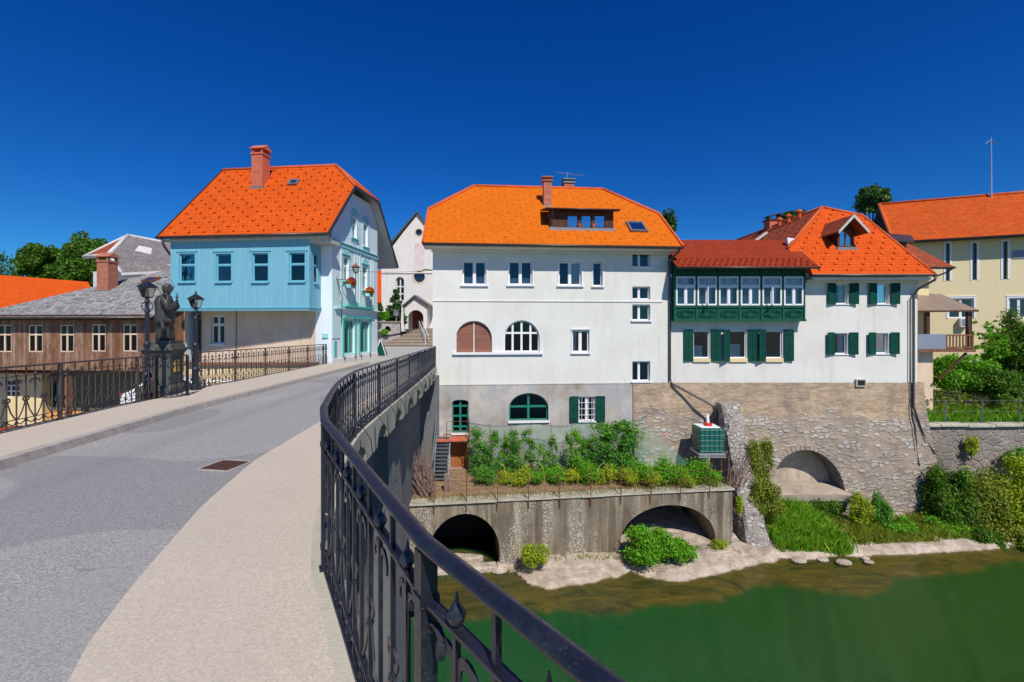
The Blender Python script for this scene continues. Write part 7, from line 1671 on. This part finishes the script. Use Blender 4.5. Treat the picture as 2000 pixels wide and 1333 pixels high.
# ---------------------------------------------------------------- trees, bushes, grass, rocks
def clumps(c, r, n, seed, br=.42, flat=1.0):
    g_ = random.Random(seed); out = [(c[0], c[1], c[2], r[0]*.62, r[1]*.62, r[2]*.62)]
    for _ in range(n):
        a = g_.uniform(0, 2*math.pi); z = g_.uniform(-.8, 1); q = math.sqrt(1-z*z*.9); k = g_.uniform(.62, .86); b = br*g_.uniform(.55, 1.15)
        out.append((c[0]+r[0]*q*math.cos(a)*k, c[1]+r[1]*q*math.sin(a)*k, c[2]+r[2]*z*k, r[0]*b, r[1]*b, r[2]*b*flat))
    return out
def tree(label, base, c, r, n, size, seed, mat, group=None, nb=34, br=.36, trunk=.18, name='tree', shell=.5, jag=.2):
    t = thing(name, base, label, 'tree', group); mb = MB(); B = clumps(c, r, nb, seed, br); leafcloud(mb, B, n, size, seed, 0, shell=shell, jag=jag); mb.build('crown', M[mat], t)
    g_ = random.Random(seed); mb = MB(); b = Vector(base); top = V(c[0], c[1], c[2]+r[2]*.3); mb.tube([b, b.lerp(top, .35)+V(g_.uniform(-.1, .1)*r[0], 0, 0), b.lerp(top, .7), top], [trunk, trunk*.75, trunk*.45, trunk*.15], 8)
    for q in B[1:10]:
        k = g_.uniform(.35, .75); s = b.lerp(top, k); e = V(q[0], q[1], q[2]); mb.tube([s, s.lerp(e, .5)+V(0, 0, .1*r[2]*.3), e], [trunk*.4, trunk*.25, trunk*.08], 5)
    mb.build('trunk', M['bark'], t); return t
def P3(x, y, Y): return at(x, y, Y)
def treepx(label, x0, x1, y0, y1, Y, zbase, n, size, seed, mat, **k):
    c = at((x0+x1)/2, (y0+y1)/2, Y); rx = (x1-x0)/2*Y/F; rz_ = (y1-y0)/2*Y/F
    return tree(label, (c.x, Y, zbase), c, (rx*.9, rx*.85, rz_*.92), n, size, seed, mat, **k)
treepx('dense rounded green tree left of the slate roof, nearer the picture edge', 34, 128, 466, 580, 60, -4, 17000, .3, 1, 'leaf_t', trunk=.4, br=.26, nb=60, group='trees behind the left roofs', shell=.7, jag=.1)
treepx('dense green tree touching the red hip of the grey roofed house', 124, 222, 456, 590, 54, -4, 19000, .3, 2, 'leaf_t', trunk=.4, br=.3, nb=60, group='trees behind the left roofs', shell=.7, jag=.1)
treepx('thin blue grey tree at the left edge of the picture', -30, 36, 492, 560, 75, -4, 1100, .34, 3, 'leaf_t', trunk=.3, group='trees behind the left roofs', shell=.2)
treepx('thin green treetop showing behind the right hip of the white house', 1288, 1322, 408, 470, 48, -2.2, 900, .3, 4, 'leaf_c', trunk=.2, shell=.2)
treepx('green treetop just above the vents of the end house roof', 1518, 1585, 410, 450, 58, -2.2, 1500, .4, 5, 'leaf_c', trunk=.3, shell=.3)
treepx('loose dark pine rising between the end house and the yellow building', 1668, 1742, 358, 432, 52, -4, 2600, .33, 6, 'leaf_c', trunk=.3, nb=22, br=.3, shell=.25, name='pine_tree')
# conifer by the church
def conifer(label, x, ytop, ybase, hw, Y, seed, n=5200):
    tp = at(x, ytop, Y); bs = at(x, ybase, Y); H = tp.z-bs.z; w = hw*Y/F; t = thing('conifer', bs, label, 'tree'); g_ = random.Random(seed); bl = []
    L = 13
    for i in range(L):
        f = i/L; rad = w*(1-f)**.85
        for k in range(max(3, int(9*(1-f)))):
            a = g_.uniform(0, 6.28); q = rad*g_.uniform(.55, 1.0); bl.append((bs.x+q*math.cos(a)*.75, Y+q*math.sin(a)*.75, bs.z+H*(.06+f*.92)-.12*q, .14*w+.25*rad, .14*w+.25*rad, .035*H))
    mb = MB(); leafcloud(mb, bl, n, .3, seed, shell=.1); mb.build('crown', M['leaf_c'], t); mb = MB(); mb.tube([bs-V(0, 0, .8), tp], [.16, .02], 6); mb.build('trunk', M['bark'], t); return t
conifer('bright green spruce in front of the church wall beside the porch', 773, 562, 632, 24, 58.5, 1)
for i, (l, x0, x1, y0, y1) in enumerate((('dark green bush at the back corner of the blue house', 726, 752, 590, 632), ('light green bush between the spruce and the blue house', 744, 764, 608, 632), ('small clipped bush at the left end of the stone terrace', 744, 758, 643, 656))):
    treepx(l, x0, x1, y0, y1, 57.4 if i < 2 else 54.5, -1.0 if i < 2 else -1.2, (1500, 900, 400)[i], .26, 10+i, 'leaf_b' if i else 'leaf_t', trunk=.05, name='bush')
# right-hand garden
gz = zt_-.05
treepx('bright leafy bush under the balcony', 1822, 1935, 690, 775, 29, gz+.2, 9500, .14, 20, 'leaf_b', trunk=.08, name='bush', group='bushes in the right garden')
treepx('tall wild tree with long arching branches at the right edge', 1930, 2080, 600, 790, 29.5, gz+.2, 22000, .15, 21, 'leaf_t', trunk=.16, nb=55, br=.26, group='bushes in the right garden', shell=.35, jag=.4)
treepx('lower green bush between the balcony bush and the right edge tree', 1890, 1985, 715, 790, 28, gz+.2, 8500, .14, 22, 'leaf_t', trunk=.08, name='bush', group='bushes in the right garden')
rg2 = random.Random(8)
t = bpy.data.objects['tree'] if 'tree' in bpy.data.objects else None
spray = MB(); bb_ = []
for k in range(16):                                      # arching sprays reaching out of the big tree
    a = R(rg2.uniform(95, 200)); L = rg2.uniform(1.6, 3.0); o0 = at(1960, 690, 28.8); 
    for j in range(12): q = j/11; bb_.append((o0.x+L*q*math.cos(a), 28.8+rg2.uniform(-.6, .6), o0.z+L*q*math.sin(a)*1.1-.9*q*q, .12, .12, .09))
leafcloud(spray, bb_, 3200, .14, 9, shell=.1); sp_t = [o for o in COL.objects if o.get('label', '').startswith('tall wild tree')][0]; spray.build('arching_branches', M['leaf_b'], sp_t)
def blades(mb, pts, h, seed, w=.02):
    rng = np.random.default_rng(seed); P = np.array(pts); n = len(P); a = rng.random(n)*6.28; hh = h*(.5+rng.random(n)*.8); ln = rng.normal(size=(n, 2))*.35*hh[:, None]
    d = np.stack([np.cos(a), np.sin(a), 0*a], 1)*w*(.6+rng.random(n)[:, None]); tip = P+np.stack([ln[:, 0], ln[:, 1], hh], 1); md_ = P+np.stack([ln[:, 0]*.3, ln[:, 1]*.3, hh*.6], 1)
    Q = np.stack([P-d, P+d, md_+d*.7, tip, md_-d*.7], 1).reshape(-1, 3); b = len(mb.v); mb.v.extend(map(tuple, Q.tolist())); mb.f.extend([(b+5*i, b+5*i+1, b+5*i+2, b+5*i+3, b+5*i+4) for i in range(n)]); mb.m.extend([0]*n)
def field_pts(n, x0, x1, y0, y1, zf, seed): r_ = random.Random(seed); return [(lambda x, y: (x, y, zf(x, y)))(r_.uniform(x0, x1), r_.uniform(y0, y1)) for _ in range(n)]
gzf = lambda x, y: zt_-.1+1.3*(y-25.5)/19.5
mb = MB(); blades(mb, field_pts(9000, 22, 34, 25.7, 28.5, gzf, 1), .5, 1, .022); blades(mb, field_pts(5000, 34, 46, 25.7, 30, gzf, 2), .5, 2, .03); tag(mb.build('tall_grass', M['grass']), 'long wild grass and weeds behind the wire fence', 'grass', kind='stuff')
mb = MB(); pts = field_pts(1500, 22.2, 33, 26, 29, lambda x, y: gzf(x, y)+rg2.uniform(.2, 1.3), 3); leafcloud(mb, [(p[0], p[1], p[2], .12, .12, .1) for p in pts[:260]], 6500, .1, 4, shell=.1); tag(mb.build('wild_weeds', M['leaf_o']), 'pale flowering weeds above the river wall', 'weeds', kind='stuff')
# bank vegetation
def bz_(x, y): return bank_h(x, y)
def bush(label, x0, x1, y0, y1, Y, n, size, seed, mat, nb=22, group='bushes on the river bank', shell=.3, ry=None, name='bush', **k):
    c = at((x0+x1)/2, (y0+y1)/2, Y); rx = (x1-x0)/2*Y/F; rz_ = (y1-y0)/2*Y/F; n = int(n*1.9); size *= .7; k.setdefault('jag', .5)
    return tree(label, (c.x, Y, c.z-rz_), c, (rx*.92, ry or min(rx, 1.0), rz_*.95), n, size, seed, mat, name=name, nb=nb, group=group, trunk=.03, shell=shell, **k)
bush('bright green bush filling the right terrace arch', 1214, 1335, 1026, 1112, 19.6, 9000, .13, 30, 'leaf_b', ry=.9, nb=30)
bush('low green tail of the arch bush reaching over the rock', 1290, 1365, 1058, 1098, 19.6, 2600, .12, 31, 'leaf_b', ry=.6)
bush('small yellow green weed growing at the foot of the terrace wall', 1010, 1076, 1064, 1112, 18.9, 1700, .1, 32, 'leaf_y', ry=.4)
bush('creeper hanging down the buttress side', 1452, 1514, 850, 975, 22.6, 5200, .12, 33, 'leaf_o', ry=.5, nb=30)
bush('creeper mass at the buttress foot', 1462, 1532, 930, 1035, 21.8, 4800, .12, 34, 'leaf_o', ry=.6)
bush('small ivy tuft on the left side of the buttress', 1434, 1452, 965, 1010, 21.4, 500, .1, 39, 'leaf_y', ry=.2)
bush('yellow shrub right of the arch ledge', 1655, 1702, 960, 1045, 22.8, 2400, .11, 35, 'leaf_y', ry=.5)
bush('green shrub climbing the rubble wall', 1700, 1745, 965, 1050, 22.8, 2400, .12, 36, 'leaf_g', ry=.5)
bush('low green bush on the bank below the rubble wall', 1690, 1800, 1005, 1065, 22.6, 4200, .13, 37, 'leaf_b', ry=.7)
bush('low green bush ending at the dark thicket', 1780, 1895, 1005, 1072, 22.6, 4600, .13, 38, 'leaf_b', ry=.7)
bush('dark green thicket at the corner of the river wall', 1805, 1905, 905, 1045, 23.4, 9500, .15, 40, 'leaf_t', nb=40, ry=1.1)
bush('broad olive bush in front of the river wall', 1870, 1985, 915, 1070, 23.2, 10500, .15, 41, 'leaf_o', nb=40, ry=1.1)
bush('big yellowish willow bush at the right edge', 1945, 2080, 885, 1075, 22.8, 11000, .16, 42, 'leaf_y', nb=40, ry=1.2)
bush('low dark bush overhanging the water below the olive bush', 1888, 1975, 1035, 1092, 21.9, 5200, .14, 47, 'leaf_t', ry=.5)
bush('low yellowish bush overhanging the water at the right edge', 1950, 2060, 1030, 1088, 21.7, 5200, .14, 48, 'leaf_o', ry=.5)
bush('dark ivy shadowing the underside of the arch ledge', 1570, 1655, 975, 1015, 23.3, 1800, .11, 43, 'leaf_t', ry=.3)
bush('weed with small yellow flowers on the rock by the buttress', 1385, 1425, 1052, 1078, 20.6, 420, .1, 44, 'leaf_y', ry=.3)
bush('small green tuft on the cracked river wall', 1880, 1915, 850, 900, 24.9, 700, .12, 45, 'leaf_y', ry=.3)
bush('ivy tuft on the right of the river wall', 1955, 2010, 870, 920, 24.6, 1600, .13, 46, 'leaf_g', ry=.4)
mb = MB(); rg3 = random.Random(3); pts = []
for _ in range(7500):
    x, y = rg3.uniform(1502, 1636), rg3.uniform(0, 1); Y = 20.75+2.4*y; X = (x-1000)*21.8/F; pts.append((X+rg3.gauss(0, .1), Y, max(bank_h(X, Y), -10.3)+.75*y*math.sin(math.pi*min(1, max(0, (x-1495)/150)))))
blades(mb, pts, .48, 5, .015); tag(mb.build('bank_grass', M['grass']), 'lush long grass mound on the river bank under the stone arch', 'grass', kind='stuff')
mb = MB(); pts = []
for _ in range(7000):
    X = rg3.uniform(15, 24); Y = ix(SH, X)+rg3.uniform(.5, 2.4); pts.append((X, Y, bank_h(X, Y)))
blades(mb, pts, .36, 6, .014); tag(mb.build('bank_weeds', M['leaf_o']), 'low dry weeds along the top of the rocky shore', 'weeds', kind='stuff')
mb = MB(); pts = []
for _ in range(900):
    u = rg3.uniform(0, TL); p = FTn.pt(u, 0, rg3.uniform(.05, .5)); pts.append((p.x, p.y, bank_h(p.x, p.y)))
for _ in range(900): p = FTn.pt(rg3.uniform(0, TL), 0, rg3.uniform(-.6, -.15)); pts.append((p.x, p.y, TZ+.06))
blades(mb, pts, .14, 7, .012); tag(mb.build('wall_weeds', M['leaf_o']), 'sparse weeds along the foot and cap of the terrace wall', 'weeds', kind='stuff')
# rocks
rk = [(1560, 1097, .34, .14), (1607, 1095, .26, .1), (1648, 1101, .34, .12), (1690, 1092, .2, .07), (1697, 1099, .22, .07), (1470, 1096, .5, .2), (1530, 1080, .5, .24), (975, 1117, .35, .14), (1090, 1112, .3, .12)]
rl = ['rounded pale rock at the waterline left of the small trio', 'small pale rock standing alone in the shallow water', 'largest of the small wet rocks in the shallows', 'tiny rock nearest the shore strip', 'tiny flat rock beside the nearest shore strip', 'pale boulder at the foot of the leaning buttress', 'pale boulder at the edge of the grass mound', 'pale rock at the shore between weed and left arch', 'pale rock below the terrace wall right of the weed']
for i, ((x, y, a, b), l) in enumerate(zip(rk, rl)):
    p = wpt(x, y); mb = MB(); rings = []
    for j in range(7):
        f = -1+2*j/6; rr = math.sqrt(max(0.02, 1-f*f)); rings.append([Vector((p[0]+a*rr*math.cos(t*.628), p[1]+a*.7*rr*math.sin(t*.628), WL+b*.35+b*f))+V(1, 1, .6)*mn.noise(Vector((t, j, i)))*a*.35 for t in range(10)])
    mb.loft(rings); tag(mb.build('rock', M['bank'], smooth=False), l, 'rock', 'rocks along the shore')
# layered flat slabs of bedrock stepping down to the water
for i, (x, y, w, d, h) in enumerate(((1380, 1085, 2.3, 1.3, .3), (1300, 1118, 1.7, .8, .18), (1130, 1120, 2.2, .7, .16), (1450, 1085, 1.2, .8, .3), (900, 1100, 2.0, .5, .2), (1750, 1072, 3.2, .5, .16))):
    p = wpt(x, y); mb = MB(); n = 22; ring = [(p[0]+w/2*math.cos(t*2*math.pi/n)*(1+.3*mn.noise(Vector((t*.9, i, 0)))), p[1]+d/2*math.sin(t*2*math.pi/n)*(1+.3*mn.noise(Vector((t*.9, i, 5))))) for t in range(n)]
    z1 = WL+.12+h; mb.loft([[V(a, b, WL-.4) for a, b in ring], [V(a, b, z1-.05) for a, b in ring], [V(p[0]+(a-p[0])*.93, p[1]+(b-p[1])*.93, z1+.03*mn.noise(V(a*2, b*2, 0))) for a, b in ring]])
    tag(mb.build('rock_slab', M['bank']), ['broad grey bedrock slab sloping down between the arch bush and the buttress', 'flat pale slab at the water below the arch bush', 'flat pale slab below the middle of the terrace wall', 'bedrock slab touching the buttress footing', 'thin bedrock ledge below the left arch', 'long thin bedrock ledge below the right bank bushes'][i], 'rock slab', 'bedrock slabs along the shore')
